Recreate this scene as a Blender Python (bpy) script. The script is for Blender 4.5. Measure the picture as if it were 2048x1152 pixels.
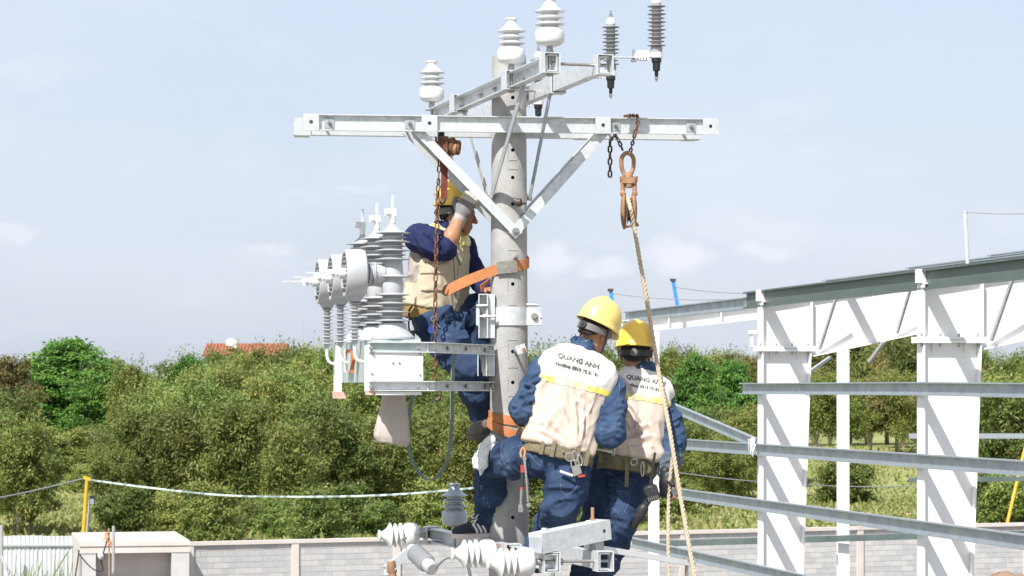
import bpy, bmesh, math, random
import numpy as np
from mathutils import Vector, Matrix
from mathutils.bvhtree import BVHTree

for o in list(bpy.data.objects):
    bpy.data.objects.remove(o)
SC = bpy.context.scene
COL = SC.collection
R = math.radians

# ------------------------------------------------------------------ camera
FPX, HOR, CAMH = 5250.0, 785.0, 6.2        # focal length in px (2048 wide), horizon row, eye height
cam_d = bpy.data.cameras.new('camera')
cam = bpy.data.objects.new('camera', cam_d)
COL.objects.link(cam)
cam.location = (0, 0, CAMH)
cam.rotation_euler = (R(90), 0, 0)
cam_d.sensor_width = 36.0
cam_d.lens = FPX * 36.0 / 2048.0
cam_d.shift_y = (HOR - 576.0) / 2048.0
cam_d.clip_start = 0.1
cam_d.clip_end = 5000
cam_d.dof.use_dof = True
cam_d.dof.focus_distance = 14.7
cam_d.dof.aperture_fstop = 15.0
SC.camera = cam
SC.render.resolution_x, SC.render.resolution_y = 1024, 576

# ------------------------------------------------------------------ sky, sun, exposure
SUN_L = Vector((0.50, 1.0, -1.28)).normalized()      # direction the light travels
elev = math.asin(-SUN_L.z)
azim = math.atan2(-SUN_L.x, -SUN_L.y)
world = bpy.data.worlds.new('World')
SC.world = world
world.use_nodes = True
wn, wl = world.node_tree.nodes, world.node_tree.links
wn.clear()
w_out = wn.new('ShaderNodeOutputWorld')
w_bg = wn.new('ShaderNodeBackground')
w_sky = wn.new('ShaderNodeTexSky')
w_sky.sky_type = 'NISHITA'
w_sky.sun_disc = False
w_sky.sun_elevation = elev
w_sky.sun_rotation = azim
w_sky.altitude = 0
w_sky.air_density = 1.0
w_sky.dust_density = 2.2
w_sky.ozone_density = 2.5
w_bg.inputs['Strength'].default_value = 0.100
# thin fair-weather cloud streaks and small puffs, laid out on the sky directions
tc = wn.new('ShaderNodeTexCoord')
mp = wn.new('ShaderNodeMapping'); mp.inputs['Scale'].default_value = (1, 1, 2.6)
mp.inputs['Location'].default_value = (0.365, 0.2, 0.11)
n1 = wn.new('ShaderNodeTexNoise'); n1.inputs['Scale'].default_value = 16; n1.inputs['Detail'].default_value = 9
n1.inputs['Roughness'].default_value = 0.52
r1 = wn.new('ShaderNodeValToRGB'); r1.color_ramp.elements[0].position = 0.535; r1.color_ramp.elements[1].position = 0.70
r1.color_ramp.interpolation = 'EASE'
n2 = wn.new('ShaderNodeTexNoise'); n2.inputs['Scale'].default_value = 5; n2.inputs['Detail'].default_value = 5
r2 = wn.new('ShaderNodeValToRGB'); r2.color_ramp.elements[0].position = 0.35; r2.color_ramp.elements[1].position = 0.75
wl.new(tc.outputs['Generated'], mp.inputs['Vector'])
for n in (n1, n2): wl.new(mp.outputs['Vector'], n.inputs['Vector'])
wl.new(n1.outputs['Fac'], r1.inputs['Fac']); wl.new(n2.outputs['Fac'], r2.inputs['Fac'])
def wmath(op, a, b):
    n = wn.new('ShaderNodeMath'); n.operation = op
    for i, x in enumerate((a, b)):
        if isinstance(x, (int, float)): n.inputs[i].default_value = x
        else: wl.new(x, n.inputs[i])
    return n.outputs[0]
def puff(px, py, rx, ry, k):
    """soft cumulus puff round one sky direction"""
    add = wn.new('ShaderNodeVectorMath'); add.operation = 'SUBTRACT'; wl.new(tc.outputs['Generated'], add.inputs[0])
    add.inputs[1].default_value = ((px - 1024) / FPX, 0, (HOR - py) / FPX)
    wob = wn.new('ShaderNodeTexNoise'); wob.inputs['Scale'].default_value = 70; wob.inputs['Detail'].default_value = 5; wl.new(tc.outputs['Generated'], wob.inputs['Vector'])
    ws = wn.new('ShaderNodeVectorMath'); ws.operation = 'MULTIPLY_ADD'; wl.new(wob.outputs['Color'], ws.inputs[0]); ws.inputs[1].default_value = (.026, 0, .014); ws.inputs[2].default_value = (-.013, 0, -.007)
    ad2 = wn.new('ShaderNodeVectorMath'); ad2.operation = 'ADD'; wl.new(add.outputs[0], ad2.inputs[0]); wl.new(ws.outputs[0], ad2.inputs[1])
    ml = wn.new('ShaderNodeVectorMath'); ml.operation = 'MULTIPLY'; wl.new(ad2.outputs[0], ml.inputs[0]); ml.inputs[1].default_value = (FPX / rx, 0, FPX / ry)
    ln = wn.new('ShaderNodeVectorMath'); ln.operation = 'LENGTH'; wl.new(ml.outputs[0], ln.inputs[0])
    mr = wn.new('ShaderNodeMapRange'); mr.interpolation_type = 'SMOOTHSTEP'; mr.inputs['From Min'].default_value = 1.15; mr.inputs['From Max'].default_value = .35; wl.new(ln.outputs['Value'], mr.inputs['Value'])
    return wmath('MULTIPLY', mr.outputs['Result'], k)
puffs = puff(1100, 520, 75, 40, .42)
for a in ((1205, 535, 60, 26, .36), (1362, 518, 92, 42, .42), (1535, 506, 55, 20, .26), (545, 503, 60, 18, .22), (45, 478, 75, 22, .25), (720, 380, 60, 14, .15)): puffs = wmath('MAXIMUM', puffs, puff(*a))
fac = wmath('ADD', wmath('MULTIPLY', r1.outputs['Color'], 0.12), wmath('MULTIPLY', r2.outputs['Color'], 0.26))
pal = wn.new('ShaderNodeMixRGB'); pal.blend_type = 'MIX'; pal.inputs['Fac'].default_value = 0.72
wl.new(w_sky.outputs['Color'], pal.inputs['Color1']); pal.inputs['Color2'].default_value = (5.0, 5.5, 6.5, 1)
mixc = wn.new('ShaderNodeMixRGB')
fac = wmath('MINIMUM', wmath('ADD', fac, puffs), 1.0)
wl.new(fac, mixc.inputs['Fac']); wl.new(pal.outputs['Color'], mixc.inputs['Color1'])
mixc.inputs['Color2'].default_value = (6.9, 6.9, 7.4, 1)
wl.new(mixc.outputs['Color'], w_bg.inputs['Color'])
wl.new(w_bg.outputs['Background'], w_out.inputs['Surface'])

sun_d = bpy.data.lights.new('sun', 'SUN')
sun_d.energy = 4.6
sun_d.angle = R(0.53)
sun_d.color = (1.0, 0.97, 0.93)
sun = bpy.data.objects.new('sun', sun_d)
COL.objects.link(sun)
sun.location = (-20, -20, 60)
sun.rotation_euler = SUN_L.to_track_quat('-Z', 'Y').to_euler()
SC.view_settings.view_transform = 'Standard'
SC.view_settings.look = 'None'
SC.view_settings.gamma = 1
SC.view_settings.exposure = 0.60
SC.view_settings.use_curve_mapping = False

# ------------------------------------------------------------------ helpers
Z = Vector((0, 0, 1))
def V3(*a): return Vector(a)
def P(px, py, Y):
    """point seen at photograph pixel (px,py) standing Y metres in front of the camera"""
    return Vector(((px - 1024.0) * Y / FPX, Y, CAMH + (HOR - py) * Y / FPX))
def s_at(px, o, d):
    """parameter along line o + s*d (plan view) where it is seen at column px"""
    t = (px - 1024.0) / FPX
    return (t * o.y - o.x) / (d.x - t * d.y)

MATS = {}
def M(name, col, rough=0.6, metal=0.0, col2=None, vscale=6.0, vlo=0.35, vhi=0.65, bump=0.0, bscale=150.0,
      spec=0.4, stretch=None, col3=None, scale3=2.0, lo3=0.55, hi3=0.75, coat=0.0, sheen=0.0, detail=6):
    if name in MATS: return MATS[name]
    m = bpy.data.materials.new(name); m.use_nodes = True
    nt = m.node_tree; N, L = nt.nodes, nt.links
    b = N['Principled BSDF']
    b.inputs['Base Color'].default_value = (*col, 1)
    b.inputs['Roughness'].default_value = rough
    b.inputs['Metallic'].default_value = metal
    b.inputs['Specular IOR Level'].default_value = spec
    b.inputs['Coat Weight'].default_value = coat
    b.inputs['Sheen Weight'].default_value = sheen
    t = N.new('ShaderNodeTexCoord')
    vec = t.outputs['Object']
    if stretch:
        mpn = N.new('ShaderNodeMapping'); mpn.inputs['Scale'].default_value = stretch
        L.new(vec, mpn.inputs['Vector']); vec = mpn.outputs['Vector']
    src = None
    def layer(prev, c2, sc, lo, hi):
        nz = N.new('ShaderNodeTexNoise'); nz.inputs['Scale'].default_value = sc; nz.inputs['Detail'].default_value = detail
        nz.inputs['Roughness'].default_value = 0.6
        L.new(vec, nz.inputs['Vector'])
        rp = N.new('ShaderNodeMapRange'); rp.inputs['From Min'].default_value = lo; rp.inputs['From Max'].default_value = hi
        L.new(nz.outputs['Fac'], rp.inputs['Value'])
        mx = N.new('ShaderNodeMixRGB'); L.new(rp.outputs['Result'], mx.inputs['Fac'])
        if prev is None: mx.inputs['Color1'].default_value = (*col, 1)
        else: L.new(prev, mx.inputs['Color1'])
        mx.inputs['Color2'].default_value = (*c2, 1)
        return mx.outputs['Color'], rp.outputs['Result']
    if col2:
        src, fac_ = layer(None, col2, vscale, vlo, vhi)
        mr = N.new('ShaderNodeMapRange'); mr.inputs['To Min'].default_value = max(0.02, rough - 0.1); mr.inputs['To Max'].default_value = min(1, rough + 0.12)
        L.new(fac_, mr.inputs['Value']); L.new(mr.outputs['Result'], b.inputs['Roughness'])
    if col3: src, _ = layer(src, col3, scale3, lo3, hi3)
    if src is not None: L.new(src, b.inputs['Base Color'])
    if bump > 0:
        nb = N.new('ShaderNodeTexNoise'); nb.inputs['Scale'].default_value = bscale; nb.inputs['Detail'].default_value = 4
        L.new(vec, nb.inputs['Vector'])
        bp = N.new('ShaderNodeBump'); bp.inputs['Strength'].default_value = bump; bp.inputs['Distance'].default_value = 0.01
        L.new(nb.outputs['Fac'], bp.inputs['Height']); L.new(bp.outputs['Normal'], b.inputs['Normal'])
    MATS[name] = m
    return m

M('concrete', (0.41, 0.40, 0.385), 0.85, 0, (0.33, 0.325, 0.315), 9, bump=0.25, bscale=90, col3=(0.27, 0.26, 0.25), scale3=3.0, lo3=0.58, hi3=0.8)
M('hole_shade', (0.05, 0.048, 0.045), 0.9)  # near-black for holes, their inner shade put into the colour
M('galv', (0.66, 0.68, 0.69), 0.40, 0.28, (0.54, 0.565, 0.58), 28, 0.4, 0.62, spec=0.5, col3=(0.45, 0.47, 0.49), scale3=7, lo3=0.6, hi3=0.72, bump=0.05, bscale=60)
M('galv_dull', (0.46, 0.485, 0.50), 0.55, 0.35, (0.36, 0.385, 0.40), 14, spec=0.4)
M('galv_purlin', (0.40, 0.45, 0.48), 0.45, 0.45, (0.33, 0.37, 0.40), 5, spec=0.4)
M('bolt_steel', (0.45, 0.44, 0.42), 0.4, 0.7, (0.30, 0.28, 0.26), 60)
M('dark_steel', (0.07, 0.06, 0.055), 0.55, 0.5, (0.13, 0.09, 0.06), 40)
M('porcelain', (0.72, 0.72, 0.715), 0.16, 0, (0.67, 0.67, 0.665), 7, spec=0.55, coat=0.4)
M('porcelain_shaded', (0.36, 0.41, 0.45), 0.2, 0, (0.32, 0.37, 0.41), 7, spec=0.5, coat=0.3)  # white porcelain again, with shade painted in as blue grey
M('polymer', (0.36, 0.35, 0.36), 0.5, 0, (0.31, 0.30, 0.31), 12)
M('device_grey', (0.45, 0.46, 0.475), 0.38, 0, (0.41, 0.42, 0.435), 5, spec=0.45)
M('device_dark', (0.16, 0.16, 0.17), 0.5)
M('white_plastic', (0.78, 0.78, 0.78), 0.4, 0, (0.72, 0.72, 0.72), 9)
M('black_rubber', (0.018, 0.018, 0.02), 0.5)
M('panel_white', (0.80, 0.80, 0.79), 0.4, 0, (0.76, 0.76, 0.75), 8, spec=0.4)
M('tank_green', (0.34, 0.42, 0.40), 0.5, 0.2, (0.52, 0.56, 0.55), 10)
M('primer', (0.55, 0.32, 0.25), 0.7, 0, (0.66, 0.50, 0.44), 30)
M('orange_paint', (0.60, 0.20, 0.05), 0.5, 0, (0.50, 0.16, 0.05), 12)
M('rust', (0.22, 0.10, 0.05), 0.8, 0.2, (0.13, 0.06, 0.035), 35, col3=(0.32, 0.17, 0.09), scale3=14, bump=0.3, bscale=120)
M('rust_light', (0.40, 0.235, 0.14), 0.75, 0.15, (0.30, 0.165, 0.09), 22, col3=(0.22, 0.11, 0.06), scale3=9, bump=0.3, bscale=90)
M('chain_dark', (0.035, 0.03, 0.035), 0.45, 0.6, (0.07, 0.045, 0.03), 50)
M('rope', (0.56, 0.46, 0.33), 0.9, 0, (0.44, 0.35, 0.25), 60)
M('strap_orange', (0.56, 0.225, 0.085), 0.6, 0, (0.47, 0.18, 0.07), 25, bump=0.15, bscale=300)
M('strap_pad', (0.17, 0.16, 0.14), 0.7, 0, (0.26, 0.25, 0.22), 30)
M('strap_green', (0.155, 0.215, 0.175), 0.55, 0, (0.12, 0.17, 0.14), 40, bump=0.2, bscale=400)
M('red_strap', (0.18, 0.035, 0.02), 0.7, 0, (0.12, 0.03, 0.02), 30)
M('canvas', (0.42, 0.37, 0.33), 0.85, 0, (0.50, 0.44, 0.40), 9, col3=(0.33, 0.28, 0.24), scale3=5, bump=0.2, bscale=300)
M('steel_white', (0.80, 0.80, 0.79), 0.45, 0, (0.76, 0.755, 0.745), 1.5, spec=0.4, col3=(0.70, 0.69, 0.67), scale3=0.8, lo3=0.6, hi3=0.85)
M('steel_green', (0.10, 0.135, 0.125), 0.5, 0.3, (0.14, 0.18, 0.17), 3)
M('blue_paint', (0.03, 0.22, 0.62), 0.45, 0, (0.05, 0.26, 0.60), 8)
M('yellow_paint', (0.70, 0.42, 0.03), 0.5, 0, (0.60, 0.34, 0.03), 6)
M('skin', (0.42, 0.215, 0.125), 0.5, 0, (0.36, 0.175, 0.10), 14, spec=0.4)
M('hair', (0.012, 0.010, 0.009), 0.6, 0, (0.03, 0.022, 0.018), 90, bump=0.6, bscale=250)
M('denim', (0.019, 0.036, 0.082), 0.8, 0, (0.040, 0.070, 0.135), 7, 0.38, 0.66, bump=0.25, bscale=420, col3=(0.075, 0.115, 0.19), scale3=3.3, lo3=0.56, hi3=0.78, spec=0.2)
M('denim_jacket', (0.026, 0.052, 0.110), 0.8, 0, (0.055, 0.094, 0.165), 9, 0.38, 0.66, bump=0.25, bscale=420, spec=0.2)
M('denim_grey', (0.075, 0.10, 0.13), 0.8, 0, (0.115, 0.15, 0.185), 9, bump=0.25, bscale=420, spec=0.2)
M('stitch', (0.15, 0.19, 0.26), 0.8)
M('tag_blue', (0.03, 0.07, 0.30), 0.4)
M('navy', (0.014, 0.018, 0.06), 0.8, 0, (0.02, 0.026, 0.085), 12, spec=0.2, bump=0.2, bscale=400)
M('vest_cloth', (0.60, 0.50, 0.425), 0.85, 0, (0.55, 0.45, 0.375), 5, spec=0.15, bump=0.12, bscale=400)
M('vest_khaki', (0.56, 0.49, 0.36), 0.85, 0, (0.50, 0.43, 0.31), 6, spec=0.15, bump=0.15, bscale=400)
M('vest_mesh', (0.33, 0.28, 0.25), 0.85, 0, (0.40, 0.35, 0.31), 40, spec=0.15)
M('vest_yoke', (0.74, 0.70, 0.66), 0.75, 0, (0.68, 0.64, 0.60), 7, spec=0.2)
M('reflective_yellow', (0.80, 0.68, 0.14), 0.45, 0, (0.82, 0.77, 0.45), 9, 0.45, 0.6, spec=0.4)
M('print_grey', (0.10, 0.105, 0.095), 0.8, 0, (0.17, 0.17, 0.155), 30, 0.5, 0.7)
M('belt_olive', (0.15, 0.13, 0.075), 0.8, 0, (0.20, 0.175, 0.105), 18, bump=0.2, bscale=300)
M('belt_tan', (0.30, 0.20, 0.06), 0.7, 0, (0.24, 0.155, 0.05), 18)
M('helmet_yellow', (0.86, 0.57, 0.065), 0.28, 0, (0.82, 0.53, 0.06), 9, spec=0.5, coat=0.3)
M('helmet_pale', (0.86, 0.65, 0.20), 0.3, 0, (0.82, 0.60, 0.17), 9, spec=0.5, coat=0.3)
M('helmet_band', (0.035, 0.035, 0.035), 0.5)
M('helmet_band_grey', (0.15, 0.145, 0.14), 0.55)
M('glove_grey', (0.17, 0.165, 0.17), 0.85, 0, (0.21, 0.20, 0.20), 30, bump=0.3, bscale=300)
M('glove_cuff', (0.42, 0.39, 0.37), 0.9, 0, (0.36, 0.33, 0.32), 60, bump=0.4, bscale=200)
M('glove_latex', (0.56, 0.49, 0.42), 0.7, 0, (0.48, 0.42, 0.36), 25)
M('shoe_dark', (0.022, 0.022, 0.035), 0.75, 0, (0.035, 0.035, 0.05), 30)
M('shoe_sole', (0.66, 0.60, 0.55), 0.7, 0, (0.58, 0.51, 0.46), 15)
M('shoe_white', (0.75, 0.73, 0.71), 0.7)
M('shoe_red', (0.5, 0.06, 0.08), 0.6)
M('shoe_grey', (0.12, 0.115, 0.10), 0.8, 0, (0.18, 0.17, 0.15), 20, bump=0.3, bscale=100)
M('cloth_white', (0.80, 0.80, 0.79), 0.85)
M('tool_steel', (0.55, 0.54, 0.52), 0.3, 0.85, (0.42, 0.40, 0.38), 30)
M('tool_red', (0.42, 0.06, 0.03), 0.5)
M('drill_black', (0.02, 0.02, 0.022), 0.5, 0, (0.035, 0.035, 0.038), 40)
M('wood', (0.40, 0.28, 0.19), 0.8, 0, (0.30, 0.20, 0.13), 12, stretch=(1, 1, 8))
M('block', (0.47, 0.46, 0.45), 0.9, 0, (0.40, 0.395, 0.385), 5, bump=0.3, bscale=40)
M('block_b', (0.53, 0.52, 0.50), 0.9, 0, (0.46, 0.45, 0.435), 5, bump=0.3, bscale=40)
M('block_c', (0.40, 0.40, 0.39), 0.9, 0, (0.47, 0.46, 0.445), 5, bump=0.3, bscale=40)
M('mortar', (0.58, 0.565, 0.54), 0.95, 0, (0.52, 0.50, 0.48), 3)
M('render_plaster', (0.61, 0.56, 0.515), 0.9, 0, (0.54, 0.49, 0.445), 1.6, col3=(0.45, 0.42, 0.39), scale3=0.9, lo3=0.6, hi3=0.8, bump=0.2, bscale=30)
M('sheet_white', (0.66, 0.68, 0.69), 0.5, 0.2, (0.58, 0.61, 0.62), 2, col3=(0.45, 0.40, 0.35), scale3=1.2, lo3=0.64, hi3=0.8, stretch=(3, 3, 0.6))
M('pipe_grey', (0.42, 0.41, 0.40), 0.6, 0.3)
M('cable_black', (0.02, 0.02, 0.02), 0.6)
M('wire_pale', (0.52, 0.62, 0.60), 0.5, 0, (0.20, 0.26, 0.24), 3, 0.48, 0.55)
M('wire_grey', (0.28, 0.29, 0.30), 0.6)
M('cloth_orange', (0.70, 0.27, 0.13), 0.8)
M('lamp_glass', (0.25, 0.30, 0.33), 0.15)
M('roof_red', (0.33, 0.11, 0.065), 0.85, 0, (0.27, 0.09, 0.055), 1.2)
M('house_wall', (0.58, 0.56, 0.52), 0.9, 0, (0.5, 0.48, 0.45), 0.8)
M('dirt', (0.22, 0.13, 0.085), 0.95, 0, (0.30, 0.20, 0.14), 1.5, bump=0.6, bscale=12)
M('yard', (0.23, 0.215, 0.195), 0.95, 0, (0.18, 0.165, 0.15), 0.4, bump=0.4, bscale=6)
M('bark', (0.30, 0.255, 0.20), 0.9, 0, (0.42, 0.37, 0.31), 5, stretch=(2, 2, 0.7))

class MB:
    """collects shapes in world coordinates; build() links them as ONE mesh object"""
    def __init__(s): s.v, s.f, s.m, s.cur = [], [], [], 0
    def add(s, vs, fs):
        n = len(s.v)
        s.v += [Vector(x) for x in vs]
        for f in fs: s.f.append([i + n for i in f]); s.m.append(s.cur)
        return s
    def box(s, c, ax, ay, az):
        """ax, ay, az are half-size vectors"""
        c, ax, ay, az = Vector(c), Vector(ax), Vector(ay), Vector(az)
        if ax.cross(ay).dot(az) < 0: ax = -ax
        vs = [c + i * ax + j * ay + k * az for k in (-1, 1) for j in (-1, 1) for i in (-1, 1)]
        return s.add(vs, [(0, 2, 3, 1), (4, 5, 7, 6), (0, 1, 5, 4), (2, 6, 7, 3), (0, 4, 6, 2), (1, 3, 7, 5)])
    def abox(s, x0, x1, y0, y1, z0, z1):
        return s.box(((x0 + x1) / 2, (y0 + y1) / 2, (z0 + z1) / 2), ((x1 - x0) / 2, 0, 0), (0, (y1 - y0) / 2, 0), (0, 0, (z1 - z0) / 2))
    def bar(s, a, b, w, h, up=Z):
        """w across (side), h along up"""
        a, b = Vector(a), Vector(b); d = (b - a); L = d.length; d = d / L
        side = d.cross(Vector(up))
        if side.length < 1e-6: side = d.cross(Vector((1, 0, 0)))
        side.normalize(); u = side.cross(d).normalized()
        return s.box((a + b) / 2, d * L / 2, side * w / 2, u * h / 2)
    def prism(s, sec, a, b, side, up):
        a, b, side, up = Vector(a), Vector(b), Vector(side), Vector(up)
        n = len(sec)
        vs = [a + side * p[0] + up * p[1] for p in sec] + [b + side * p[0] + up * p[1] for p in sec]
        area = sum(sec[i][0] * sec[(i + 1) % n][1] - sec[(i + 1) % n][0] * sec[i][1] for i in range(n))
        flip = (area > 0) == (side.cross(up).dot(b - a) > 0)
        fs = []
        for i in range(n):
            j = (i + 1) % n
            fs.append((i, j, j + n, i + n) if flip else (j, i, i + n, j + n))
        c0, c1 = list(range(n)), list(range(n, 2 * n))
        fs += [c0[::-1], c1] if flip else [c0, c1[::-1]]
        return s.add(vs, fs)
    def tube(s, pts, r, seg=8, closed=False, caps=True, flat=1.0, up=None):
        pts = [Vector(p) for p in pts]; n = len(pts)
        rs = r if isinstance(r, (list, tuple)) else [r] * n
        vs = []; prev = None
        for i, p in enumerate(pts):
            if closed: t = pts[(i + 1) % n] - pts[i - 1]
            else: t = pts[min(i + 1, n - 1)] - pts[max(i - 1, 0)]
            t.normalize()
            if prev is None:
                q = up if up is not None else (Z if abs(t.z) < 0.9 else Vector((1, 0, 0)))
                a = (Vector(q) - t * Vector(q).dot(t)).normalized()
            else:
                a = (prev - t * prev.dot(t)).normalized()
            prev = a; b = t.cross(a)
            for k in range(seg):
                th = 2 * math.pi * k / seg
                vs.append(p + (a * math.cos(th) + b * math.sin(th) * flat) * rs[i])
        fs = []
        for i in range(n if closed else n - 1):
            j = (i + 1) % n
            for k in range(seg):
                l = (k + 1) % seg
                fs.append((i * seg + k, i * seg + l, j * seg + l, j * seg + k))
        if caps and not closed:
            fs.append(list(range(seg))[::-1]); fs.append([(n - 1) * seg + k for k in range(seg)])
        return s.add(vs, fs)
    def lathe(s, prof, o, axis=Z, seg=28):
        """prof: (radius, height) pairs from bottom to top"""
        o, axis = Vector(o), Vector(axis).normalized()
        q = Vector((1, 0, 0)) if abs(axis.x) < 0.9 else Vector((0, 1, 0))
        a = (q - axis * q.dot(axis)).normalized(); b = axis.cross(a)
        vs, fs = [], []
        for r, h in prof:
            for k in range(seg):
                th = 2 * math.pi * k / seg
                vs.append(o + axis * h + (a * math.cos(th) + b * math.sin(th)) * max(r, 1e-4))
        for i in range(len(prof) - 1):
            for k in range(seg):
                l = (k + 1) % seg
                fs.append((i * seg + k, i * seg + l, (i + 1) * seg + l, (i + 1) * seg + k))
        fs.append(list(range(seg))[::-1]); fs.append([(len(prof) - 1) * seg + k for k in range(seg)])
        return s.add(vs, fs)
    def cyl(s, a, b, r, seg=16, r2=None):
        a, b = Vector(a), Vector(b)
        return s.lathe([(r, 0), (r if r2 is None else r2, (b - a).length)], a, b - a, seg)
    def holed(s, c, ux, uy, n, w, h, r, d, seg=16):
        """rectangular plate w x h with a round hole, thickness d (front at c, n outwards)"""
        c, ux, uy, n = Vector(c), Vector(ux), Vector(uy), Vector(n)
        out, inn = [], []
        for k in range(seg):
            th = 2 * math.pi * k / seg; x, y = math.cos(th), math.sin(th)
            m = max(abs(x) / (w / 2), abs(y) / (h / 2))
            out.append((x / m, y / m)); inn.append((x * r, y * r))
        # snap to corners
        for sx in (-1, 1):
            for sy in (-1, 1):
                k = min(range(seg), key=lambda q: (out[q][0] - sx * w / 2) ** 2 + (out[q][1] - sy * h / 2) ** 2)
                out[k] = (sx * w / 2, sy * h / 2)
        vs = []
        for dz in (0, -d):
            vs += [c + ux * x + uy * y + n * dz for x, y in out]
            vs += [c + ux * x + uy * y + n * dz for x, y in inn]
        fs = []
        ccw = ux.cross(uy).dot(n) > 0
        def add(q): fs.append(q if ccw else q[::-1])
        for k in range(seg):
            l = (k + 1) % seg
            add((k, l, seg + l, seg + k))
            add((2 * seg + l, 2 * seg + k, 3 * seg + k, 3 * seg + l))
            add((seg + k, seg + l, 3 * seg + l, 3 * seg + k))
            add((l, k, 2 * seg + k, 2 * seg + l))
        return s.add(vs, fs)
    def build(s, name, mats, parent=None, loc=None, smooth=32):
        if isinstance(mats, str): mats = [mats]
        o0 = Vector(loc) if loc is not None else (root_loc(parent) if parent else Vector((0, 0, 0)))
        me = bpy.data.meshes.new(name)
        me.from_pydata([tuple(v - o0) for v in s.v], [], s.f)
        return finish(name, me, mats, parent, o0, smooth, s.m)

def root_loc(o):
    v = Vector((0, 0, 0))
    while o is not None: v += Vector(o.location); o = o.parent
    return v
def finish(name, me, mats, parent=None, o0=(0, 0, 0), smooth=32, midx=None):
    for m in mats: me.materials.append(MATS[m] if isinstance(m, str) else m)
    if midx is not None and len(mats) > 1: me.polygons.foreach_set('material_index', midx)
    me.validate()
    if smooth:
        me.polygons.foreach_set('use_smooth', [True] * len(me.polygons))
        me.set_sharp_from_angle(angle=R(smooth))
    ob = bpy.data.objects.new(name, me); COL.objects.link(ob)
    if parent: ob.parent = parent
    else: ob.location = o0
    return ob
def thing(name, label, cat, loc, group=None):
    o = bpy.data.objects.new(name, None); COL.objects.link(o)
    o.location = loc; o.empty_display_size = 0.1
    return tag(o, label, cat, group)
def tag(o, label, cat=None, group=None, kind=None):
    if label: o['label'] = label
    if cat: o['category'] = cat
    if group: o['group'] = group
    if kind: o['kind'] = kind
    return o
def copy_tree(o, parent=None):
    c = o.copy(); COL.objects.link(c); c.parent = parent
    for ch in list(o.children): copy_tree(ch, c)
    return c
def catenary(a, b, sag, n=16):
    a, b = Vector(a), Vector(b)
    return [a.lerp(b, i / n) - Z * sag * 4 * (i / n) * (1 - i / n) for i in range(n + 1)]
def smooth_path(pts, n=8):
    """Catmull-Rom through the points"""
    pts = [Vector(p) for p in pts]; out = []
    q = [2 * pts[0] - pts[1]] + pts + [2 * pts[-1] - pts[-2]]
    for i in range(1, len(q) - 2):
        for k in range(n):
            t = k / n
            out.append(0.5 * ((2 * q[i]) + (q[i + 1] - q[i - 1]) * t + (2 * q[i - 1] - 5 * q[i] + 4 * q[i + 1] - q[i + 2]) * t * t + (3 * q[i] - q[i - 1] - 3 * q[i + 1] + q[i + 2]) * t ** 3))
    out.append(pts[-1]); return out
def ribbon(mb, pts, normals, w, t=0.004):
    """flat strap: pts centre line, normals = width direction per point"""
    pts = [Vector(p) for p in pts]; n = len(pts); vs = []; fs = []
    for i, p in enumerate(pts):
        tg = (pts[min(i + 1, n - 1)] - pts[max(i - 1, 0)]).normalized()
        wv = Vector(normals[i] if isinstance(normals, list) else normals)
        wv = (wv - tg * wv.dot(tg)).normalized(); nn = tg.cross(wv)
        for a, b in ((-1, -1), (1, -1), (1, 1), (-1, 1)): vs.append(p + wv * a * w / 2 + nn * b * t / 2)
    for i in range(n - 1):
        for k in range(4):
            l = (k + 1) % 4
            fs.append((i * 4 + k, (i + 1) * 4 + k, (i + 1) * 4 + l, i * 4 + l))
    fs += [(0, 1, 2, 3), tuple((n - 1) * 4 + k for k in (3, 2, 1, 0))]
    return mb.add(vs, fs)
# ================================================================== SETTING
def mesh_np(name, V, F):
    V = np.asarray(V, np.float32); F = np.asarray(F, np.int32)
    me = bpy.data.meshes.new(name)
    me.vertices.add(len(V)); me.vertices.foreach_set('co', V.ravel())
    n, k = F.shape
    me.loops.add(n * k); me.loops.foreach_set('vertex_index', F.ravel())
    me.polygons.add(n); me.polygons.foreach_set('loop_start', np.arange(0, n * k, k, dtype=np.int32))
    me.update(calc_edges=True)
    return me

def grass_material(name, a, b, c, sc):
    m = bpy.data.materials.new(name); m.use_nodes = True
    N, L = m.node_tree.nodes, m.node_tree.links; bs = N['Principled BSDF']
    t = N.new('ShaderNodeTexCoord')
    n1 = N.new('ShaderNodeTexNoise'); n1.inputs['Scale'].default_value = sc; n1.inputs['Detail'].default_value = 8; n1.inputs['Roughness'].default_value = 0.65
    n2 = N.new('ShaderNodeTexNoise'); n2.inputs['Scale'].default_value = 0.07; n2.inputs['Detail'].default_value = 4
    for n in (n1, n2): L.new(t.outputs['Object'], n.inputs['Vector'])
    r = N.new('ShaderNodeValToRGB'); e = r.color_ramp.elements
    e[0].position = 0.34; e[0].color = (*a, 1); e[1].position = 0.68; e[1].color = (*b, 1)
    L.new(n1.outputs['Fac'], r.inputs['Fac'])
    mr = N.new('ShaderNodeMapRange'); mr.inputs['From Min'].default_value = 0.45; mr.inputs['From Max'].default_value = 0.65
    L.new(n2.outputs['Fac'], mr.inputs['Value'])
    mx = N.new('ShaderNodeMixRGB'); L.new(mr.outputs['Result'], mx.inputs['Fac']); L.new(r.outputs['Color'], mx.inputs['Color1'])
    mx.inputs['Color2'].default_value = (*c, 1)
    L.new(mx.outputs['Color'], bs.inputs['Base Color']); bs.inputs['Roughness'].default_value = 0.95; bs.inputs['Specular IOR Level'].default_value = 0.1
    MATS[name] = m
grass_material('field', (0.15, 0.185, 0.05), (0.26, 0.28, 0.10), (0.30, 0.29, 0.12), 0.9)

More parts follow.
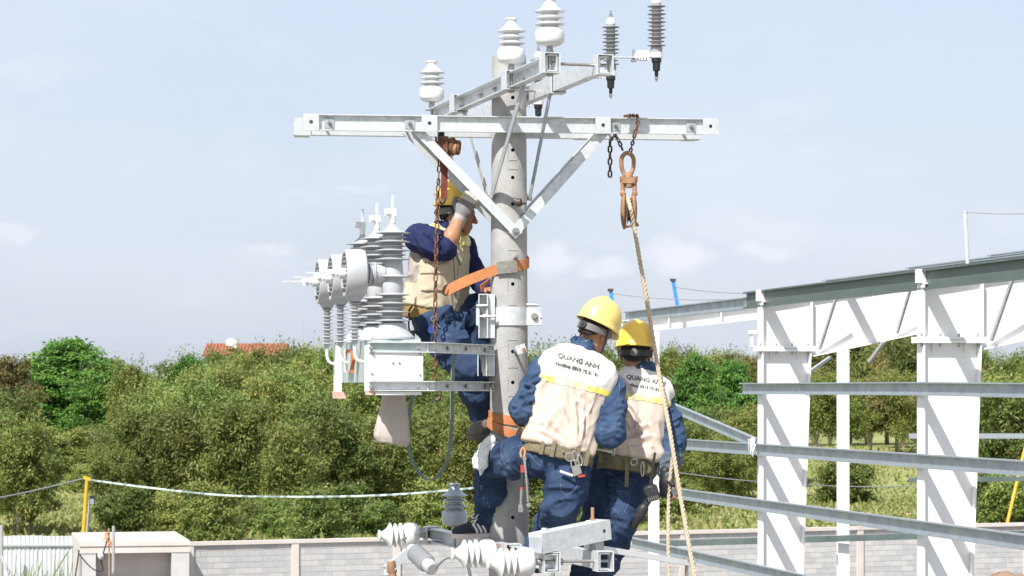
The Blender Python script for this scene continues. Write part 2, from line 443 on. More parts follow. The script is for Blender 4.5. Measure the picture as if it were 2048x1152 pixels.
# ground sheet to the horizon
gb = MB(); gx = [-1600, -200, -60, 0, 60, 200, 1600]; gy = [-300, 40, 71, 110, 160, 260, 500, 3000]
gb.add([(x, y, 0) for y in gy for x in gx], [(j * 7 + i, j * 7 + i + 1, (j + 1) * 7 + i + 1, (j + 1) * 7 + i) for j in range(7) for i in range(6)])
gnd = gb.build('ground', 'field', smooth=0); tag(gnd, 'rough green grass field spreading behind the block wall', kind='structure')

# wall line and yard
WA = P(378, 1083, 71.4); WA.z = 0
WB = P(2048, 1045, 82.0); WB.z = 0
wdir = (WB - WA).normalized(); wnrm = Vector((wdir.y, -wdir.x, 0))     # towards the camera
yb = MB(); yb.add([V3(-60, -20, .004), V3(60, -20, .004), WB + wdir * 30 + Z * .004, WA + Z * .004, V3(-60, 74, .004)], [(0, 1, 2, 3, 4)])
tag(yb.build('yard_ground', 'yard', smooth=0), 'bare grey earth of the building yard', kind='structure')

# ------------------------------------------------------------------ block boundary wall
WTOP = 2.137
wall = thing('boundary_wall', 'long grey concrete block wall with pale posts and coping behind the steel frame', 'wall', WA)
PANEL, BL, BH = 3.0, 0.385, 0.150
npan = 11
plinth = MB()
blocks = []
rng = random.Random(5)
for i in range(npan):
    a = WA + wdir * (PANEL * i); 
    pb = MB(); pb.box(a + Z * (WTOP / 2 - .04), wdir * .105, wnrm * .115, Z * (WTOP / 2 - .04)); pb.build('pillar', 'render_plaster', wall)
    cb = MB(); cb.box(a + wdir * PANEL / 2 + Z * (WTOP - .05), wdir * (PANEL / 2 - .002), wnrm * .13, Z * .05); cb.build('coping', 'render_plaster', wall)
    mbm = MB(); mbm.box(a + wdir * PANEL / 2 + Z * (WTOP / 2 - .05), wdir * (PANEL / 2 - .1), wnrm * .045, Z * (WTOP / 2 - .06)); mbm.build('mortar_bed', 'mortar', wall)
    x0, x1 = .107, PANEL - .107
    for c in range(13):
        zt = WTOP - .105 - c * (BH + .012)
        if zt - BH < 0.02: break
        x = x0 - (BL / 2 if c % 2 else 0)
        while x < x1 - .03:
            xa, xb = max(x, x0), min(x + BL, x1)
            if xb - xa > .05:
                cen = a + wdir * (xa + xb) / 2 + Z * (zt - BH / 2)
                py = HOR + FPX * (CAMH - cen.z) / cen.y; pxx = 1024 + FPX * cen.x / cen.y
                blocks.append((c > 9 or py > 1158 or pxx > 2060, cen.y, cen, (xb - xa) / 2))
            x += BL + .012
bm_cache = {}
vis = sorted([b for b in blocks if not b[0]], key=lambda b: b[1])
def block_mesh(w, k):
    key = (round(w, 2), k)
    if key not in bm_cache:
        q = MB(); w2 = key[0]; dpt = .052 + .003 * k
        q.box(V3(0, 0, 0), wdir * w2, wnrm * dpt, Z * (BH / 2))
        me = bpy.data.meshes.new('block'); me.from_pydata([tuple(v) for v in q.v], [], q.f)
        me.materials.append(MATS[('block', 'block_b', 'block_c')[k]]); bm_cache[key] = me
    return bm_cache[key]
for _, _, cen, w in vis[:300]:
    ob = bpy.data.objects.new('block', block_mesh(w, rng.choice((0, 0, 1, 1, 2)))); COL.objects.link(ob); ob.parent = wall; ob.location = cen - WA
rest = MB()
for b in vis[300:] + [b for b in blocks if b[0]]:
    rest.cur = rng.choice((0, 0, 1, 1, 2)); rest.box(b[2], wdir * b[3], wnrm * .053, Z * BH / 2)
rs = rest.build('block_courses', ['block', 'block_b', 'block_c'], wall, smooth=0); rs['kind'] = 'stuff'

# ------------------------------------------------------------------ plastered hut
hd = Vector((math.sin(R(12)), -math.cos(R(12)), 0)); hm = Vector((math.cos(R(12)), math.sin(R(12)), 0))
H0 = P(159, 1084, 68.2); HT = H0.z; H0.z = 0                       # front-left corner
HW, HD = 2.86, 4.7
hut = thing('plastered_hut', 'small unfinished plastered hut with flat parapet roof and open front', 'hut', H0)
def hb(mb, x0, x1, y0, y1, z0, z1):
    return mb.box(H0 + hm * (x0 + x1) / 2 - hd * (y0 + y1) / 2 + Z * (z0 + z1) / 2, hm * (x1 - x0) / 2, hd * (y1 - y0) / 2, Z * (z1 - z0) / 2)
for xa, xb in ((.03, .42), (2.38, HW - .02)): q = MB(); hb(q, xa, xb, .02, .24, 0, HT - .30); q.build('front_pier', 'block_b', hut)
q = MB(); hb(q, .03, .22, .243, HD - .2, 0, HT - .30); hb(q, HW - .22, HW - .02, .243, HD - .2, 0, HT - .30); q.build('side_wall', 'render_plaster', hut)
q = MB(); hb(q, .224, HW - .224, .50, .64, 0, HT - .30); q.build('back_wall', 'render_plaster', hut)
q = MB(); hb(q, 0, HW, 0, HD, HT - .30, HT - .12); q.build('roof_slab', 'render_plaster', hut)
q = MB(); t_ = .16
hb(q, 0, HW, -.03, t_, HT - .118, HT); hb(q, 0, HW, HD - t_, HD, HT - .118, HT); hb(q, 0, t_, t_ + .002, HD - t_ - .002, HT - .118, HT); hb(q, HW - t_, HW, t_ + .002, HD - t_ - .002, HT - .118, HT)
q.build('parapet', 'render_plaster', hut)
q = MB(); hb(q, .424, 2.376, .05, .10, 0, HT - .98); q.build('low_screen', 'render_plaster', hut)
q = MB(); hb(q, -.02, .03, -.012, .016, 0, HT - .32); q.build('drain_pipe', 'pipe_grey', hut)
# pipes, cables and lamp bulb rigged in front of the hut
a = P(226, 1152, 66); a.z = 0
q = MB(); q.cyl(a, P(227, 1052, 66), .038, 10); tag(q.build('scaffold_pipe', 'pipe_grey', loc=a), 'bare grey upright pipe in front of the plastered hut', 'pipe')
a = P(219, 1152, 65.6); a.z = 0
q = MB(); q.cyl(a, P(218, 1057, 65.6), .02, 8); tag(q.build('thin_stake', 'wood', loc=a), 'thin wooden stake with orange rag tied near its top', 'stake')
pts = [P(206, 1140, 65.55), P(202, 1120, 65.55), P(208, 1102, 65.55), P(214, 1082, 65.55), P(217.5, 1066, 65.57)]
q = MB(); q.tube(smooth_path([P(157, 1106, 66.2), P(166, 1118, 65.9), P(180, 1133, 65.6), P(192, 1141, 65.5)] + pts, 5), .017, 6)
tag(q.build('black_cable', 'cable_black', loc=P(206, 1140, 65.5)), 'black cable looping from the hut up to the orange rag', 'cable')
q = MB(); q.tube(smooth_path([P(158, 1100, 66.3), P(155, 1125, 66.3), P(151, 1152, 66.3), P(150, 1200, 66.3)], 5), .017, 6)
tag(q.build('black_cable', 'cable_black', loc=P(151, 1152, 66.3)), 'black cable hanging straight down the corner of the plastered hut', 'cable')
rag = MB(); rs_ = random.Random(3)
for k in range(7):
    c = P(217.5 + rs_.uniform(-6, 4), 1068 + k * 3.4, 65.5); w = .05 + .03 * rs_.random()
    rag.tube([c + V3(-w, 0, -.05), c + V3(0, -.02, .04), c + V3(w * .7, .0, -.06)], [.02, .035, .012], 6, flat=.5)
tag(rag.build('orange_rag', 'cloth_orange', loc=P(218, 1070, 65.6)), 'orange rag knotted round the thin wooden stake', 'rag')
q = MB(); q.lathe([(.02, 0), (.05, .03), (.075, .09), (.06, .15), (.03, .18)], P(201, 1119, 65.5)); q.cur = 1; q.cyl(P(201, 1109, 65.5), P(203, 1105, 65.5), .02, 8)
tag(q.build('light_bulb', ['white_plastic', 'cable_black'], loc=P(201, 1117, 65.5)), 'white light bulb hanging on the black cable', 'bulb')

# ------------------------------------------------------------------ corrugated sheet fence
FA = P(-40, 1071, 75.5); FB = P(146, 1070, 75.5); FT = FA.z; FA.z = FB.z = 0
fen = thing('sheet_fence', 'white corrugated metal sheet fence beside the plastered hut', 'fence', FA)
fd = (FB - FA); FL = fd.length; fd.normalize(); fn = Vector((fd.y, -fd.x, 0))
nsh = 3
for i in range(nsh):
    x0, x1 = FL * i / nsh, FL * (i + 1) / nsh - .004
    n = 61; vs, fs = [], []
    for k in range(n):
        u = x0 + (x1 - x0) * k / (n - 1); ph = ((u / .125) % 1.0)
        w = .016 if ph < .3 else (-.016 if ph > .45 and ph < .9 else 0)
        w += .006 * i
        vs += [FA + fd * u + fn * w + Z * (.05), FA + fd * u + fn * w + Z * (FT - (.02, 0, .012)[i])]
    for k in range(n - 1): fs.append((2 * k, 2 * k + 2, 2 * k + 3, 2 * k + 1))
    q = MB(); q.add(vs, fs); so = q.build('sheet', 'sheet_white', fen, smooth=0)
    md = so.modifiers.new('solid', 'SOLIDIFY'); md.thickness = .003
q = MB(); q.bar(FA + fn * .05 + Z * (FT - .29), FB + fn * .05 + Z * (FT - .29), .05, .04); q.build('rail', 'galv_dull', fen)
q = MB(); q.bar(FA + fn * .05 + Z * .5, FB + fn * .05 + Z * .5, .05, .04); q.build('rail', 'galv_dull', fen)
a = P(3, 1152, 74.5); a.z = 0
q = MB(); q.cyl(a, P(3, 1050, 74.5), .05, 10); q.cyl(P(3, 1110, 74.5), P(18, 1160, 73.5), .03, 8); tag(q.build('fence_prop', 'pipe_grey', loc=a), 'grey prop post with slanting stay before the sheet fence', 'post')

# ------------------------------------------------------------------ yellow lamp post, its wires
a = P(166, 1090, 84); a.z = 0
lp = thing('yellow_post', 'slim yellow post with a floodlight and strung wire behind the hut', 'lamp post', a)
top = P(174, 956, 84)
q = MB(); q.tube([a, P(167, 1060, 84), top], [.07, .06, .05], 10); q.build('pole', 'yellow_paint', lp)
q = MB(); q.bar(P(167, 955, 84), P(181, 959, 84), .1, .1); q.build('cross_head', 'yellow_paint', lp)
q = MB(); q.cyl(P(173.5, 1070, 84.3) , P(180.5, 992, 84.3), .045, 8); q.build('stay', 'pipe_grey', lp)
q = MB(); q.box(P(184, 1000, 84), V3(.075, 0, 0), V3(0, .06, .0), V3(.0, 0, .14)); fl = q.build('floodlight', 'black_rubber', lp)
q = MB(); q.box(P(184, 1003, 83.93), V3(.06, 0, 0), V3(0, .012, 0), V3(0, 0, .085)); q.build('lens', 'lamp_glass', fl)
q = MB(); q.tube(smooth_path([P(180, 960, 84), P(300, 976, 83), P(450, 991, 82), P(600, 994, 80), P(760, 991, 78), P(900, 981, 76), P(1000, 970, 75)], 8), .034, 6)
tag(q.build('strung_wire', 'wire_pale', loc=P(180, 960, 84)), 'pale striped wire sagging from the yellow post across the trees', 'wire')
q = MB(); q.tube(smooth_path([P(-30, 1001, 80), P(60, 983, 82), P(168, 957, 84)], 8), .022, 6)
tag(q.build('strung_wire', 'wire_grey', loc=P(168, 957, 84)), 'thin grey wire rising to the yellow post over the left trees', 'wire')
q = MB(); q.tube(smooth_path([P(1345, 944, 76), P(1500, 962, 78), P(1700, 973, 82), P(1900, 970, 84)], 8), .014, 6)
tag(q.build('strung_wire', 'wire_grey', loc=P(1500, 962, 78)), 'thin dark wire strung low across the grass field behind the columns', 'wire')
a = P(2015, 1048, 86); a.z = 0
q = MB(); q.tube([a, P(2016, 1040, 86), P(2043, 925, 87), P(2052, 890, 87)], .055, 8)
tag(q.build('leaning_pole', 'yellow_paint', loc=a), 'leaning yellow pole behind the wall at the tree edge', 'pole')

# ------------------------------------------------------------------ dirt mound
rn = np.random.default_rng(4)
n = 34; vs = []; c0 = P(2010, 1143, 66); hz = c0.z
for j in range(n):
    for i in range(n):
        u, w = i / (n - 1) * 2 - 1, j / (n - 1) * 2 - 1
        rr = math.sqrt(u * u + w * w); h = max(0, 1 - rr) ** .55 * hz if rr < 1 else 0
        vs.append((c0.x + u * 3.0 , 66 + w * 2.6, h * (0.93 + .1 * rn.random()) + (rn.random() * .1 if rr < 1 else 0)))
q = MB(); q.add(vs, [(j * n + i, j * n + i + 1, (j + 1) * n + i + 1, (j + 1) * n + i) for j in range(n - 1) for i in range(n - 1)])
tag(q.build('dirt_mound', 'dirt', loc=(c0.x, 66, 0), smooth=50), 'heap of reddish brown earth in front of the block wall', 'earth heap')

# ------------------------------------------------------------------ far house with red tiled roof
h0 = P(490, 694, 300); hz = h0.z; h0.z = 0
house = thing('tiled_house', 'distant pale house with long red tiled roof above the trees', 'house', h0)
q = MB(); q.abox(h0.x - 4.2, h0.x + 4.4, 298, 306, 0, hz - 1.1); q.build('wall', 'house_wall', house)
q = MB(); q.prism([(-4.6, -1.1), (4.6, -1.1), (0, .45)], h0 + V3(-4.6, 2, hz), h0 + V3(4.8, 2, hz), V3(0, 1, 0), Z); rf = q.build('roof', 'roof_red', house, smooth=0)
for k in range(24):
    x = h0.x - 4.5 + k * .4
    q = MB(); q.bar(V3(x, 302 - 4.55, hz - 1.02), V3(x, 302 - .15, hz + .44), .12, .09, V3(0, -.3, 1)); q.build('tile_row', 'roof_red', rf, smooth=0)
q = MB(); c = P(462, 686, 299); q.lathe([(.5, -.4), (.62, -.3), (.62, .2), (.35, .5), (.1, .55)], c, Z, 14); q.box(c + V3(.3, 0, -.1), V3(.35, 0, 0), V3(0, .4, 0), V3(0, 0, .45)); q.build('water_tank', 'panel_white', house)
a = P(607, 740, 310); a.z = 0
q = MB(); q.tube([a, P(607, 640, 310)], [.12, .03], 6); tag(q.build('radio_mast', 'galv_dull', loc=a), 'very thin distant mast rising above the tree line', 'mast')

# ================================================================== TREES
def leaf_material(name, c_lo, c_hi, c_alt, trans=0.25):
    m = bpy.data.materials.new(name); m.use_nodes = True
    N, L = m.node_tree.nodes, m.node_tree.links; bs = N['Principled BSDF']; out = N['Material Output']
    at = N.new('ShaderNodeAttribute'); at.attribute_name = 'tint'
    r = N.new('ShaderNodeValToRGB'); e = r.color_ramp.elements
    e[0].position = 0.0; e[0].color = (*c_lo, 1); e[1].position = 0.85; e[1].color = (*c_hi, 1)
    x = e.new(0.97); x.color = (*c_alt, 1)
    L.new(at.outputs['Fac'], r.inputs['Fac'])
    oi = N.new('ShaderNodeObjectInfo'); mr = N.new('ShaderNodeMapRange'); mr.inputs['To Min'].default_value = 0.66; mr.inputs['To Max'].default_value = 1.28
    L.new(oi.outputs['Random'], mr.inputs['Value'])
    hs = N.new('ShaderNodeHueSaturation'); L.new(r.outputs['Color'], hs.inputs['Color']); L.new(mr.outputs['Result'], hs.inputs['Value'])
    mh = N.new('ShaderNodeMapRange'); mh.inputs['To Min'].default_value = 0.478; mh.inputs['To Max'].default_value = 0.522
    wn_ = N.new('ShaderNodeTexWhiteNoise'); wn_.noise_dimensions = '1D'; L.new(oi.outputs['Random'], wn_.inputs['W'])
    L.new(wn_.outputs['Value'], mh.inputs['Value']); L.new(mh.outputs['Result'], hs.inputs['Hue'])
    L.new(hs.outputs['Color'], bs.inputs['Base Color']); bs.inputs['Roughness'].default_value = 0.55; bs.inputs['Specular IOR Level'].default_value = 0.3
    tr = N.new('ShaderNodeBsdfTranslucent'); L.new(hs.outputs['Color'], tr.inputs['Color'])
    ms = N.new('ShaderNodeMixShader'); ms.inputs['Fac'].default_value = trans
    L.new(bs.outputs['BSDF'], ms.inputs[1]); L.new(tr.outputs['BSDF'], ms.inputs[2]); L.new(ms.outputs['Shader'], out.inputs['Surface'])
    MATS[name] = m
leaf_material('leaf_olive', (0.095, 0.145, 0.03), (0.265, 0.31, 0.082), (0.42, 0.34, 0.12), .26)
leaf_material('leaf_dark', (0.055, 0.14, 0.025), (0.14, 0.28, 0.05), (0.25, 0.34, 0.07), .3)
leaf_material('leaf_brown', (0.14, 0.155, 0.045), (0.29, 0.28, 0.095), (0.40, 0.26, 0.11), .3)
leaf_material('leaf_grass', (0.16, 0.205, 0.055), (0.30, 0.32, 0.12), (0.38, 0.33, 0.16), 0.3)

def crown_mesh(name, seed, rx, zlo, zhi, lobes, clumps, per, lsize, aspect, flat, mat, cr, top_heavy=0.5):
    """leaf-sized faces in clumps spread over uneven lobes"""
    g = np.random.default_rng(seed)
    H = zhi - zlo
    lc = []
    for i in range(lobes):
        t = (i + .5) / lobes
        z = zlo + H * (0.10 + 0.80 * t)
        prof = math.sin(math.pi * min(1, max(0.10, (t * (1 - .25 * top_heavy) + .18)))) ** .7
        ang = i * 2.39996 + g.uniform(-.5, .5); rr = rx * prof * g.uniform(.25, .8)
        lr = rx * g.uniform(.24, .58) * (0.6 + .4 * prof)
        lc.append((rr * math.cos(ang), rr * math.sin(ang), z, lr))
    lc = np.array(lc)
    w = lc[:, 3] ** 2; pick = g.choice(lobes, clumps, p=w / w.sum())
    d = g.normal(size=(clumps, 3)); d /= np.linalg.norm(d, axis=1)[:, None]
    rad = g.uniform(.45, 1.0, clumps) ** .6
    cc = lc[pick, :3] + d * (lc[pick, 3] * rad)[:, None] * np.array([1, 1, .82])
    cc[:, 2] = np.clip(cc[:, 2], zlo * .8, None)
    csz = cr * g.uniform(.4, 1.6, clumps)
    n = clumps * per
    ci = np.repeat(np.arange(clumps), per)
    off = g.normal(size=(n, 3)) * .55
    off[:, 2] *= flat
    p = cc[ci] + off * csz[ci][:, None]
    # leaf axes
    t = off + g.normal(size=(n, 3)) * .9; t[:, 2] -= .55
    t /= np.linalg.norm(t, axis=1)[:, None]
    upv = np.array([0, 0, 1.0]) * .9 + g.normal(size=(n, 3)) * .55 + off * .5
    s = np.cross(t, upv); s /= np.linalg.norm(s, axis=1)[:, None] + 1e-9
    L = lsize * g.uniform(.6, 1.4, n)[:, None]
    a = p - t * L * .5; b = p + s * L * aspect * .5 - t * L * .05; c = p + t * L * .5; e = p - s * L * aspect * .5 - t * L * .05
    V = np.stack([a, b, c, e], 1).reshape(-1, 3)
    F = np.arange(n * 4).reshape(-1, 4)
    me = mesh_np(name, V, F)
    ct = g.uniform(0, 1, clumps)
    tint = np.clip(ct[ci] * .55 + g.uniform(0, .45, n) + (g.random(n) < .02) * .5, 0, 1).astype(np.float32)
    at = me.attributes.new('tint', 'FLOAT', 'FACE'); at.data.foreach_set('value', tint)
    me.materials.append(MATS[mat])
    return me, lc
def trunk_mesh(name, seed, lc, h0, r0, stems, zlo):
    g = random.Random(seed); q = MB()
    for s in range(stems):
        bx = Vector((g.uniform(-.15, .15), g.uniform(-.15, .15), 0)) * (1 if stems > 1 else 0)
        top = Vector((g.uniform(-.5, .5) * stems * .4, g.uniform(-.5, .5) * stems * .4, h0 * .86))
        pts = [bx + (top - bx) * t + Vector((g.uniform(-.1, .1), g.uniform(-.1, .1), 0)) * (t > 0) for t in (0, .2, .4, .6, .8, 1)]
        rr = r0 / math.sqrt(stems)
        q.tube(pts, [rr * 1.25, rr, rr * .85, rr * .65, rr * .42, rr * .15], 7)
        for i in range(s, len(lc), stems):
            c = Vector(lc[i][:3]); tz = max(.12, min(.8, (c.z - .35 * h0 * .4) / h0 - .12))
            k = min(4, int(tz * 5)); f = tz * 5 - k; b = pts[k].lerp(pts[k + 1], f)
            mid = b.lerp(c, .5) + Vector((g.uniform(-.15, .15), g.uniform(-.15, .15), g.uniform(-.1, .25)))
            q.tube([b, mid, c], [rr * .38, rr * .24, rr * .07], 5)
            for _ in range(3):
                e = c + Vector((g.gauss(0, 1), g.gauss(0, 1), g.gauss(.2, .7))).normalized() * lc[i][3] * .9
                q.tube([mid.lerp(c, .6), c.lerp(e, .5), e], [rr * .15, rr * .1, rr * .03], 4)
    me = bpy.data.meshes.new(name); me.from_pydata([tuple(v) for v in q.v], [], q.f)
    me.materials.append(MATS['bark']); me.polygons.foreach_set('use_smooth', [True] * len(me.polygons))
    return me
KINDS = {}
def kind(key, n, H, rx, zlo, lobes, clumps, per, ls, asp, flat, mat, cr, r0, stems, th=.5):
    KINDS[key] = []
    for i in range(n):
        sd = sum(map(ord, key)) * 7 + i
        g = random.Random(sd)
        cm, lc = crown_mesh('crown', sd, rx * g.uniform(.9, 1.12), zlo, H, lobes, clumps, per, ls, asp, flat, mat, cr, th)
        KINDS[key].append((cm, trunk_mesh('trunk', sd, lc, H, r0, stems, zlo), H))
kind('slender', 7, 7.0, 2.1, 1.2, 15, 250, 88, .23, .27, 1.15, 'leaf_olive', .40, .10, 3, 1.3)
kind('broad', 2, 10.0, 4.0, 1.2, 46, 620, 75, .27, .52, .32, 'leaf_dark', .62, .26, 1)
kind('dry', 3, 10.0, 3.0, 2.4, 20, 260, 80, .30, .32, .8, 'leaf_brown', .52, .16, 1)
kind('bush', 3, 3.0, 1.5, 0.0, 12, 130, 80, .19, .32, .8, 'leaf_olive', .32, .06, 3, .9)
LAB = {
 'slender': ('leafy_tree', 'olive green fine-leaved young tree with slender pale stems', 'fine-leaved trees behind the wall'),
 'broad': ('broad_tree', 'large dark green tree with dense layered broad crown', 'dense dark broad-crowned trees'),
 'dry': ('dry_tree', 'tall brownish green loose-crowned tree at the back of the field', 'brownish trees at the back of the field'),
 'bush': ('bush', 'low rounded green bush growing at the foot of the trees', 'low bushes at the foot of the trees')}
tree_rng = random.Random(11)
def place_label(k, px, Y):
    """where a tree stands, told by the things beside it"""
    wh = None
    if k == 'slender':
        if px < -50: wh = 'beyond the end of the sheet fence'
        elif px > 2090: wh = 'beyond the high right eaves'
        elif px > 1900: wh = 'rising behind the wall beyond the near steel column' if Y < 200 else 'far behind the near steel column'
        elif px > 1560: wh = 'at the far edge of the open grass field'
        elif px > 1290: wh = 'behind the slanting loose rail' if Y < 200 else 'far behind the slanting loose rail'
        elif Y < 145: wh = 'beside the yellow post and hut' if px < 300 else ('just behind the block wall under the strung wire' if px < 1010 else 'just behind the two lower workers')
        elif Y < 190: wh = 'in the middle of the wood behind the strung wire' if px < 1010 else 'in the wood behind the two lower workers'
        else: wh = 'along the top of the wood against the sky' if px < 1010 else 'along the skyline behind the workers'
        return 'olive green fine-leaved tree ' + wh, 'fine-leaved trees ' + wh
    if k == 'bush':
        wh = 'under the bright rounded tree' if Y > 150 and px < 300 else 'at the tree foot behind the block wall' if px < 1200 else ('at the tree foot near the rope' if px < 1500 else 'at the tree foot behind the leaning pole')
        return 'low rounded green bush ' + wh, 'low bushes ' + wh
    if k == 'dry':
        wh = 'beyond the high right eaves' if px > 2090 else 'along the top of the wood' if px < 1200 else 'behind the open grass field'
        return 'tall brownish loose-crowned tree ' + wh, 'brownish trees ' + wh
    wh = 'beside the bright rounded one' if px < 300 else ('against the sky beside the tiled house' if px < 900 else 'close behind the steel column')
    return 'dark green dense-crowned tree ' + wh, 'dense dark trees ' + wh
def tree(k, px, Y, top, wide=1.0, label=None, group=True):
    cm, tm, H = KINDS[k][tree_rng.randrange(len(KINDS[k]))]
    X = (px - 1024) * Y / FPX; hgt = CAMH + (HOR - top) * Y / FPX
    nm, lab, gr = LAB[k]
    if label is None: lab, gr = place_label(k, px, Y)
    o = thing(nm, label or lab, 'bush' if k == 'bush' else 'tree', (X, Y, 0), gr if group else None)
    s = hgt / (H * 1.04); o.scale = (s * wide, s * wide, s); o.rotation_euler.z = tree_rng.uniform(0, 6.28)
    for n, me in (('trunk', tm), ('crown', cm)):
        c = bpy.data.objects.new(n, me); COL.objects.link(c); c.parent = o
    return o
# back of the wood, left
for px, top, k in [(-30, 684, 'dry'), (15, 690, 'dry'), (272, 722, 'slender'), (295, 735, 'slender'), (340, 708, 'slender'), (375, 695, 'broad'),
                   (425, 715, 'slender'), (470, 708, 'slender'), (520, 705, 'slender'), (565, 690, 'slender'), (605, 680, 'slender'), (640, 678, 'slender'), (680, 690, 'slender'), (720, 695, 'dry'), (765, 690, 'slender'),
                   (815, 694, 'slender'), (870, 692, 'slender'), (925, 695, 'slender'), (975, 690, 'slender'), (1070, 688, 'slender'), (1105, 690, 'slender'), (1150, 686, 'slender'), (1200, 690, 'slender'), (1245, 688, 'slender')]:
    tree(k, px + tree_rng.uniform(-6, 6), 205 + tree_rng.uniform(-14, 20), top, 1.0 if k != 'broad' else .8)
for px, top in [(5, 770), (268, 780), (330, 750), (400, 735), (455, 735), (515, 720), (580, 735), (640, 730), (700, 735), (755, 740), (820, 740), (880, 745), (935, 740), (985, 735), (1085, 735), (1150, 740), (1210, 735), (1260, 740)]:
    tree('slender', px + tree_rng.uniform(-8, 8), 165 + tree_rng.uniform(-9, 9), top, 1.15)
tree('broad', 140, 272, 660, 1.45, 'broad rounded bright green tree crowning the left wood', False)
tree('broad', 225, 262, 705, 1.2)
for px, top in ((85, 850), (112, 862), (150, 858), (185, 852), (205, 845), (130, 905), (168, 930)): tree('bush', px, 235 - (top - 850) * .9, top, 1.5)
tree('broad', 70, 290, 705, 1.0)
for px in (425, 450, 478, 505, 535, 562): tree('slender', px, 232 + tree_rng.uniform(-6, 6), 699 + tree_rng.uniform(-3, 4), 1.0)
# front of the wood, left
for px, top, Y in [(-25, 800, 116), (35, 830, 112), (66, 850, 114), (228, 885, 119), (272, 805, 123), (315, 775, 126), (372, 800, 120), (425, 758, 128), (478, 790, 118), (530, 735, 133), (572, 830, 116), (622, 775, 128), (672, 800, 121),
                   (725, 812, 128), (780, 800, 122), (835, 810, 126), (888, 790, 129), (940, 815, 122), (985, 800, 127), (1085, 800, 124), (1140, 830, 122), (1195, 810, 125), (1250, 820, 123)]:
    tree('slender', px + tree_rng.uniform(-6, 6), Y, top, 1.12)
for px in (250, 345, 410, 500, 560, 640, 700, 760, 870, 930, 1000, 1070, 1120):
    tree('bush', px + tree_rng.uniform(-10, 10), 108 + tree_rng.uniform(-3, 6), 990 + tree_rng.uniform(-30, 15), 1.2)
# right of the pole
for px, top, k in [(1330, 690, 'slender'), (1365, 684, 'slender'), (1405, 690, 'slender'), (1450, 688, 'slender'), (1490, 695, 'dry'), (1530, 690, 'dry'), (1625, 680, 'dry'), (1662, 672, 'dry'), (1700, 655, 'dry'),
                   (1735, 660, 'slender'), (1770, 640, 'dry'), (1805, 640, 'dry'), (1840, 645, 'slender'), (1880, 640, 'dry'), (1920, 650, 'dry'), (1960, 690, 'slender'), (1992, 705, 'slender'), (2030, 715, 'slender'), (2070, 700, 'slender')]:
    tree(k, px + tree_rng.uniform(-5, 5), 290 + tree_rng.uniform(-15, 25), top, 1.0)
for px, top in [(1640, 735), (1690, 745), (1740, 740), (1790, 735), (1830, 745), (1880, 740), (1930, 745), (1975, 740)]:
    tree(tree_rng.choice(('slender', 'slender', 'dry')), px + tree_rng.uniform(-8, 8), 262 + tree_rng.uniform(-8, 8), top, 1.1)
tree('broad', 1392, 165, 688, .72, 'dark layered tree with spreading crown beside the near steel column', False)
tree('broad', 1462, 172, 700, .7)
for px, top, Y in [(1340, 800, 150), (1385, 830, 146), (1430, 805, 152), (1475, 815, 149), (1520, 800, 155), (1330, 880, 140), (1410, 880, 140), (1465, 870, 141), (1515, 760, 172), (1560, 740, 180)]:
    tree('slender', px, Y, top, 1.2)
tree('bush', 1692, 146, 908, 1.5, 'single rounded bush standing alone in the grass field', False)
for px, top, Y in [(1985, 800, 134), (2040, 760, 130), (2090, 750, 132), (1960, 745, 150), (2010, 735, 155), (2060, 720, 160)]:
    tree('slender', px, Y, top, 1.25)
for px, Y in ((1975, 124), (2020, 122), (2060, 123), (1320, 131), (1360, 133)):
    tree('bush', px, Y, 945 if px > 1900 else 955, 1.3)

# the wood goes on past both sides of the view
for k in range(16): tree(tree_rng.choice(('slender', 'dry')), 2120 + 45 * k, 270 + tree_rng.uniform(-20, 30), 690 + tree_rng.uniform(-25, 25), 1.15)
for k in range(9): tree('slender', -80 - 55 * k, 150 + tree_rng.uniform(-25, 45), 740 + tree_rng.uniform(-40, 40), 1.15)

# grass tufts over the field and at the foot of the wall
g = np.random.default_rng(21)
N_ = 60000
Yg = np.concatenate([g.uniform(84, 300, N_ // 2), g.uniform(84, 150, N_ // 2)])
pxg = g.uniform(-60, 2110, N_); Xg = (pxg - 1024) * Yg / FPX
hh = g.uniform(.08, .26, N_) * np.where(g.random(N_) < .06, 2.4, 1.0)
ang = g.uniform(0, 6.28, N_); lean = g.normal(0, .12, (N_, 2))
cx, sx = np.cos(ang) * .09, np.sin(ang) * .09
a = np.stack([Xg - cx, Yg - sx, 0 * Xg], 1); b = np.stack([Xg + cx, Yg + sx, 0 * Xg], 1)
c = np.stack([Xg + lean[:, 0] + cx * .4, Yg + lean[:, 1], hh], 1); d = np.stack([Xg + lean[:, 0] - cx * .7, Yg + lean[:, 1], hh * .8], 1)
me = mesh_np('grass', np.stack([a, b, c, d], 1).reshape(-1, 3), np.arange(N_ * 4).reshape(-1, 4))
me.attributes.new('tint', 'FLOAT', 'FACE').data.foreach_set('value', g.random(N_).astype(np.float32))
me.materials.append(MATS['leaf_grass']); go = bpy.data.objects.new('grass', me); COL.objects.link(go)
tag(go, 'tufts of yellow green grass over the open field', kind='stuff')
N_ = 5000
Xw = g.uniform(-14.5, -11.0, N_); hh = g.gamma(2, .22, N_) * np.where(Xw > -12, 1.4, .8); Yw = 74.6 + g.normal(0, .4, N_)
lean = g.normal(0, .3, (N_, 2)); cx = .012
a = np.stack([Xw - cx, Yw, 0 * Xw], 1); b = np.stack([Xw + cx, Yw, 0 * Xw], 1)
c = np.stack([Xw + lean[:, 0] * hh + cx, Yw + lean[:, 1] * hh, hh], 1); d = np.stack([Xw + lean[:, 0] * hh * .9 - cx * .2, Yw + lean[:, 1] * hh * .9, hh * .93], 1)
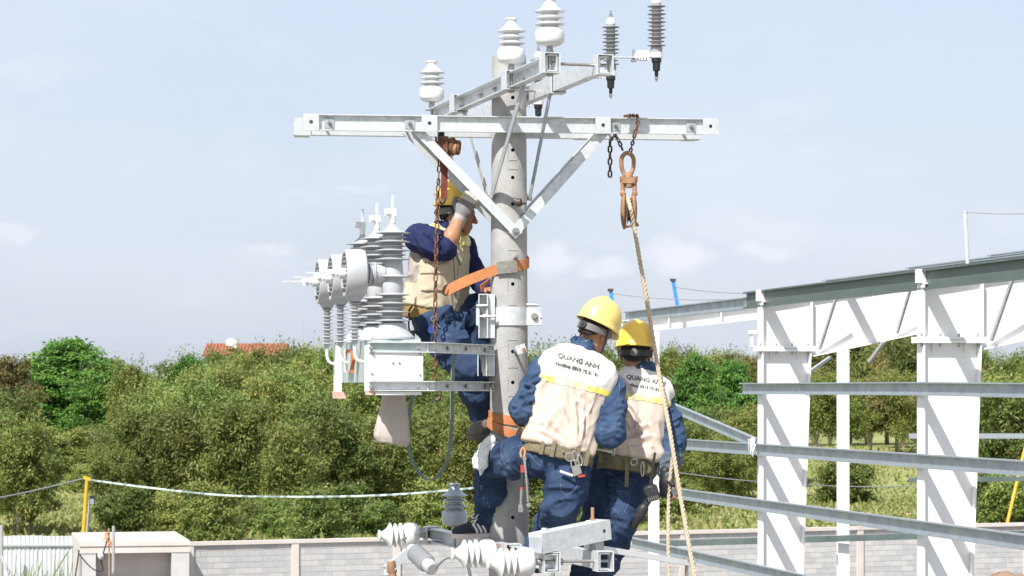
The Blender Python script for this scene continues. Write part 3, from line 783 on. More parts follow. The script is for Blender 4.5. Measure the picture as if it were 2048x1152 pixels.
me = mesh_np('weeds', np.stack([a, b, c, d], 1).reshape(-1, 3), np.arange(N_ * 4).reshape(-1, 4))
me.attributes.new('tint', 'FLOAT', 'FACE').data.foreach_set('value', g.random(N_).astype(np.float32))
me.materials.append(MATS['leaf_grass']); go = bpy.data.objects.new('weeds', me); COL.objects.link(go)
tag(go, 'tall green weeds growing up the foot of the sheet fence', kind='stuff')

# ================================================================== STEEL FRAME BUILDING
A0 = P(1521, HOR, 35.0); A0.z = 0
e_dir = Vector((1.232, -5.83, 0)); FS = e_dir.length; e_dir.normalize()          # along the eaves, towards the camera
r_dir = Vector((-e_dir.y, e_dir.x, 0))                                             # along the rafters, to the right
fpos = {'A': A0, 'B': A0 + e_dir * FS, 'Z': A0 - e_dir * FS * 1.22}
EAVE = CAMH + (785 - 603) * 35.0 / FPX
SL = .155
def zpy(py, Y): return CAMH + (HOR - py) * Y / FPX
frame = thing('steel_shed', 'white tapered steel portal frames of an unfinished shed with galvanised rails', 'shed frame', A0)
def web_plate(mb, o, pts, t=.012):
    """pts (along r_dir, z) polygon extruded by t along the eaves direction"""
    mb.prism(pts, o - e_dir * t / 2, o + e_dir * t / 2, r_dir, Z)
for key, cap, wt, wb in (('A', 700, .66, .46), ('B', 686, .66, .46)):
    o = fpos[key]; zc = zpy(700, 35.0)
    wbase = .40
    co = MB(); web_plate(co, o, [(.012, 0), (wbase, 0), (wt, zc - .02), (.012, zc - .02)])
    col = co.build('column_web', 'steel_white', frame)
    q = MB(); q.box(o + r_dir * 0 + Z * (zc / 2 - .01), r_dir * .010, e_dir * .10, Z * (zc / 2 - .011)); q.build('outer_flange', 'steel_white', col)
    q = MB(); q.bar(o + r_dir * (wbase + .012), o + r_dir * (wt + .012) + Z * (zc - .02), .018, .20, e_dir) ; q.build('inner_flange', 'steel_white', col)
    q = MB(); q.box(o + r_dir * .33 + Z * zc, r_dir * .40, e_dir * .12, Z * .016); q.box(o + r_dir * .33 + Z * (zc + .036), r_dir * .40, e_dir * .12, Z * .016); cp = q.build('cap_plate', 'steel_white', frame)
    for k in range(4):
        x = -.02 + .22 * k
        q = MB(); q.cyl(o + r_dir * x + e_dir * .07 + Z * (zc - .06), o + r_dir * x + e_dir * .07 + Z * (zc + .09), .014, 8); q.build('bolt', 'bolt_steel', cp)
    for k in (.12, .5):
        q = MB(); q.prism([(0, 0), (.07, 0), (0, -.12)], o + r_dir * k + e_dir * .012 + Z * (zc - .017), o + r_dir * (k + .01) + e_dir * .012 + Z * (zc - .017), e_dir, Z); q.build('gusset', 'steel_white', cp)
    # knee and rafter
    ze = EAVE - .02
    q = MB(); web_plate(q, o, [(.012, zc + .055), (wt, zc + .055), (wt + .05, zc - .07), (9.0, ze + 9.0 * SL - .36), (9.0, ze + 9.0 * SL), (.012, ze)])
    rw = q.build('rafter_web', 'steel_white', frame)
    q = MB(); q.bar(o + r_dir * .0 + Z * (ze + .012), o + r_dir * 9.0 + Z * (ze + 9 * SL + .012), .2, .016); q.build('rafter_flange', 'steel_white', rw)
    q = MB(); q.bar(o + r_dir * (wt + .05) + Z * (zc - .08), o + r_dir * 9.0 + Z * (ze + 9 * SL - .37), .2, .016); q.build('rafter_flange', 'steel_white', rw)
    q = MB(); q.box(o + r_dir * 0 + Z * ((zc + .056 + ze) / 2), r_dir * .010, e_dir * .10, Z * ((ze - zc - .058) / 2)); q.build('outer_flange', 'steel_white', rw)
    q = MB(); q.box(o + r_dir * (wt + .03) + e_dir * .055 + Z * ((zc + .06 + ze + .08) / 2), r_dir * .008, e_dir * .048, Z * ((ze + .08 - zc - .062) / 2)); q.build('stiffener', 'steel_white', rw)
    q = MB(); q.box(o + r_dir * -.005 + Z * (ze + .10), r_dir * .045, e_dir * .05, Z * .075); q.build('purlin_cleat', 'steel_white', rw)
    # fly braces down to the rafter foot
    for xx, dx in ((.95, .14), (2.0, .10), (3.3, .12)):
        zt = ze + xx * SL; zb = zc - .07 + (xx - wt) / (9 - wt) * ((ze + 9 * SL - .36) - (zc - .07))
        q = MB(); q.bar(o + r_dir * xx + e_dir * .42 + Z * (zt + .03), o + r_dir * (xx - dx) + e_dir * .05 + Z * (zb + .02), .035, .035); q.build('fly_brace', 'galv_dull', rw)
# end frame (lighter)
o = fpos['Z']; yz = o.y
q = MB(); web_plate(q, o, [(-.05, zpy(667, yz)), (2.9, zpy(667, yz) + 2.9 * .115), (2.9, zpy(642, yz) + 2.9 * .125), (-.05, zpy(642, yz))])
rz = q.build('rafter_web', 'steel_white', frame)
for a_, b_ in ((642, .125), (668, .115)):
    q = MB(); q.bar(o + r_dir * -.06 + Z * zpy(a_, yz), o + r_dir * 2.9 + Z * (zpy(a_, yz) + 2.9 * b_), .18, .014); q.build('rafter_flange', 'steel_white', rz)
for px in (1275, 1335, 1366, 1393, 1471):
    s = s_at(px, o, r_dir); q = MB(); q.box(o + r_dir * s + Z * (zpy(642, yz) + s * .125 + .07), r_dir * .035, e_dir * .05, Z * .062); q.build('purlin_cleat', 'steel_white', rz)
for px in (1272, 1335, 1440):
    s = s_at(px, o, r_dir); q = MB(); q.box(o + r_dir * s + e_dir * .05 + Z * (zpy(655, yz) + s * .12), r_dir * .006, e_dir * .04, Z * .085); q.build('stiffener', 'steel_white', rz)
def ipost(px, Y, top, w, name='post', bot=0):
    X = (px - 1024) * Y / FPX; zt = zpy(top, Y); q = MB()
    for s in (-1, 1): q.abox(X - w / 2, X + w / 2, Y + s * .09 - .006, Y + s * .09 + .006, bot, zt)
    q.abox(X - .005, X + .005, Y - .083, Y + .083, bot, zt)
    return q.build(name, 'steel_white', frame)
ipost(1307.5, 42.2, 664, .165, 'end_post')
ipost(1686, 47.0, 690, .20, 'end_post'); ipost(1175, 47.0, 700, .13, 'end_post')
csec = [(-.03, -.075), (.03, -.075), (.03, -.06), (-.022, -.068), (-.022, .068), (.03, .06), (.03, .075), (-.03, .075)]
def girt(name, k0, k1, z, off=-.055, mat='galv_purlin', h=1.0, dz=0):
    a = A0 + e_dir * FS * k0 + r_dir * off; b = A0 + e_dir * FS * k1 + r_dir * off
    q = MB(); q.prism([(x, y * h) for x, y in csec], a + Z * z, b + Z * (z + dz), -r_dir, Z)
    return q.build(name, mat, frame)
EZ = EAVE + .06
girt('eave_purlin', -.13, 1.97, EZ - .02, .02, 'steel_green', 1.5)
girt('eave_purlin', -1.24, -.134, EZ - .06, .02, 'galv_purlin', 1.1)
for k_ in (1.15, 2.35, 3.55): girt('roof_purlin', -.13, 1.97, EAVE + .075 + k_ * SL, k_, 'galv_purlin', .95)
def kof(px): return s_at(px, A0, e_dir) / FS
girt('wall_girt', kof(1490), 1.0, zpy(777, 35), dz=-.01); girt('wall_girt', 1.002, 1.96, zpy(777, 35) - .01, dz=-.04)
girt('wall_girt', kof(1352), 1.97, zpy(898.5, 35), h=1.05); girt('wall_girt', kof(1340), 1.97, zpy(1009, 35), h=1.05); girt('wall_girt', kof(1268), 1.97, zpy(1140, 35), h=1.05)
# rails on the far end wall
def rail(p0, p1, h, mat='galv_dull'):
    q = MB(); q.bar(p0, p1, .06, h); return q.build('end_rail', mat, frame)
rail(P(1318, 1087.5, 47.1), P(1850, 1072, 46.6), .11, 'steel_green')
rail(P(1818, 872, 44), P(2120, 872, 44), .085, 'galv_purlin'); rail(P(1818, 960, 44), P(2120, 957, 44), .075, 'steel_green'); rail(P(1960, 1068, 44), P(2120, 1064, 44), .07, 'steel_green')
q = MB(); q.box(P(1509, 664, 35.1), r_dir * .075, e_dir * .05, Z * .022); q.box(P(1503, 680, 35.1), r_dir * .012, e_dir * .03, Z * .09); q.build('bracket', 'steel_white', frame)
q = MB(); a_, b_ = P(1660, 715, 37), P(1617, 745, 36); q.bar(a_, b_, .04, .04); q.build('fly_brace', 'galv_dull', frame)
q = MB(); q.bar(P(1768, 683, 36.5), P(1738, 724, 36.8), .04, .04); q.build('fly_brace', 'galv_dull', frame)

a, b = P(1330, 808, 40.5), P(1512, 886, 35.2)
q = MB(); q.prism([(x * .9, y * .9) for x, y in csec], a, b, (b - a).cross(Z).normalized(), Z)
tag(q.build('loose_girt', 'galv_purlin', loc=b), 'loose galvanised rail slanting down to the near column, tied with plastic', 'steel rail')
tie = MB(); rr = random.Random(9)
for k in range(14):
    c = P(1505 + rr.uniform(-5, 5), 886 + rr.uniform(-6, 8), 34.86); tie.tube([c, c + V3(rr.uniform(-.04, .04), -.02, rr.uniform(-.03, .05)), c + V3(rr.uniform(-.03, .03), 0, rr.uniform(-.16, .02))], [.012, .016, .006], 5, flat=.4)
tag(tie.build('plastic_tie', 'cloth_white', loc=P(1505, 886, 34.9)), 'shredded white plastic tie knotted round the second rail', 'plastic tie')
for px0, y0, px1, y1, lab in ((1221, 580, 1228, 629, 'short blue post with a wire, standing on the eaves end'), (1346, 560, 1356, 617, 'taller blue post leaning slightly, standing on the end rafter')):
    a, b = P(px1, y1, 42), P(px0, y0, 42)
    po = thing('blue_post', lab, 'post', a)
    q = MB(); q.bar(a, b, .055, .055, V3(0, 1, 0)); q.build('shaft', 'blue_paint', po)
    q = MB(); q.box(b, V3(.045, 0, 0), V3(0, .045, 0), V3(0, 0, .02)); q.build('cap', 'dark_steel', po)
for (x0, y0), (x1, y1), sg, lab in (((1350, 574), (1570, 585), .05, 'thin wire running from the taller blue post to the right eaves'), ((1227, 587), (1505, 596), .06, 'thin wire running from the short blue post along the eaves')):
    q = MB(); q.tube(catenary(P(x0, y0, 42), P(x1, y1, 38), sg), .008, 5); tag(q.build('thin_wire', 'wire_grey', loc=P(x0, y0, 42)), lab, 'wire')
a = P(1936, 546, 28.2)
q = MB(); q.tube([a, P(1930, 422, 28.2)], .022, 8); q.cyl(P(1929, 424, 28.2), P(1940, 427, 28.2), .006, 6); tag(q.build('thin_pole', 'galv', loc=a), 'thin grey pole standing on the high right eaves', 'pole')
q = MB(); q.tube(catenary(P(1931, 424, 28.2), P(2100, 424, 27), .02), .006, 5); tag(q.build('thin_wire', 'wire_grey', loc=P(1931, 424, 28.2)), 'faint wire leaving the top of the thin grey pole', 'wire')
# ================================================================== POLE AND ITS STEELWORK
YP = 15.03
C = Vector(((1018 - 1024) * YP / FPX, YP, 0))
def pole_r(z): return 0.0975 + (8.1 - z) * 0.0061
ZTOP = zpy(112, YP)
pole = thing('concrete_pole', 'round grey concrete utility pole with bolt holes carrying the crossarms', 'utility pole', C)
q = MB(); q.lathe([(pole_r(0), -.3)] + [(pole_r(ZTOP * t / 24), ZTOP * t / 24) for t in range(25)], C, Z, 72)
shaft = q.build('shaft', 'concrete', pole, smooth=40)
cut = MB(); hole_y = (195, 300, 355, 408, 568, 703, 765, 1035, 1120)
for py in hole_y: cut.cyl(P(1025.5, py, YP - .3), P(1025.5, py, YP - .02), .0105, 14)
co = cut.build('cutter', 'hole_shade')
md = shaft.modifiers.new('holes', 'BOOLEAN'); md.object = co; md.solver = 'EXACT'; md.operation = 'DIFFERENCE'
dg = bpy.context.evaluated_depsgraph_get(); dg.update()
me = bpy.data.meshes.new_from_object(shaft.evaluated_get(dg)); shaft.modifiers.clear(); shaft.data = me
me.polygons.foreach_set('use_smooth', [True] * len(me.polygons)); me.set_sharp_from_angle(angle=R(40))
bpy.data.objects.remove(co)
# raised lips of the cast-in hole pads
def on_pole(px, py, off=0.0):
    """point on the front of the pole surface at column px"""
    z = zpy(py, YP - .1); r = pole_r(z) + off
    x = (px - 1024) * (YP - .1) / FPX - C.x; x = max(-r * .999, min(r * .999, x))
    return Vector((C.x + x, YP - math.sqrt(r * r - x * x), z))
for py in (255, 320, 338, 395, 500, 545, 610, 680, 735, 792, 1020):
    w = 9 if py not in (500,) else 9
    q = MB(); q.tube([on_pole(1025.5 + d, py + abs(d) ** 2 * .012, .0012) for d in range(-w, w + 1, 3)], .0022, 5); q.build('cast_mark', 'concrete', pole)
for py in (312, 578, 712, 775, 1046):
    q = MB(); q.tube([on_pole(1016, py - 22, .001), on_pole(1016, py + 5, .001), on_pole(1036, py + 5, .001), on_pole(1036, py - 22, .001)], .0016, 4); q.build('cast_mark', 'concrete', pole)

def chan(h, w, t=.006):
    """U section, web at x=0, flanges to +x"""
    return [(0, -h / 2), (w, -h / 2), (w, -h / 2 + t), (t, -h / 2 + t), (t, h / 2 - t), (w, h / 2 - t), (w, h / 2), (0, h / 2)]
def hexnut(mb, c, n, r=.013, h=.012): mb.lathe([(r, 0), (r, h)], c, n, 6)
def washer_bolt(parent, c, ux, uy, n, w=.052, stick=.03, name='bolt'):
    q = MB(); q.box(Vector(c) + n * .003, ux * w / 2, uy * w / 2, n * .003); q.cur = 1
    hexnut(q, Vector(c) + n * .006, n, .0125, .012); q.cyl(Vector(c) + n * .017, Vector(c) + n * (.017 + stick), .0075, 10)
    return q.build(name, ['galv_dull', 'bolt_steel'], parent)
# ---------------- wide double crossarm
ang = R(10); u = Vector((math.cos(ang), math.sin(ang), 0)); n_ = Vector((math.sin(ang), -math.cos(ang), 0))
HB = .092
def arm_line(off, pxl, pxr, yl, yr):
    o = C + n_ * off; sl, sr = s_at(pxl, o, u), s_at(pxr, o, u)
    a, b = o + u * sl, o + u * sr
    a.z = zpy(yl, a.y); b.z = zpy(yr, b.y); return a, b
arm = thing('wide_crossarm', 'wide double galvanised steel crossarm clamped across the upper pole', 'crossarm', C + Z * 7.7)
fa, fb = arm_line(.112, 606, 1431, 245, 254)
ra, rb = arm_line(-.112, 589, 1400, 253, 264)
ud = (fb - fa).normalized(); uz = ud.cross(n_).normalized(); uz = uz if uz.z > 0 else -uz
q = MB(); q.prism(chan(HB, .028), fa, fb, n_, uz); q.build('front_beam', 'galv', arm)
q = MB(); q.prism(chan(HB, .065), ra, rb, -n_, uz); q.build('rear_beam', 'galv', arm)
def on_arm(px, off=0.0): return fa + ud * s_at(px, fa, ud) + n_ * off
for px in (621, 857.5, 1204, 1418.5):
    c = on_arm(px, .034); q = MB(); q.holed(c, ud, uz, n_, .088, HB + .004, .011, .008)
    for s in (-1, 1): q.box(c + ud * s * .041 - n_ * .0172, ud * .003, n_ * .0088, uz * (HB / 2 - .0075))
    q.build('end_bracket' if px in (621, 1418.5) else 'insulator_bracket', 'galv', arm)
for px in (606, 1385, 1170):
    o = ra + ud * s_at(px, ra, ud) - n_ * .06; q = MB(); q.box(o - uz * .0, ud * .044, n_ * .0668, uz * (HB / 2 + .004)); q.build('rear_bracket', 'galv', arm)
for px in (658, 819, 1230, 1381): washer_bolt(arm, on_arm(px, .0065), ud, uz, n_, .056, .032)
for px in (658, 819, 1230, 1381):
    q = MB(); q.cyl(on_arm(px, -.002), on_arm(px, -.222), .008, 8); q.build('tie_rod', 'bolt_steel', arm)
# V braces (angle irons)
vb = P(1031, 463, YP - pole_r(7.1) - .02); vr = vb - n_ * (.26)
lsec = [(0, 0), (.052, 0), (.052, .005), (.005, .005), (.005, .045), (0, .045)]
for px, sgn in ((832, 1), (1212, -1)):
    for base, lift, foot, nm in ((on_arm(px, -.004), 0, vb + Z * .0, 'brace'), (ra + ud * s_at(px - 16, ra, ud), 1, vr, 'rear_brace')):
        top = base - uz * (HB / 2 - .02)
        d = (foot - top).normalized(); back = n_ if not lift else -n_
        side = d.cross(n_).normalized() * sgn; side = -side if side.z > 0 else side      # lower edge
        q = MB(); q.prism([(x, y) for x, y in lsec], top - side * .026 - d * .02, foot - side * .026 + d * .03 + n_ * (.004 if sgn > 0 else -.003), side, -back)
        q.build(nm, 'galv', arm)
q = MB(); q.cyl(vb + n_ * .005, vb + n_ * .012, .022, 18); hexnut(q, vb + n_ * .012, n_, .016, .014); q.cyl(vb + n_ * .026, vb + n_ * .04, .009, 10)
q.cyl(vb, vr, .009, 8); q.build('pole_bolt', 'bolt_steel', arm)

# ---------------- double arms running towards the camera (upper and lower sets)
th2 = R(15); d2 = Vector((math.sin(th2), -math.cos(th2), 0)); m2 = Vector((math.cos(th2), math.sin(th2), 0))
def pair(name, label, zt, lb_lo, rb_lo, near=1.40, far=1.40, boxes=(1.366, .59, -.62), rboxes=(1.366, .48)):
    t = thing(name, label, 'crossarm', C + Z * zt); zc = zt - .044
    for s, nm in ((-1, 'left_beam'), (1, 'right_beam')):
        o = C + m2 * s * .112 + Z * zc
        q = MB(); q.prism(chan(.088, .055), o - d2 * far, o + d2 * near, m2 * s, Z); q.build('beam', 'galv', t)
        for b in (boxes if s < 0 else rboxes):
            c = o + d2 * b + m2 * s * .0325
            q = MB()
            for sx in (-1, 1): q.box(c + m2 * sx * .042, m2 * .004, d2 * .045, Z * .048)
            for sz in (-1, 1): q.box(c + Z * sz * .0505, m2 * .046, d2 * .045, Z * .0025)
            q.build('mount_box', 'galv', t)
    for b in (1.36, .16, -.16, -1.3):
        q = MB(); q.cyl(C + m2 * -.14 + d2 * b + Z * zc, C + m2 * .175 + d2 * b + Z * zc, .0085, 10); hexnut(q, C + m2 * .118 + d2 * b + Z * zc, m2, .015, .014); hexnut(q, C - m2 * .132 + d2 * b + Z * zc, m2, .015, .014); q.build('tie_rod', 'bolt_steel', t)
    return t, zc
up_arm, ZU = pair('upper_crossarm', 'long double crossarm pointing outward over the wide one, carrying insulators and arresters', 7.958, 0, 0)
def abrace(t, s, b, zc, zfoot):
    a = C + m2 * s * .118 + d2 * b + Z * (zc - .02); f = C + m2 * s * (pole_r(zfoot) + .012) + Z * zfoot + d2 * (.03 if b > 0 else -.03)
    q = MB(); q.bar(a, f, .006, .045, m2.cross(f - a)); q.cur = 1; q.cyl(a - m2 * .02, a + m2 * .02, .009, 8)
    return q.build('brace', ['galv_dull', 'bolt_steel'], t)
for s, b in ((-1, .78), (1, .47), (-1, -.62), (1, -.62)): abrace(up_arm, s, b, ZU, zpy(396, 15))
q = MB(); zf = zpy(396, 15); q.cyl(C - m2 * .13 + Z * zf, C + m2 * .13 + Z * zf, .01, 10); hexnut(q, C + m2 * .122 + Z * zf, m2); hexnut(q, C - m2 * .136 + Z * zf, m2); q.build('pole_bolt', 'bolt_steel', up_arm)

lo_arm, ZL = pair('lower_crossarm', 'lower double crossarm pointing outward under the workers, carrying sideways insulators', 5.362, 0, 0, 1.41, 1.42, (1.366, .59, -1.31), (1.37,))
for s, b in ((-1, .6), (1, .6), (-1, -.6), (1, -.6)): abrace(lo_arm, s, b, ZL, 4.72)

# ---------------- porcelain post insulators
INS = [(.040, -.012), (.058, -.006), (.068, .001), (.0745, .012), (.077, .028), (.077, .056), (.0735, .070), (.066, .078), (.054, .084), (.045, .088), (.044, .094),
       (.062, .097), (.078, .101), (.0785, .104), (.060, .112), (.044, .118), (.043, .127), (.058, .130), (.0745, .134), (.075, .137), (.058, .145), (.043, .151), (.042, .160),
       (.058, .163), (.078, .167), (.0785, .170), (.062, .178), (.046, .190), (.036, .203), (.029, .214), (.027, .222), (.031, .229), (.036, .234), (.036, .239), (.028, .242)]
def insulator(label, base, axis, mat='porcelain', group='post insulators', sc=1.0):
    o = thing('post_insulator', label, 'insulator', base, group)
    b = MB(); ax = Vector(axis).normalized(); b0 = Vector(base) + ax * .052
    b.lathe([(r * sc, h * sc) for r, h in INS], b0, ax, 36); b.build('porcelain_body', mat, o, smooth=30)
    s = MB(); s.cyl(Vector(base) - ax * .115, b0 - ax * .02, .010, 12); s.lathe([(.020, 0), (.018, .02), (.012, .05)], Vector(base) + ax * .004, ax, 14); hexnut(s, Vector(base) - ax * .115, ax, .019, .018); s.build('stem', 'bolt_steel', o)
    return o
def lb(s, z): return C - m2 * .1445 + d2 * s + Z * z
insulator('white porcelain insulator upright on the outer end of the upper crossarm', lb(1.366, 8.011 - .048), Z)
insulator('white porcelain insulator upright on the upper crossarm, directly before the pole top', lb(.59, 8.011 - .048), Z)
insulator('white porcelain insulator upright on the far end of the upper crossarm, behind the wide arm', lb(-1.31, 7.96), Z)
def lbs(s, off): return C - m2 * (.19 + off) + d2 * s + Z * ZL
insulator('white porcelain insulator lying sideways at the outer end of the lower crossarm', lbs(1.366, .0), -m2)
insulator('white porcelain insulator lying sideways just below the striped shoe', lbs(.59, .0), -m2)
insulator('white porcelain insulator lying sideways at the far end of the lower crossarm', lbs(-1.31, .0), -m2)
insulator('white porcelain insulator, painted in grey shade, standing upright on the lower crossarm behind the striped shoe', lb(-.72, 5.364), Z, 'porcelain_shaded')

# ---------------- surge arresters
def arrester_body(t, c, ax, n=11, sp=.0207):
    prof = [(.03, -.035), (.032, -.012), (.026, -.004)]
    for k in range(n):
        z = k * sp; r = .049 if k % 2 == 0 else .0425
        prof += [(.0245, z - .004), (r * .7, z - .001), (r, z + .0005), (r, z + .0025), (r * .7, z + .0045), (.0245, z + .008)]
    prof += [(.0245, n * sp)]
    b = MB(); b.lathe(prof, c, ax, 30); b.build('shed_body', 'polymer', t, smooth=40)
    b = MB(); b.lathe([(.026, 0), (.026, .012), (.018, .03), (.010, .036)], c + ax * (n * sp - .002), ax, 20); cp = b.build('cap', 'white_plastic', t)
    b = MB(); b.cyl(c + ax * (n * sp + .033), c + ax * (n * sp + .075), .0055, 8); hexnut(b, c + ax * (n * sp + .034), ax, .011, .012); hexnut(b, c + ax * (n * sp + .050), ax, .009, .008); b.build('terminal', 'bolt_steel', cp)
def arrester(label, s, w=.461):
    c = C + m2 * w + d2 * s + Z * 8.035
    t = thing('surge_arrester', label, 'arrester', c - Z * .06, 'surge arresters')
    arrester_body(t, c, Z)
    bc = c - Z * .05
    b = MB(); b.lathe([(.024, -.018), (.032, -.014), (.032, .012), (.028, .016)], bc, Z, 22); b.build('collar', 'white_plastic', t)
    b = MB(); b.bar(bc - m2 * .03, bc - m2 * .125 - Z * .012, .035, .022); br = b.build('bracket', 'white_plastic', t)
    for k in range(4):
        p = bc - m2 * (.055 + .015 * k) - Z * .004
        b = MB(); b.box(p, m2 * .0032, d2 * .024, Z * .026); b.build('rib', 'white_plastic', br)
    b = MB(); b.bar(bc - m2 * .10 - Z * .016, C + m2 * .125 + d2 * s + Z * 7.966, .034, .008); b.build('arm', 'galv', t)
    b = MB(); pp = bc - m2 * .128 - Z * .02; b.cyl(pp - Z * .02, pp + Z * .045, .006, 8); hexnut(b, pp - Z * .02, Z); b.build('bolt', 'bolt_steel', t)
    b = MB(); b.lathe([(.006, -.115), (.010, -.108), (.010, -.085), (.019, -.082), (.021, -.04), (.026, -.036), (.026, -.018)], bc, Z, 18); b.build('disconnector', 'black_rubber', t)
    b = MB(); b.cyl(bc - Z * .14, bc - Z * .11, .006, 8); hexnut(b, bc - Z * .127, Z, .010, .01); b.build('lower_terminal', 'bolt_steel', t)
arrester('grey ribbed surge arrester held out farthest on the upper crossarm, top of the row', 1.30)
arrester('grey ribbed surge arrester beside the outer end of the upper crossarm', .48)
arrester('grey ribbed surge arrester half hidden behind the upper pole', -1.03)
# tilted arrester clipped between lower insulators
ta, tb_ = P(822, 1097, 14.9), P(886, 1158, 14.55); ax = (tb_ - ta).normalized()
t = thing('surge_arrester', 'grey ribbed arrester hanging tilted between the sideways insulators', 'arrester', ta)
c = ta + ax * .03
prof = [(.03, -.03), (.034, 0), (.034, .018)]
for k in range(8): z = .03 + k * .0205; prof += [(.03, z - .004), (.052, z), (.053, z + .004), (.032, z + .010)]
prof += [(.032, .20), (.040, .205), (.040, .25), (.03, .26)]
b = MB(); b.lathe(prof, c, ax, 28); b.build('shed_body', 'device_grey', t, smooth=40)
b = MB(); b.tube([c - ax * .02, P(808, 1088, 14.95), P(803, 1080, 15.0), P(812, 1076, 15.05)], .007, 6); b.build('link_wire', 'bolt_steel', t)
b = MB(); b.bar(P(815, 1106, 14.85), P(772, 1140, 14.8), .03, .05); br = b.build('bracket', 'galv', t)
b = MB(); b.tube([P(771, 1140, 14.8), P(772, 1150, 14.78), P(786, 1146, 14.74), P(792, 1136, 14.74)], .009, 6); b.build('hook', 'galv', br)
b = MB(); b.lathe([(.022, 0), (.02, .05), (.026, .06), (.024, .12)], P(788, 1165, 14.75), (P(784, 1138, 14.75) - P(788, 1165, 14.75)), 12); b.build('brass_ferrule', 'rust_light', t)
b = MB(); b.tube(smooth_path([P(872, 1136, 14.6), P(885, 1122, 14.5), P(893, 1117, 14.45), P(902, 1116, 14.4)], 4), .006, 6); b.build('link_wire', 'bolt_steel', t)
# bracket behind the far sideways insulator
b = MB(); o = lbs(-1.31, 0)
b.prism(chan(.06, .05), P(836, 1064, 16.35), P(903, 1074, 16.0), V3(0, -1, 0), Z)
tag(b.build('steel_bracket', 'galv_dull', loc=P(836, 1064, 16.3)), 'short galvanised channel bolted beside the far sideways insulator', 'bracket')
# square tube lying over the lower crossarm
sa, sb = P(1072, 1092, 13.62), P(1208, 1064, 13.95); dd = (sb - sa).normalized()
sa.z = 5.362 + .056; sb.z = 5.362 + .112; dd = (sb - sa).normalized()
t = thing('square_tube', 'galvanised square tube resting across the lower crossarm with a rusty bolt upright', 'steel tube', (sa + sb) / 2)
q = MB(); q.bar(sa, sb, .105, .105); q.build('tube', 'galv', t)
q = MB(); q.box(sb - dd * .06 + Z * (5.366 + .026 - sb.z), dd * .03, dd.cross(Z).normalized() * .03, Z * .025); q.build('packer', 'galv_dull', t)
q = MB(); sd = dd.cross(Z); q.box(sa - dd * .002, dd * .0015, sd * .05, Z * .05); q.build('end_cap', 'galv_dull', t)
c = sb - dd * .085 + Z * .0525; q = MB(); q.box(c + Z * .004, dd * .026, sd * .026, Z * .004); q.cur = 1; q.cyl(c, c + Z * .075, .009, 10); hexnut(q, c + Z * .008, Z, .014, .01); q.build('bolt', ['galv', 'rust_light'], t)
c = sa + dd * .06 + Z * .0525; q = MB(); q.box(c + Z * .003, dd * .024, sd * .024, Z * .003); hexnut(q, c + Z * .006, Z, .016, .012); q.build('nut', 'galv', t)
c = sb - dd * .05 - sd * -.0; c = c + (sd if sd.y < 0 else -sd) * .0527; q = MB(); q.cyl(c - Z * 0, c + (sd if sd.y < 0 else -sd) * .001, .010, 12); q.build('hole', 'hole_shade', t)  # dark disc laid on the face, painting the shade of a hole
# white flat bar to the right of the lower arm
a, b_ = P(1172, 1092, 13.9), P(1388, 1128, 14.6)
q = MB(); q.bar(a, b_, .03, .03); tag(q.build('flat_bar', 'panel_white', loc=a), 'long white flat bar jutting right from the lower crossarm', 'steel bar')
q = MB(); q.cyl(P(1374, 1118, 14.55), P(1372, 1175, 14.55), .010, 8); hexnut(q, P(1374, 1122, 14.55), Z, .02, .02); tag(q.build('hanging_bolt', 'bolt_steel', loc=P(1374, 1120, 14.55)), 'long steel bolt hanging through the white flat bar', 'bolt')
q = MB(); pa, pb2 = P(1000, 1090, 14.6), P(1062, 1112, 14.2); q.bar(pa, pb2, .03, .02); tag(q.build('wooden_batten', 'wood', loc=pa), 'short pale wooden batten lying beside the square tube', 'batten')

# ---------------- fittings on the shaft
t = thing('pole_clamp', 'bright galvanised band clamp bolted round the pole below the orange strap', 'clamp', C + Z * zpy(632, 14.9))
zc = zpy(632, 14.9); rr = pole_r(zc)
q = MB(); nseg = 40; vs, fs = [], []
for k in range(nseg):
    th = 2 * math.pi * k / nseg
    for r_, z_ in ((rr + .001, -.052), (rr + .009, -.052), (rr + .009, .052), (rr + .001, .052)): vs.append(C + V3(math.cos(th) * r_, math.sin(th) * r_, zc + z_))
for k in range(nseg):
    l = (k + 1) % nseg
    for j in range(4): i2 = (j + 1) % 4; fs.append((k * 4 + j, l * 4 + j, l * 4 + i2, k * 4 + i2))
q.add(vs, fs); q.build('band', 'galv', t)
for s in (-1, 1):
    q = MB(); q.box(C + V3(s * (rr + .037), -.055, zc), V3(.044, 0, 0), V3(0, .004, 0), V3(0, 0, .050)); q.build('ear', 'galv', t)
    q = MB(); q.box(C + V3(s * (rr + .037), .03, zc), V3(.044, 0, 0), V3(0, .004, 0), V3(0, 0, .050)); q.build('ear', 'galv', t)
    q = MB(); c = C + V3(s * (rr + .040), -.06, zc); q.lathe([(.02, 0), (.02, .005)], c, V3(0, -1, 0), 16); hexnut(q, c + V3(0, -.005, 0), V3(0, -1, 0), .014, .014); q.cyl(c, c + V3(0, .11, 0), .009, 8); q.build('bolt', 'bolt_steel', t)
q = MB(); q.cyl(P(1052, 609, 15.0), P(1077, 610, 15.0), .009, 8); q.build('bolt', 'bolt_steel', t)
q = MB(); q.cyl(P(1052, 634, 14.98), P(1084, 635, 14.98), .009, 8); hexnut(q, P(1080, 635, 14.98), V3(1, 0, 0), .014, .012); q.build('bolt', 'bolt_steel', t)
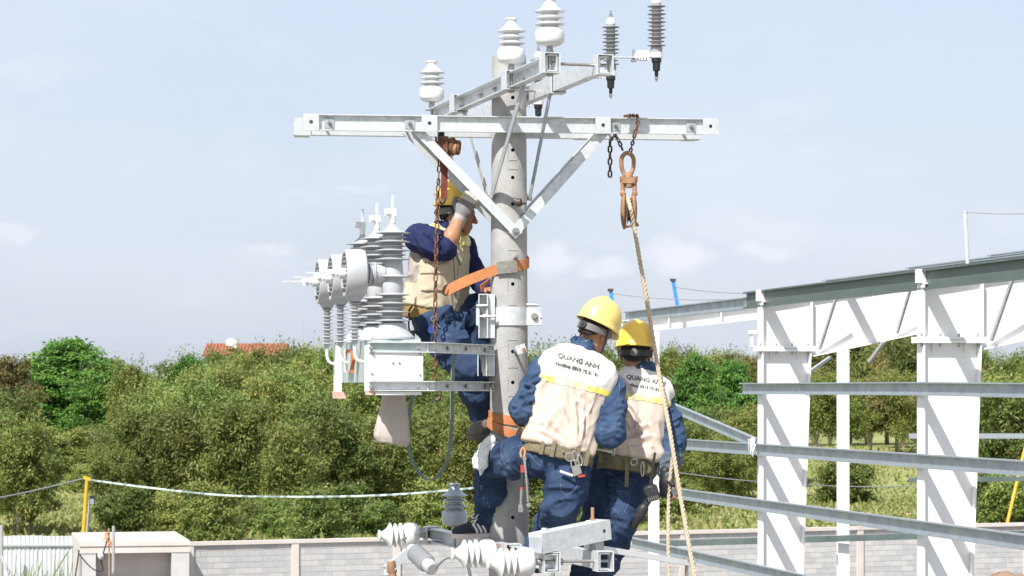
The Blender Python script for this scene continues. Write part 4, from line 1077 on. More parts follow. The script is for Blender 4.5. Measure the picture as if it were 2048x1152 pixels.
# eye bolt near the brace foot, tab bolt lower down, stub above the strap
q = MB(); a = P(1027, 408, YP - .06); b_ = P(1036, 405, YP - .20); q.cyl(a, b_, .010, 10); q.lathe([(.016, 0), (.024, .006), (.024, .03), (.015, .036)], b_ - V3(.012, 0, 0), V3(1, -.3, 0), 12); q.cyl(b_, b_ + V3(.045, -.005, -.001), .011, 8)
tag(q.build('dark_bolt', 'dark_steel', loc=a), 'dark greasy bolt with nut poking from the pole above the brace foot', 'bolt')
t = thing('tab_bolt', 'steel bolt with square tab sticking from the pole under the clamp', 'bolt', P(1028, 703, YP - .1))
q = MB(); q.cyl(P(1027, 703, YP - .06), P(1033, 702, YP - .17), .008, 10); q.build('shank', 'bolt_steel', t)
q = MB(); q.box(P(1042, 698, YP - .172), V3(.027, -.004, .008), V3(0, .003, 0), V3(-.008, 0, .024)); q.build('tab', 'galv', t)
q = MB(); q.cyl(P(1048, 699, YP - .2), P(1048, 699, YP - .165), .011, 10); q.build('nut', 'rust_light', t)
q = MB(); q.cyl(P(1024, 520, YP - .06), P(1037, 512, YP - .15), .011, 10); tag(q.build('stub_bolt', 'bolt_steel', loc=P(1024, 520, YP - .08)), 'plain stub bolt holding up the orange pole strap', 'bolt')
# foot rests below the frame
for s, px, zz in ((1, 1190, 4.80),):
    q = MB(); q.bar(C + V3(0, -.05, zz), C + V3(.62, -.1, zz), .06, .05); q.box(C + V3(.0, 0, zz), V3(.13, 0, 0), V3(0, .13, 0), V3(0, 0, .03)); tag(q.build('foot_rest', 'galv_dull', loc=C + V3(.2, -.05, zz)), 'steel foot rest clamped low on the pole under the workers', 'foot rest')

# ================================================================== THREE-POLE SWITCH ON ITS BRACKET
dq = Vector((-.205, .979, 0)).normalized(); mq = Vector((dq.y, -dq.x, 0))       # row direction away, and to the right
Q0 = P(785, HOR, 14.12); Q0.z = 0
ZB = zpy(678, 14.05)                                                             # top of the box
dev = thing('recloser_switch', 'three-pole grey load switch with ribbed bushings and louvred drums on the left of the pole', 'switchgear', Q0 + Z * ZB)
def loft_bush(c):
    pr = [(.118, 0), (.118, .012), (.110, .020), (.092, .040), (.078, .058), (.074, .085)]
    def sheds(z0, ks, sp=.0232, core=.054):
        out = []
        for i, k in enumerate(ks):
            z = z0 + i * sp; r = .095 if k else .074
            out += [(core, z - .006), (r * .78, z - .002), (r, z), (r, z + .0025), (r * .75, z + .007), (core, z + .012)]
        return out
    pr += sheds(.098, (1, 0, 1, 0, 1, 0, 1))
    pr += [(.058, .262), (.060, .300), (.056, .318), (.056, .330), (.082, .333), (.086, .336), (.060, .346), (.058, .360), (.057, .372), (.054, .41)]
    pr += sheds(.428, (1, 0, 1, 0, 1, 0, 1), .0237, .052)
    pr += [(.042, .590), (.026, .606), (.016, .618), (.016, .628)]
    return pr
for i in range(3):
    c = Q0 + dq * (.545 * i) + Z * ZB
    b = MB(); b.lathe(loft_bush(c), c, Z, 36); bu = b.build('bushing', 'device_grey', dev, smooth=38)
    b = MB(); p = c + Z * .628
    b.cyl(p, p + Z * .05, .016, 12); b.box(p + Z * .055 - mq * .012, mq * .030, dq * .016, Z * .018); b.cyl(p + Z * .055 - mq * .03 - dq * .03, p + Z * .055 - mq * .03, .012, 8)
    b.build('terminal_clamp', 'white_plastic', bu)
    b = MB(); b.box(p + Z * .105, mq * .008, dq * .004, Z * .04); b.cyl(p + Z * .04, p + Z * .13, .006, 8); b.build('terminal_rod', 'galv', bu)
    # side branch and louvred drum
    zc = .352; dc = c - mq * .205 + Z * zc
    b = MB(); b.lathe([(.05, 0), (.05, .05), (.062, .052), (.062, .06), (.045, .064), (.045, .074), (.058, .076), (.058, .084), (.04, .088), (.04, .12)], c - mq * .045 + Z * zc, -mq, 26); b.build('branch', 'device_grey', dev)
    dr = MB(); ax = -mq
    dr.lathe([(.108, -.058), (.126, -.050), (.131, -.03), (.131, .02), (.128, .05), (.124, .058), (.112, .058), (.112, .03), (.112, .028), (.04, .026), (.03, .026)], dc, ax, 44); dru = dr.build('drum', 'device_grey', dev, smooth=30)
    for k in range(8):
        z = -.084 + .024 * k; hw = math.sqrt(.108 ** 2 - z * z)
        b = MB(); b.box(dc + ax * .045 + Z * z, dq * hw, ax * .011 + Z * .006, Z * .0018); b.build('louvre', 'device_grey', dru)
    b = MB(); b.cyl(dc + ax * .03, dc + ax * .085, .03, 18); b.cyl(dc + ax * .08, dc + ax * .11, .017, 12); b.box(dc + ax * .125, ax * .022, dq * .017, Z * .021); b.cyl(dc + ax * .125 - dq * .03 + Z * .004, dc + ax * .125, .010, 8); b.build('terminal_clamp', 'white_plastic', dru)
    b = MB(); b.box(dc + ax * .20, ax * .062, dq * .010, Z * .006); b.build('terminal_rod', 'galv', dru)
    # thin lower post with sheds, conduit into the box
    pc = dc - Z * .126
    pf = [(.05, .02), (.045, 0), (.034, -.02), (.026, -.028)]
    for k in range(11): z = -.034 - k * .0195; r = .037 if k % 2 == 0 else .031; pf += [(.0165, z + .005), (r * .75, z + .002), (r, z), (r, z - .002), (r * .7, z - .004), (.0165, z - .008)]
    pf += [(.0165, -.25), (.01, -.255)]
    b = MB(); b.lathe([(r, z) for r, z in pf][::-1], pc, Z, 26); b.build('post_bushing', 'device_grey', dev, smooth=40)
    e = pc - Z * .25
    b = MB(); b.tube(smooth_path([e, e - Z * .055, e - Z * .085 + mq * .012, e - Z * .098 + mq * .045, e - Z * .100 + mq * .10], 5), .0085, 8); b.build('conduit', 'white_plastic', dev)
# box under the poles
L_ = 1.16; W_ = .285
bo = Q0 - mq * (W_ / 2) - dq * .12
def bx(mb, x0, x1, y0, y1, z0, z1): return mb.box(bo + mq * (x0 + x1) / 2 + dq * (y0 + y1) / 2 + Z * (z0 + z1) / 2, mq * (x1 - x0) / 2, dq * (y1 - y0) / 2, Z * (z1 - z0) / 2)
zb0, zb1 = zpy(764, 14.0), ZB - .003
b = MB(); bx(b, .01, W_ - .01, .012, L_ + .12, zb0, zb1); tk = b.build('tank', 'tank_green', dev)
b = MB(); bx(b, -.003, W_ + .003, -.004, .010, zpy(761, 13.98), zpy(703, 13.98)); fp = b.build('front_panel', 'panel_white', dev)
for x, z in ((.012, 708), (.272, 708), (.012, 748), (.272, 750), (.125, 726), (.160, 726)):
    b = MB(); cc = bo + mq * x - dq * .005 + Z * zpy(z, 13.98); b.lathe([(.007, 0), (.005, .005)], cc, -dq, 8); b.build('screw', 'bolt_steel', fp)
b = MB(); bx(b, -.014, .008, .0, .10, zpy(783, 14), zpy(690, 14)); bx(b, -.014, .008, L_ - .05, L_ + .13, zpy(789, 15.1), zpy(691, 15.1)); b.build('side_strap', 'panel_white', dev)
b = MB(); bx(b, -.02, .03, L_ - .06, L_ + .131, zpy(797, 15.1), zpy(783, 15.1)); b.build('primer_corner', 'primer', dev)
b = MB(); bx(b, -.016, .025, -.006, .06, zpy(790, 14), zpy(779, 14)); b.build('primer_corner', 'primer', dev)
b = MB(); bx(b, .03, W_ - .005, -.002, .05, zpy(790, 14), zpy(783.5, 14)); b.build('foot_flange', 'panel_white', dev)
b = MB(); bx(b, -.022, -.012, .62, .75, zpy(742, 14.7), zpy(706, 14.7)); b.build('side_box', 'tank_green', dev)
b = MB(); bx(b, -.020, -.011, .78, .82, zpy(745, 14.8), zpy(698, 14.8)); b.build('scale_label', 'panel_white', dev)
b = MB(); hc = bo + dq * .47 - mq * .02; b.bar(hc + Z * zpy(702, 14.4), hc + Z * zpy(724, 14.4), .045, .02, mq); b.bar(hc + Z * zpy(722, 14.4), hc - mq * .01 + Z * zpy(746, 14.4), .022, .02, mq); b.build('orange_handle', 'orange_paint', dev)
b = MB(); hc = bo + dq * .70 - mq * .015; b.bar(hc + Z * zpy(699, 14.7), hc + Z * zpy(712, 14.7), .05, .02, mq); b.build('orange_lever', 'orange_paint', dev)
# carrying bracket
bk = thing('switch_bracket', 'galvanised channel bracket holding the load switch out from the pole', 'bracket', C + Z * 6.4)
csb = [(0, 0), (.045, 0), (.045, .006), (.006, .006), (.006, .054), (.045, .054), (.045, .060), (0, .060)]
for pt, pb in ((683.5, 705), (762, 782)):
    z = zpy(pb, 13.97); hgt = zpy(pt, 13.97) - z
    a = P(737, HOR, 13.965); b_ = P(868, HOR, 14.03); c_ = P(990, HOR, 14.93)
    for v_ in (a, b_, c_): v_.z = z
    sec = [(x, y * hgt / .06) for x, y in csb]
    n1 = Vector((.02, -1, 0)).normalized(); dd = (c_ - b_).normalized(); n2 = Vector((dd.y, -dd.x, 0))
    q = MB(); q.prism([(x - .04, y) for x, y in sec], a, b_, n1, Z); q.build('arm', 'galv', bk)
    q = MB(); q.prism([(x - .04, y) for x, y in sec], b_ + dd * .002, c_, n2, Z); q.build('arm', 'galv', bk)
    for px in (742, 836):
        pp = P(px, (pt + pb) / 2 + 2, 13.95); q = MB(); hexnut(q, pp + V3(0, .012, 0), V3(0, -1, 0), .013, .012); q.cyl(pp, pp + V3(0, -.014, 0), .006, 8); q.build('bolt', 'bolt_steel', bk)
    for f in (.3, .6, .92):
        pp = b_.lerp(c_, f) + Z * hgt * .5 + n2 * -.03; q = MB(); q.lathe([(.012, 0), (.012, .005)], pp, n2, 10); q.build('bolt', 'bolt_steel', bk)
def post_chan(px0, px1, py0, py1, Y):
    x0, x1 = P(px0, 0, Y).x, P(px1, 0, Y).x; z0, z1 = zpy(py1, Y), zpy(py0, Y)
    q = MB(); q.abox(x0, x1, Y + .055, Y + .061, z0, z1); q.abox(x1 - .006, x1, Y - .03, Y + .053, z0, z1); q.abox(x0, x0 + .006, Y - .03, Y + .053, z0, z1)
    q.abox(x0 + .0065, x1 - .0065, Y - .028, Y + .053, z1 - .006, z1); q.abox(x1 + .001, C.x - pole_r(6.6) * .75, Y + .0, Y + .03, z0, z1)
    return q.build('upright', 'galv', bk)
post_chan(957, 976, 588, 676, 14.93); post_chan(955, 974, 700, 752, 14.93)
q = MB(); q.cyl(P(953, 612, 14.9), P(976, 611, 14.9), .011, 10); q.cyl(P(960, 633, 14.91), P(992, 632, 14.9), .009, 10); hexnut(q, P(966, 633, 14.91), V3(1, 0, 0), .016, .016); q.build('bolt', 'bolt_steel', bk)
# ================================================================== PEOPLE
class Field:
    """signed distance field on a grid; meshed with surface nets"""
    def __init__(s, lo, hi, h):
        s.h = h; s.lo = np.array(lo, float); n = np.ceil((np.array(hi, float) - s.lo) / h).astype(int) + 1
        s.ax = [(s.lo[i] + h * np.arange(n[i])).astype(np.float32) for i in range(3)]
        s.D = np.full(n, 9.0, np.float32)
    def _sl(s, lo, hi, m):
        sl, co = [], []
        for i in range(3):
            a = max(0, int((lo[i] - m - s.lo[i]) / s.h)); b = min(s.D.shape[i], int((hi[i] + m - s.lo[i]) / s.h) + 2)
            if b <= a: return None, None
            sl.append(slice(a, b)); sh = [1, 1, 1]; sh[i] = -1; co.append(s.ax[i][a:b].reshape(sh))
        return tuple(sl), co
    def _put(s, sl, d, k, sub=False):
        D = s.D[sl]
        if sub: s.D[sl] = np.maximum(D, -d); return
        if k <= 0: s.D[sl] = np.minimum(D, d); return
        h = np.clip(.5 + .5 * (D - d) / k, 0, 1)
        s.D[sl] = np.where(D > 5, d, D * (1 - h) + d * h - k * h * (1 - h))
    def cone(s, a, b, ra, rb, k=.02, sub=False):
        a, b = np.array(a, float), np.array(b, float); m = max(ra, rb) + k + 3 * s.h
        sl, (x, y, z) = s._sl(np.minimum(a, b), np.maximum(a, b), m)
        if sl is None: return s
        ba = b - a; L2 = max(ba @ ba, 1e-9)
        px, py, pz = x - a[0], y - a[1], z - a[2]
        t = np.clip((px * ba[0] + py * ba[1] + pz * ba[2]) / L2, 0, 1)
        d = np.sqrt((px - t * ba[0]) ** 2 + (py - t * ba[1]) ** 2 + (pz - t * ba[2]) ** 2) - (ra + t * (rb - ra))
        s._put(sl, d, k, sub); return s
    def chain(s, pts, rs, k=.02):
        for i in range(len(pts) - 1): s.cone(pts[i], pts[i + 1], rs[i], rs[i + 1], k)
        return s
    def ell(s, c, axes, rad, k=.02, sub=False):
        c = np.array(c, float); m = max(rad) + k + 3 * s.h
        sl, (x, y, z) = s._sl(c, c, m)
        if sl is None: return s
        p = (x - c[0], y - c[1], z - c[2]); k0 = 0; k1 = 0
        for ax, r in zip(axes, rad):
            q = p[0] * ax[0] + p[1] * ax[1] + p[2] * ax[2]
            k0 = k0 + (q / r) ** 2; k1 = k1 + (q / r ** 2) ** 2
        k0 = np.sqrt(k0); k1 = np.sqrt(k1) + 1e-6
        s._put(sl, k0 * (k0 - 1) / k1, k, sub); return s
    def loft(s, o, w, r, f, S, n=2.4, k=.02, grow=0.0):
        """sections S: (s, cu, cv, a, b) along axis w from o; r right, f forward"""
        o = np.array(o, float); S = np.array(S, float); m = S[:, 3:].max() + np.abs(S[:, 1:3]).max() + k + 4 * s.h + grow
        p0 = o + np.array(w) * S[0, 0]; p1 = o + np.array(w) * S[-1, 0]
        sl, (x, y, z) = s._sl(np.minimum(p0, p1), np.maximum(p0, p1), m)
        px, py, pz = x - o[0], y - o[1], z - o[2]
        t = px * w[0] + py * w[1] + pz * w[2]; uu = px * r[0] + py * r[1] + pz * r[2]; vv = px * f[0] + py * f[1] + pz * f[2]
        # smooth interpolation of the section table
        ss = np.linspace(S[0, 0], S[-1, 0], 160); tab = []
        for c in range(1, 5):
            y_ = np.interp(ss, S[:, 0], S[:, c])
            for _ in range(14): y_[1:-1] = (y_[:-2] + 2 * y_[1:-1] + y_[2:]) / 4
            tab.append(y_)
        cu, cv, a, b = [np.interp(t, ss, y_).astype(np.float32) for y_ in tab]
        a = a + grow; b = b + grow
        q = (np.abs((uu - cu) / a) ** n + np.abs((vv - cv) / b) ** n) ** (1 / n)
        d = (q - 1) * np.minimum(a, b)
        d = np.maximum(d, np.maximum(t - S[-1, 0], S[0, 0] - t))
        s._put(sl, d, k); return s
    def clip(s, fn):
        x, y, z = [s.ax[i].reshape([-1 if j == i else 1 for j in range(3)]) for i in range(3)]
        s.D = np.maximum(s.D, fn(x, y, z).astype(np.float32)); return s
    def mesh(s, smooth=1):
        D = s.D; S = D < 0; n = np.array(D.shape) - 1
        cnt = np.zeros(n, np.int8)
        for i in (0, 1):
            for j in (0, 1):
                for k in (0, 1): cnt += S[i:n[0] + i, j:n[1] + j, k:n[2] + k]
        act = (cnt > 0) & (cnt < 8); idx = np.argwhere(act); imap = np.full(n, -1, np.int32); imap[act] = np.arange(len(idx))
        pos = np.zeros((len(idx), 3)); c = np.zeros(len(idx))
        cor = [(i, j, k) for i in (0, 1) for j in (0, 1) for k in (0, 1)]
        for a in cor:
            for ax in range(3):
                if a[ax]: continue
                b = list(a); b[ax] = 1
                da = D[tuple((idx + a).T)]; db = D[tuple((idx + b).T)]; cr = (da < 0) != (db < 0)
                t = np.where(cr, da / np.where(cr, da - db, 1), 0); p = np.array(a, float) + np.outer(t, np.array(b) - np.array(a))
                pos += p * cr[:, None]; c += cr
        V = s.lo + s.h * (idx + pos / c[:, None])
        F = []
        for ax in range(3):
            o1, o2 = [(1, 2), (2, 0), (0, 1)][ax]
            lo = [slice(None)] * 3; hi = [slice(None)] * 3; lo[ax] = slice(0, -1); hi[ax] = slice(1, None)
            A, B = S[tuple(lo)], S[tuple(hi)]; e = np.argwhere(A != B); flag = A[tuple(e.T)]
            ok = (e[:, o1] > 0) & (e[:, o2] > 0) & (e[:, o1] < n[o1]) & (e[:, o2] < n[o2]); e, flag = e[ok], flag[ok]
            d1 = np.zeros(3, int); d1[o1] = 1; d2_ = np.zeros(3, int); d2_[o2] = 1
            q = np.stack([imap[tuple((e - d1 - d2_).T)], imap[tuple((e - d2_).T)], imap[tuple(e.T)], imap[tuple((e - d1).T)]], 1)
            q[~flag] = q[~flag][:, ::-1]; F.append(q)
        F = np.concatenate(F)
        for _ in range(smooth): V = relax(V, F, .5)
        return V, F
def relax(V, F, w):
    acc = np.zeros_like(V); c = np.zeros(len(V))
    for i in range(4):
        j = (i + 1) % 4
        np.add.at(acc, F[:, i], V[F[:, j]]); np.add.at(c, F[:, i], 1); np.add.at(acc, F[:, j], V[F[:, i]]); np.add.at(c, F[:, j], 1)
    return V * (1 - w) + w * acc / np.maximum(c, 1)[:, None]
def normals(V, F):
    nf = np.cross(V[F[:, 2]] - V[F[:, 0]], V[F[:, 3]] - V[F[:, 1]]); N = np.zeros_like(V)
    for i in range(4): np.add.at(N, F[:, i], nf)
    return N / (np.linalg.norm(N, axis=1)[:, None] + 1e-12)
_perm = np.random.default_rng(1).permutation(4096)
def vnoise(p):
    i = np.floor(p).astype(int); f = p - i; f = f * f * (3 - 2 * f); out = 0
    for a in (0, 1):
        for b in (0, 1):
            for c in (0, 1):
                h = _perm[(_perm[(_perm[(i[:, 0] + a) & 4095] + i[:, 1] + b) & 4095] + i[:, 2] + c) & 4095] / 4095.0
                out = out + h * (f[:, 0] if a else 1 - f[:, 0]) * (f[:, 1] if b else 1 - f[:, 1]) * (f[:, 2] if c else 1 - f[:, 2])
    return out
def wrinkle(V, F, amp, freq, along=None, stretch=3.0, seed=0.0):
    """ridged folds elongated along a direction"""
    N = normals(V, F); p = V.copy()
    if along is not None:
        d = np.array(along, float); d /= np.linalg.norm(d); p = p - np.outer(p @ d, d) * (1 - 1 / stretch)
    warp = vnoise(V * freq * .45 + seed + 7.3)[:, None]
    n = vnoise(p * freq + seed + warp * 1.6); r = 1 - np.abs(2 * n - 1); r = r ** 2.2
    n2 = vnoise(p * freq * 2.3 + seed + 31); r2 = (1 - np.abs(2 * n2 - 1)) ** 2
    return V + N * (amp * (r + .38 * r2 - .5))[:, None]
def folds(V, F, lst):
    N = normals(V, F); D = np.zeros(len(V))
    for A, B, w, amp in lst:
        A, B = np.array(A, float), np.array(B, float); ba = B - A; t = np.clip(((V - A) @ ba) / (ba @ ba), 0, 1)
        d = np.linalg.norm(V - A - np.outer(t, ba), axis=1); fade = np.clip(np.minimum(t, 1 - t) * 5, .25, 1)
        D += 1.45 * amp * fade * (np.exp(-(d / w) ** 2) - .45 * np.exp(-((d - 1.9 * w) / w) ** 2))
    return V + N * D[:, None]
def put(name, V, F, mat, parent, smooth=80, midx=None):
    o0 = root_loc(parent); me = mesh_np(name, V - np.array(o0), F)
    mats = [mat] if isinstance(mat, str) else mat
    return finish(name, me, mats, parent, o0, smooth, midx)
def face_mid(V, F): return V[F].mean(1)
def frame_of(fwd, up):
    f = Vector(fwd).normalized(); u_ = Vector(up); r = f.cross(u_).normalized(); u_ = r.cross(f).normalized()
    return r, f, u_
def hand(fd, wrist, d, nrm, thumb, curl=(.5, .7, .5), sc=1.0, grow=0.0, spread=.02):
    """palm + five fingers; d along the hand, nrm = palm side, thumb = thumb side"""
    w, d, nrm = Vector(wrist), Vector(d).normalized(), Vector(nrm).normalized()
    th = Vector(thumb); th = (th - d * th.dot(d)).normalized(); nrm = (nrm - d * nrm.dot(d) - th * nrm.dot(th)).normalized()
    g = grow
    fd.ell(w + d * .048 * sc, (d, th, nrm), (.058 * sc + g, .042 * sc + g, .017 * sc + g), .012)
    fd.cone(w - d * .01, w + d * .03 * sc, .026 * sc + g, .024 * sc + g, .015)
    tips = []
    for i, L in enumerate((.074, .083, .077, .060)):
        p = w + d * (.092 - .004 * abs(i - 1.2)) * sc + th * (.031 - spread * i) * sc
        a = 0.0; dirv = d.copy(); r0 = .0092 * sc + g
        for j, fr in enumerate((.44, .31, .25)):
            a += curl[j] * (1 + .06 * i); dirv = d * math.cos(a) + nrm * math.sin(a)
            q = p + dirv * L * fr * sc; r1 = (.0088, .0080, .0070)[j] * sc + g
            fd.cone(p, q, r0, r1, .004); p, r0 = q, r1
        tips.append(p)
    p = w + d * .028 * sc + th * .034 * sc; q = p + (d * .6 + th * .75 + nrm * .3).normalized() * .036 * sc; e = q + (d * .9 + th * .2 + nrm * .5).normalized() * .032 * sc
    fd.cone(p, q, .0125 * sc + g, .0105 * sc + g, .01); fd.cone(q, e, .0105 * sc + g, .0085 * sc + g, .005)
    return tips
def head(fd, c, fwd, up):
    """c = centre of the skull; head height about 0.235"""
    r, f, u_ = frame_of(fwd, up); A = (r, f, u_); c = Vector(c)
    at = lambda x, y, z: c + r * x + f * y + u_ * z
    fd.ell(at(0, -.012, .028), A, (.077, .097, .088), .02)
    fd.ell(at(0, .022, -.045), A, (.061, .066, .078), .03)
    fd.ell(at(0, .055, -.094), A, (.030, .026, .022), .02)            # chin
    fd.cone(at(0, .083, .012), at(0, .106, -.032), .009, .0145, .012)   # nose
    for s in (-1, 1):
        fd.ell(at(s * .030, .066, -.03), A, (.022, .018, .024), .015)    # cheek
        fd.cone(at(s * .012, .086, .022), at(s * .046, .070, .020), .0085, .008, .012)   # brow
        fd.ell(at(s * .080, -.008, -.018), (f, u_, r), (.018, .031, .008), .006)   # ear
        fd.ell(at(s * .016, .1, -.030), A, (.009, .008, .007), .006)
        fd.ell(at(s * .032, .083, .002), A, (.014, .010, .008), 0, sub=True)
    fd.ell(at(0, .083, -.062), A, (.024, .012, .0065), .006); fd.ell(at(0, .082, -.074), A, (.021, .012, .007), .006)
    fd.ell(at(0, .097, -.068), A, (.024, .010, .0022), 0, sub=True)
    return r, f, u_
def helmet(parent, c, fwd, up, mat, band='helmet_band', strap=True, sc=1.0):
    """safety helmet: ridged shell with brim, harness band, knob and chin strap; c = centre of the rim plane"""
    r, f, u_ = frame_of(fwd, up); c = Vector(c)
    nu, nv = 48, 14; vs, fs = [], []
    def rim(th):
        x, y = math.sin(th), math.cos(th)
        peak = max(0, y) ** 6
        return x * .120 * sc, y * (.142 + .040 * peak) * sc, peak
    for j in range(nv + 1):
        t = j / nv
        for i in range(nu):
            th = 2 * math.pi * i / nu; x, y, pk = rim(th)
            if j == 0: k, z = 1.0, -.004 - .010 * pk
            elif j == 1: k, z = .975 - .08 * pk, .006 - .004 * pk
            elif j == 2: k, z = .93 - .16 * pk, .014
            else:
                a = (t - 2 / nv) / (1 - 2 / nv) * math.pi / 2; k = .925 * math.cos(a) ** .80 * (1 - .165 * pk); z = .014 + .142 * math.sin(a) ** .95
            xx, yy = x * k, y * k
            ridge = .010 * math.exp(-(xx / .020) ** 2) * math.sin(math.pi * min(1, max(0, (t - .28) / .72)) * .5) if j > 3 else 0
            ridge += .004 * math.exp(-((abs(xx) - .055) / .012) ** 2) * (1 if j > 4 else 0) * max(0, 1 - abs(yy) / .14)
            vs.append(c + r * xx + f * yy + u_ * (z * sc + ridge))
    for j in range(nv):
        for i in range(nu):
            l = (i + 1) % nu; fs.append((j * nu + i, (j + 1) * nu + i, (j + 1) * nu + l, j * nu + l))
    q = MB(); q.add(vs, fs); sh = q.build('helmet', mat, parent, smooth=60)
    md = sh.modifiers.new('solid', 'SOLIDIFY'); md.thickness = .004; md.offset = 0
    # head band at the back and sides
    pts = []
    for i in range(33):
        th = math.pi * (.33 + 1.34 * i / 32); pts.append(c + r * math.sin(th) * .093 + f * (math.cos(th) * .108 - .006) + u_ * (-.030 - .012 * max(0, -math.cos(th))))
    q = MB(); ribbon(q, pts, u_, .036, .005); q.build('head_band', band, sh)
    q = MB(); kb = c - f * .117 - u_ * .042; q.lathe([(.022, 0), (.022, .008), (.017, .012)], kb, -f, 18); q.lathe([(.010, 0), (.008, .006)], kb - f * .012, -f, 12); q.build('knob', 'helmet_band_grey' if band == 'helmet_band' else 'helmet_band', sh)
    q = MB()
    for s in (-1, 1):
        ribbon(q, smooth_path([c + r * s * .100 - f * .02 - u_ * .005, c + r * s * .094 - f * .0 - u_ * .07, c + r * s * .07 + f * .035 - u_ * .135, c + r * s * .0 + f * .058 - u_ * .165], 5), f, .013, .003)
    if strap: q.build('chin_strap', 'helmet_band', sh)
    return sh
def hair_cap(parent, c, fwd, up, low=-.055, side=-.03):
    r, f, u_ = frame_of(fwd, up); c = Vector(c); fd = Field(c - V3(.14, .14, .14), c + V3(.14, .14, .14), .005)
    A = (r, f, u_); fd.ell(c + f * -.012 + u_ * .028, A, (.082, .102, .093), 0); fd.ell(c - f * .03 - u_ * .03, A, (.070, .074, .062), .02)
    C_ = np.array(c); F_ = np.array(f); U_ = np.array(u_)
    def cl(x, y, z):
        yy = (x - C_[0]) * F_[0] + (y - C_[1]) * F_[1] + (z - C_[2]) * F_[2]; zz = (x - C_[0]) * U_[0] + (y - C_[1]) * U_[1] + (z - C_[2]) * U_[2]
        return np.maximum(low - zz, np.minimum(.02 - zz, 1) * .8 + (yy + .012) * .8)
    fd.clip(cl); V, F = fd.mesh(1); V = wrinkle(V, F, .005, 60, u_, 4)
    return put('hair', V, F, 'hair', parent)
def lettering(parent, vest, text, size, origin, ex, ey, look, mat='print_grey', align='CENTER', bold=.0):
    cu = bpy.data.curves.new('lettering', 'FONT'); cu.body = text; cu.size = size; cu.align_x = align; cu.offset = bold; cu.resolution_u = 3
    ob = bpy.data.objects.new('lettering', cu); COL.objects.link(ob)
    dg = bpy.context.evaluated_depsgraph_get(); me = bpy.data.meshes.new_from_object(ob.evaluated_get(dg))
    bpy.data.objects.remove(ob)
    bm = bmesh.new(); bm.from_mesh(me)
    xs = [v.co.x for v in bm.verts]; st = .010
    for a, lo, hi in ((0, min(xs), max(xs)), (1, -.02, size)):
        k = lo + st
        while k < hi:
            co = [0, 0, 0]; no = [0, 0, 0]; co[a] = k; no[a] = 1
            bmesh.ops.bisect_plane(bm, geom=bm.verts[:] + bm.edges[:] + bm.faces[:], plane_co=co, plane_no=no); k += st
    vm = vest.data; o0 = root_loc(vest); bv = BVHTree.FromPolygons([v.co + o0 for v in vm.vertices], [tuple(p.vertices) for p in vm.polygons])
    look = Vector(look).normalized(); pr = root_loc(parent)
    for v in bm.verts:
        p = Vector(origin) + Vector(ex) * v.co.x + Vector(ey) * v.co.y
        h, n, i, d = bv.ray_cast(p - look * .5, look)
        v.co = ((h - look * .0025) if h else p) - pr
    me2 = bpy.data.meshes.new('lettering'); bm.to_mesh(me2); bm.free()
    return finish('lettering', me2, [mat], parent, (0, 0, 0), 0)
def band_part(name, parent, V, F, N, sel, off, mat, thick=0):
    """patch of a cloth surface lifted off by `off`"""
    fm = sel(face_mid(V, F)); Fs = F[fm]
    used, inv = np.unique(Fs, return_inverse=True); Vv = V[used] + N[used] * off
    ob = put(name, Vv, inv.reshape(Fs.shape), mat, parent)
    if thick: md = ob.modifiers.new('solid', 'SOLIDIFY'); md.thickness = thick; md.offset = -1
    return ob
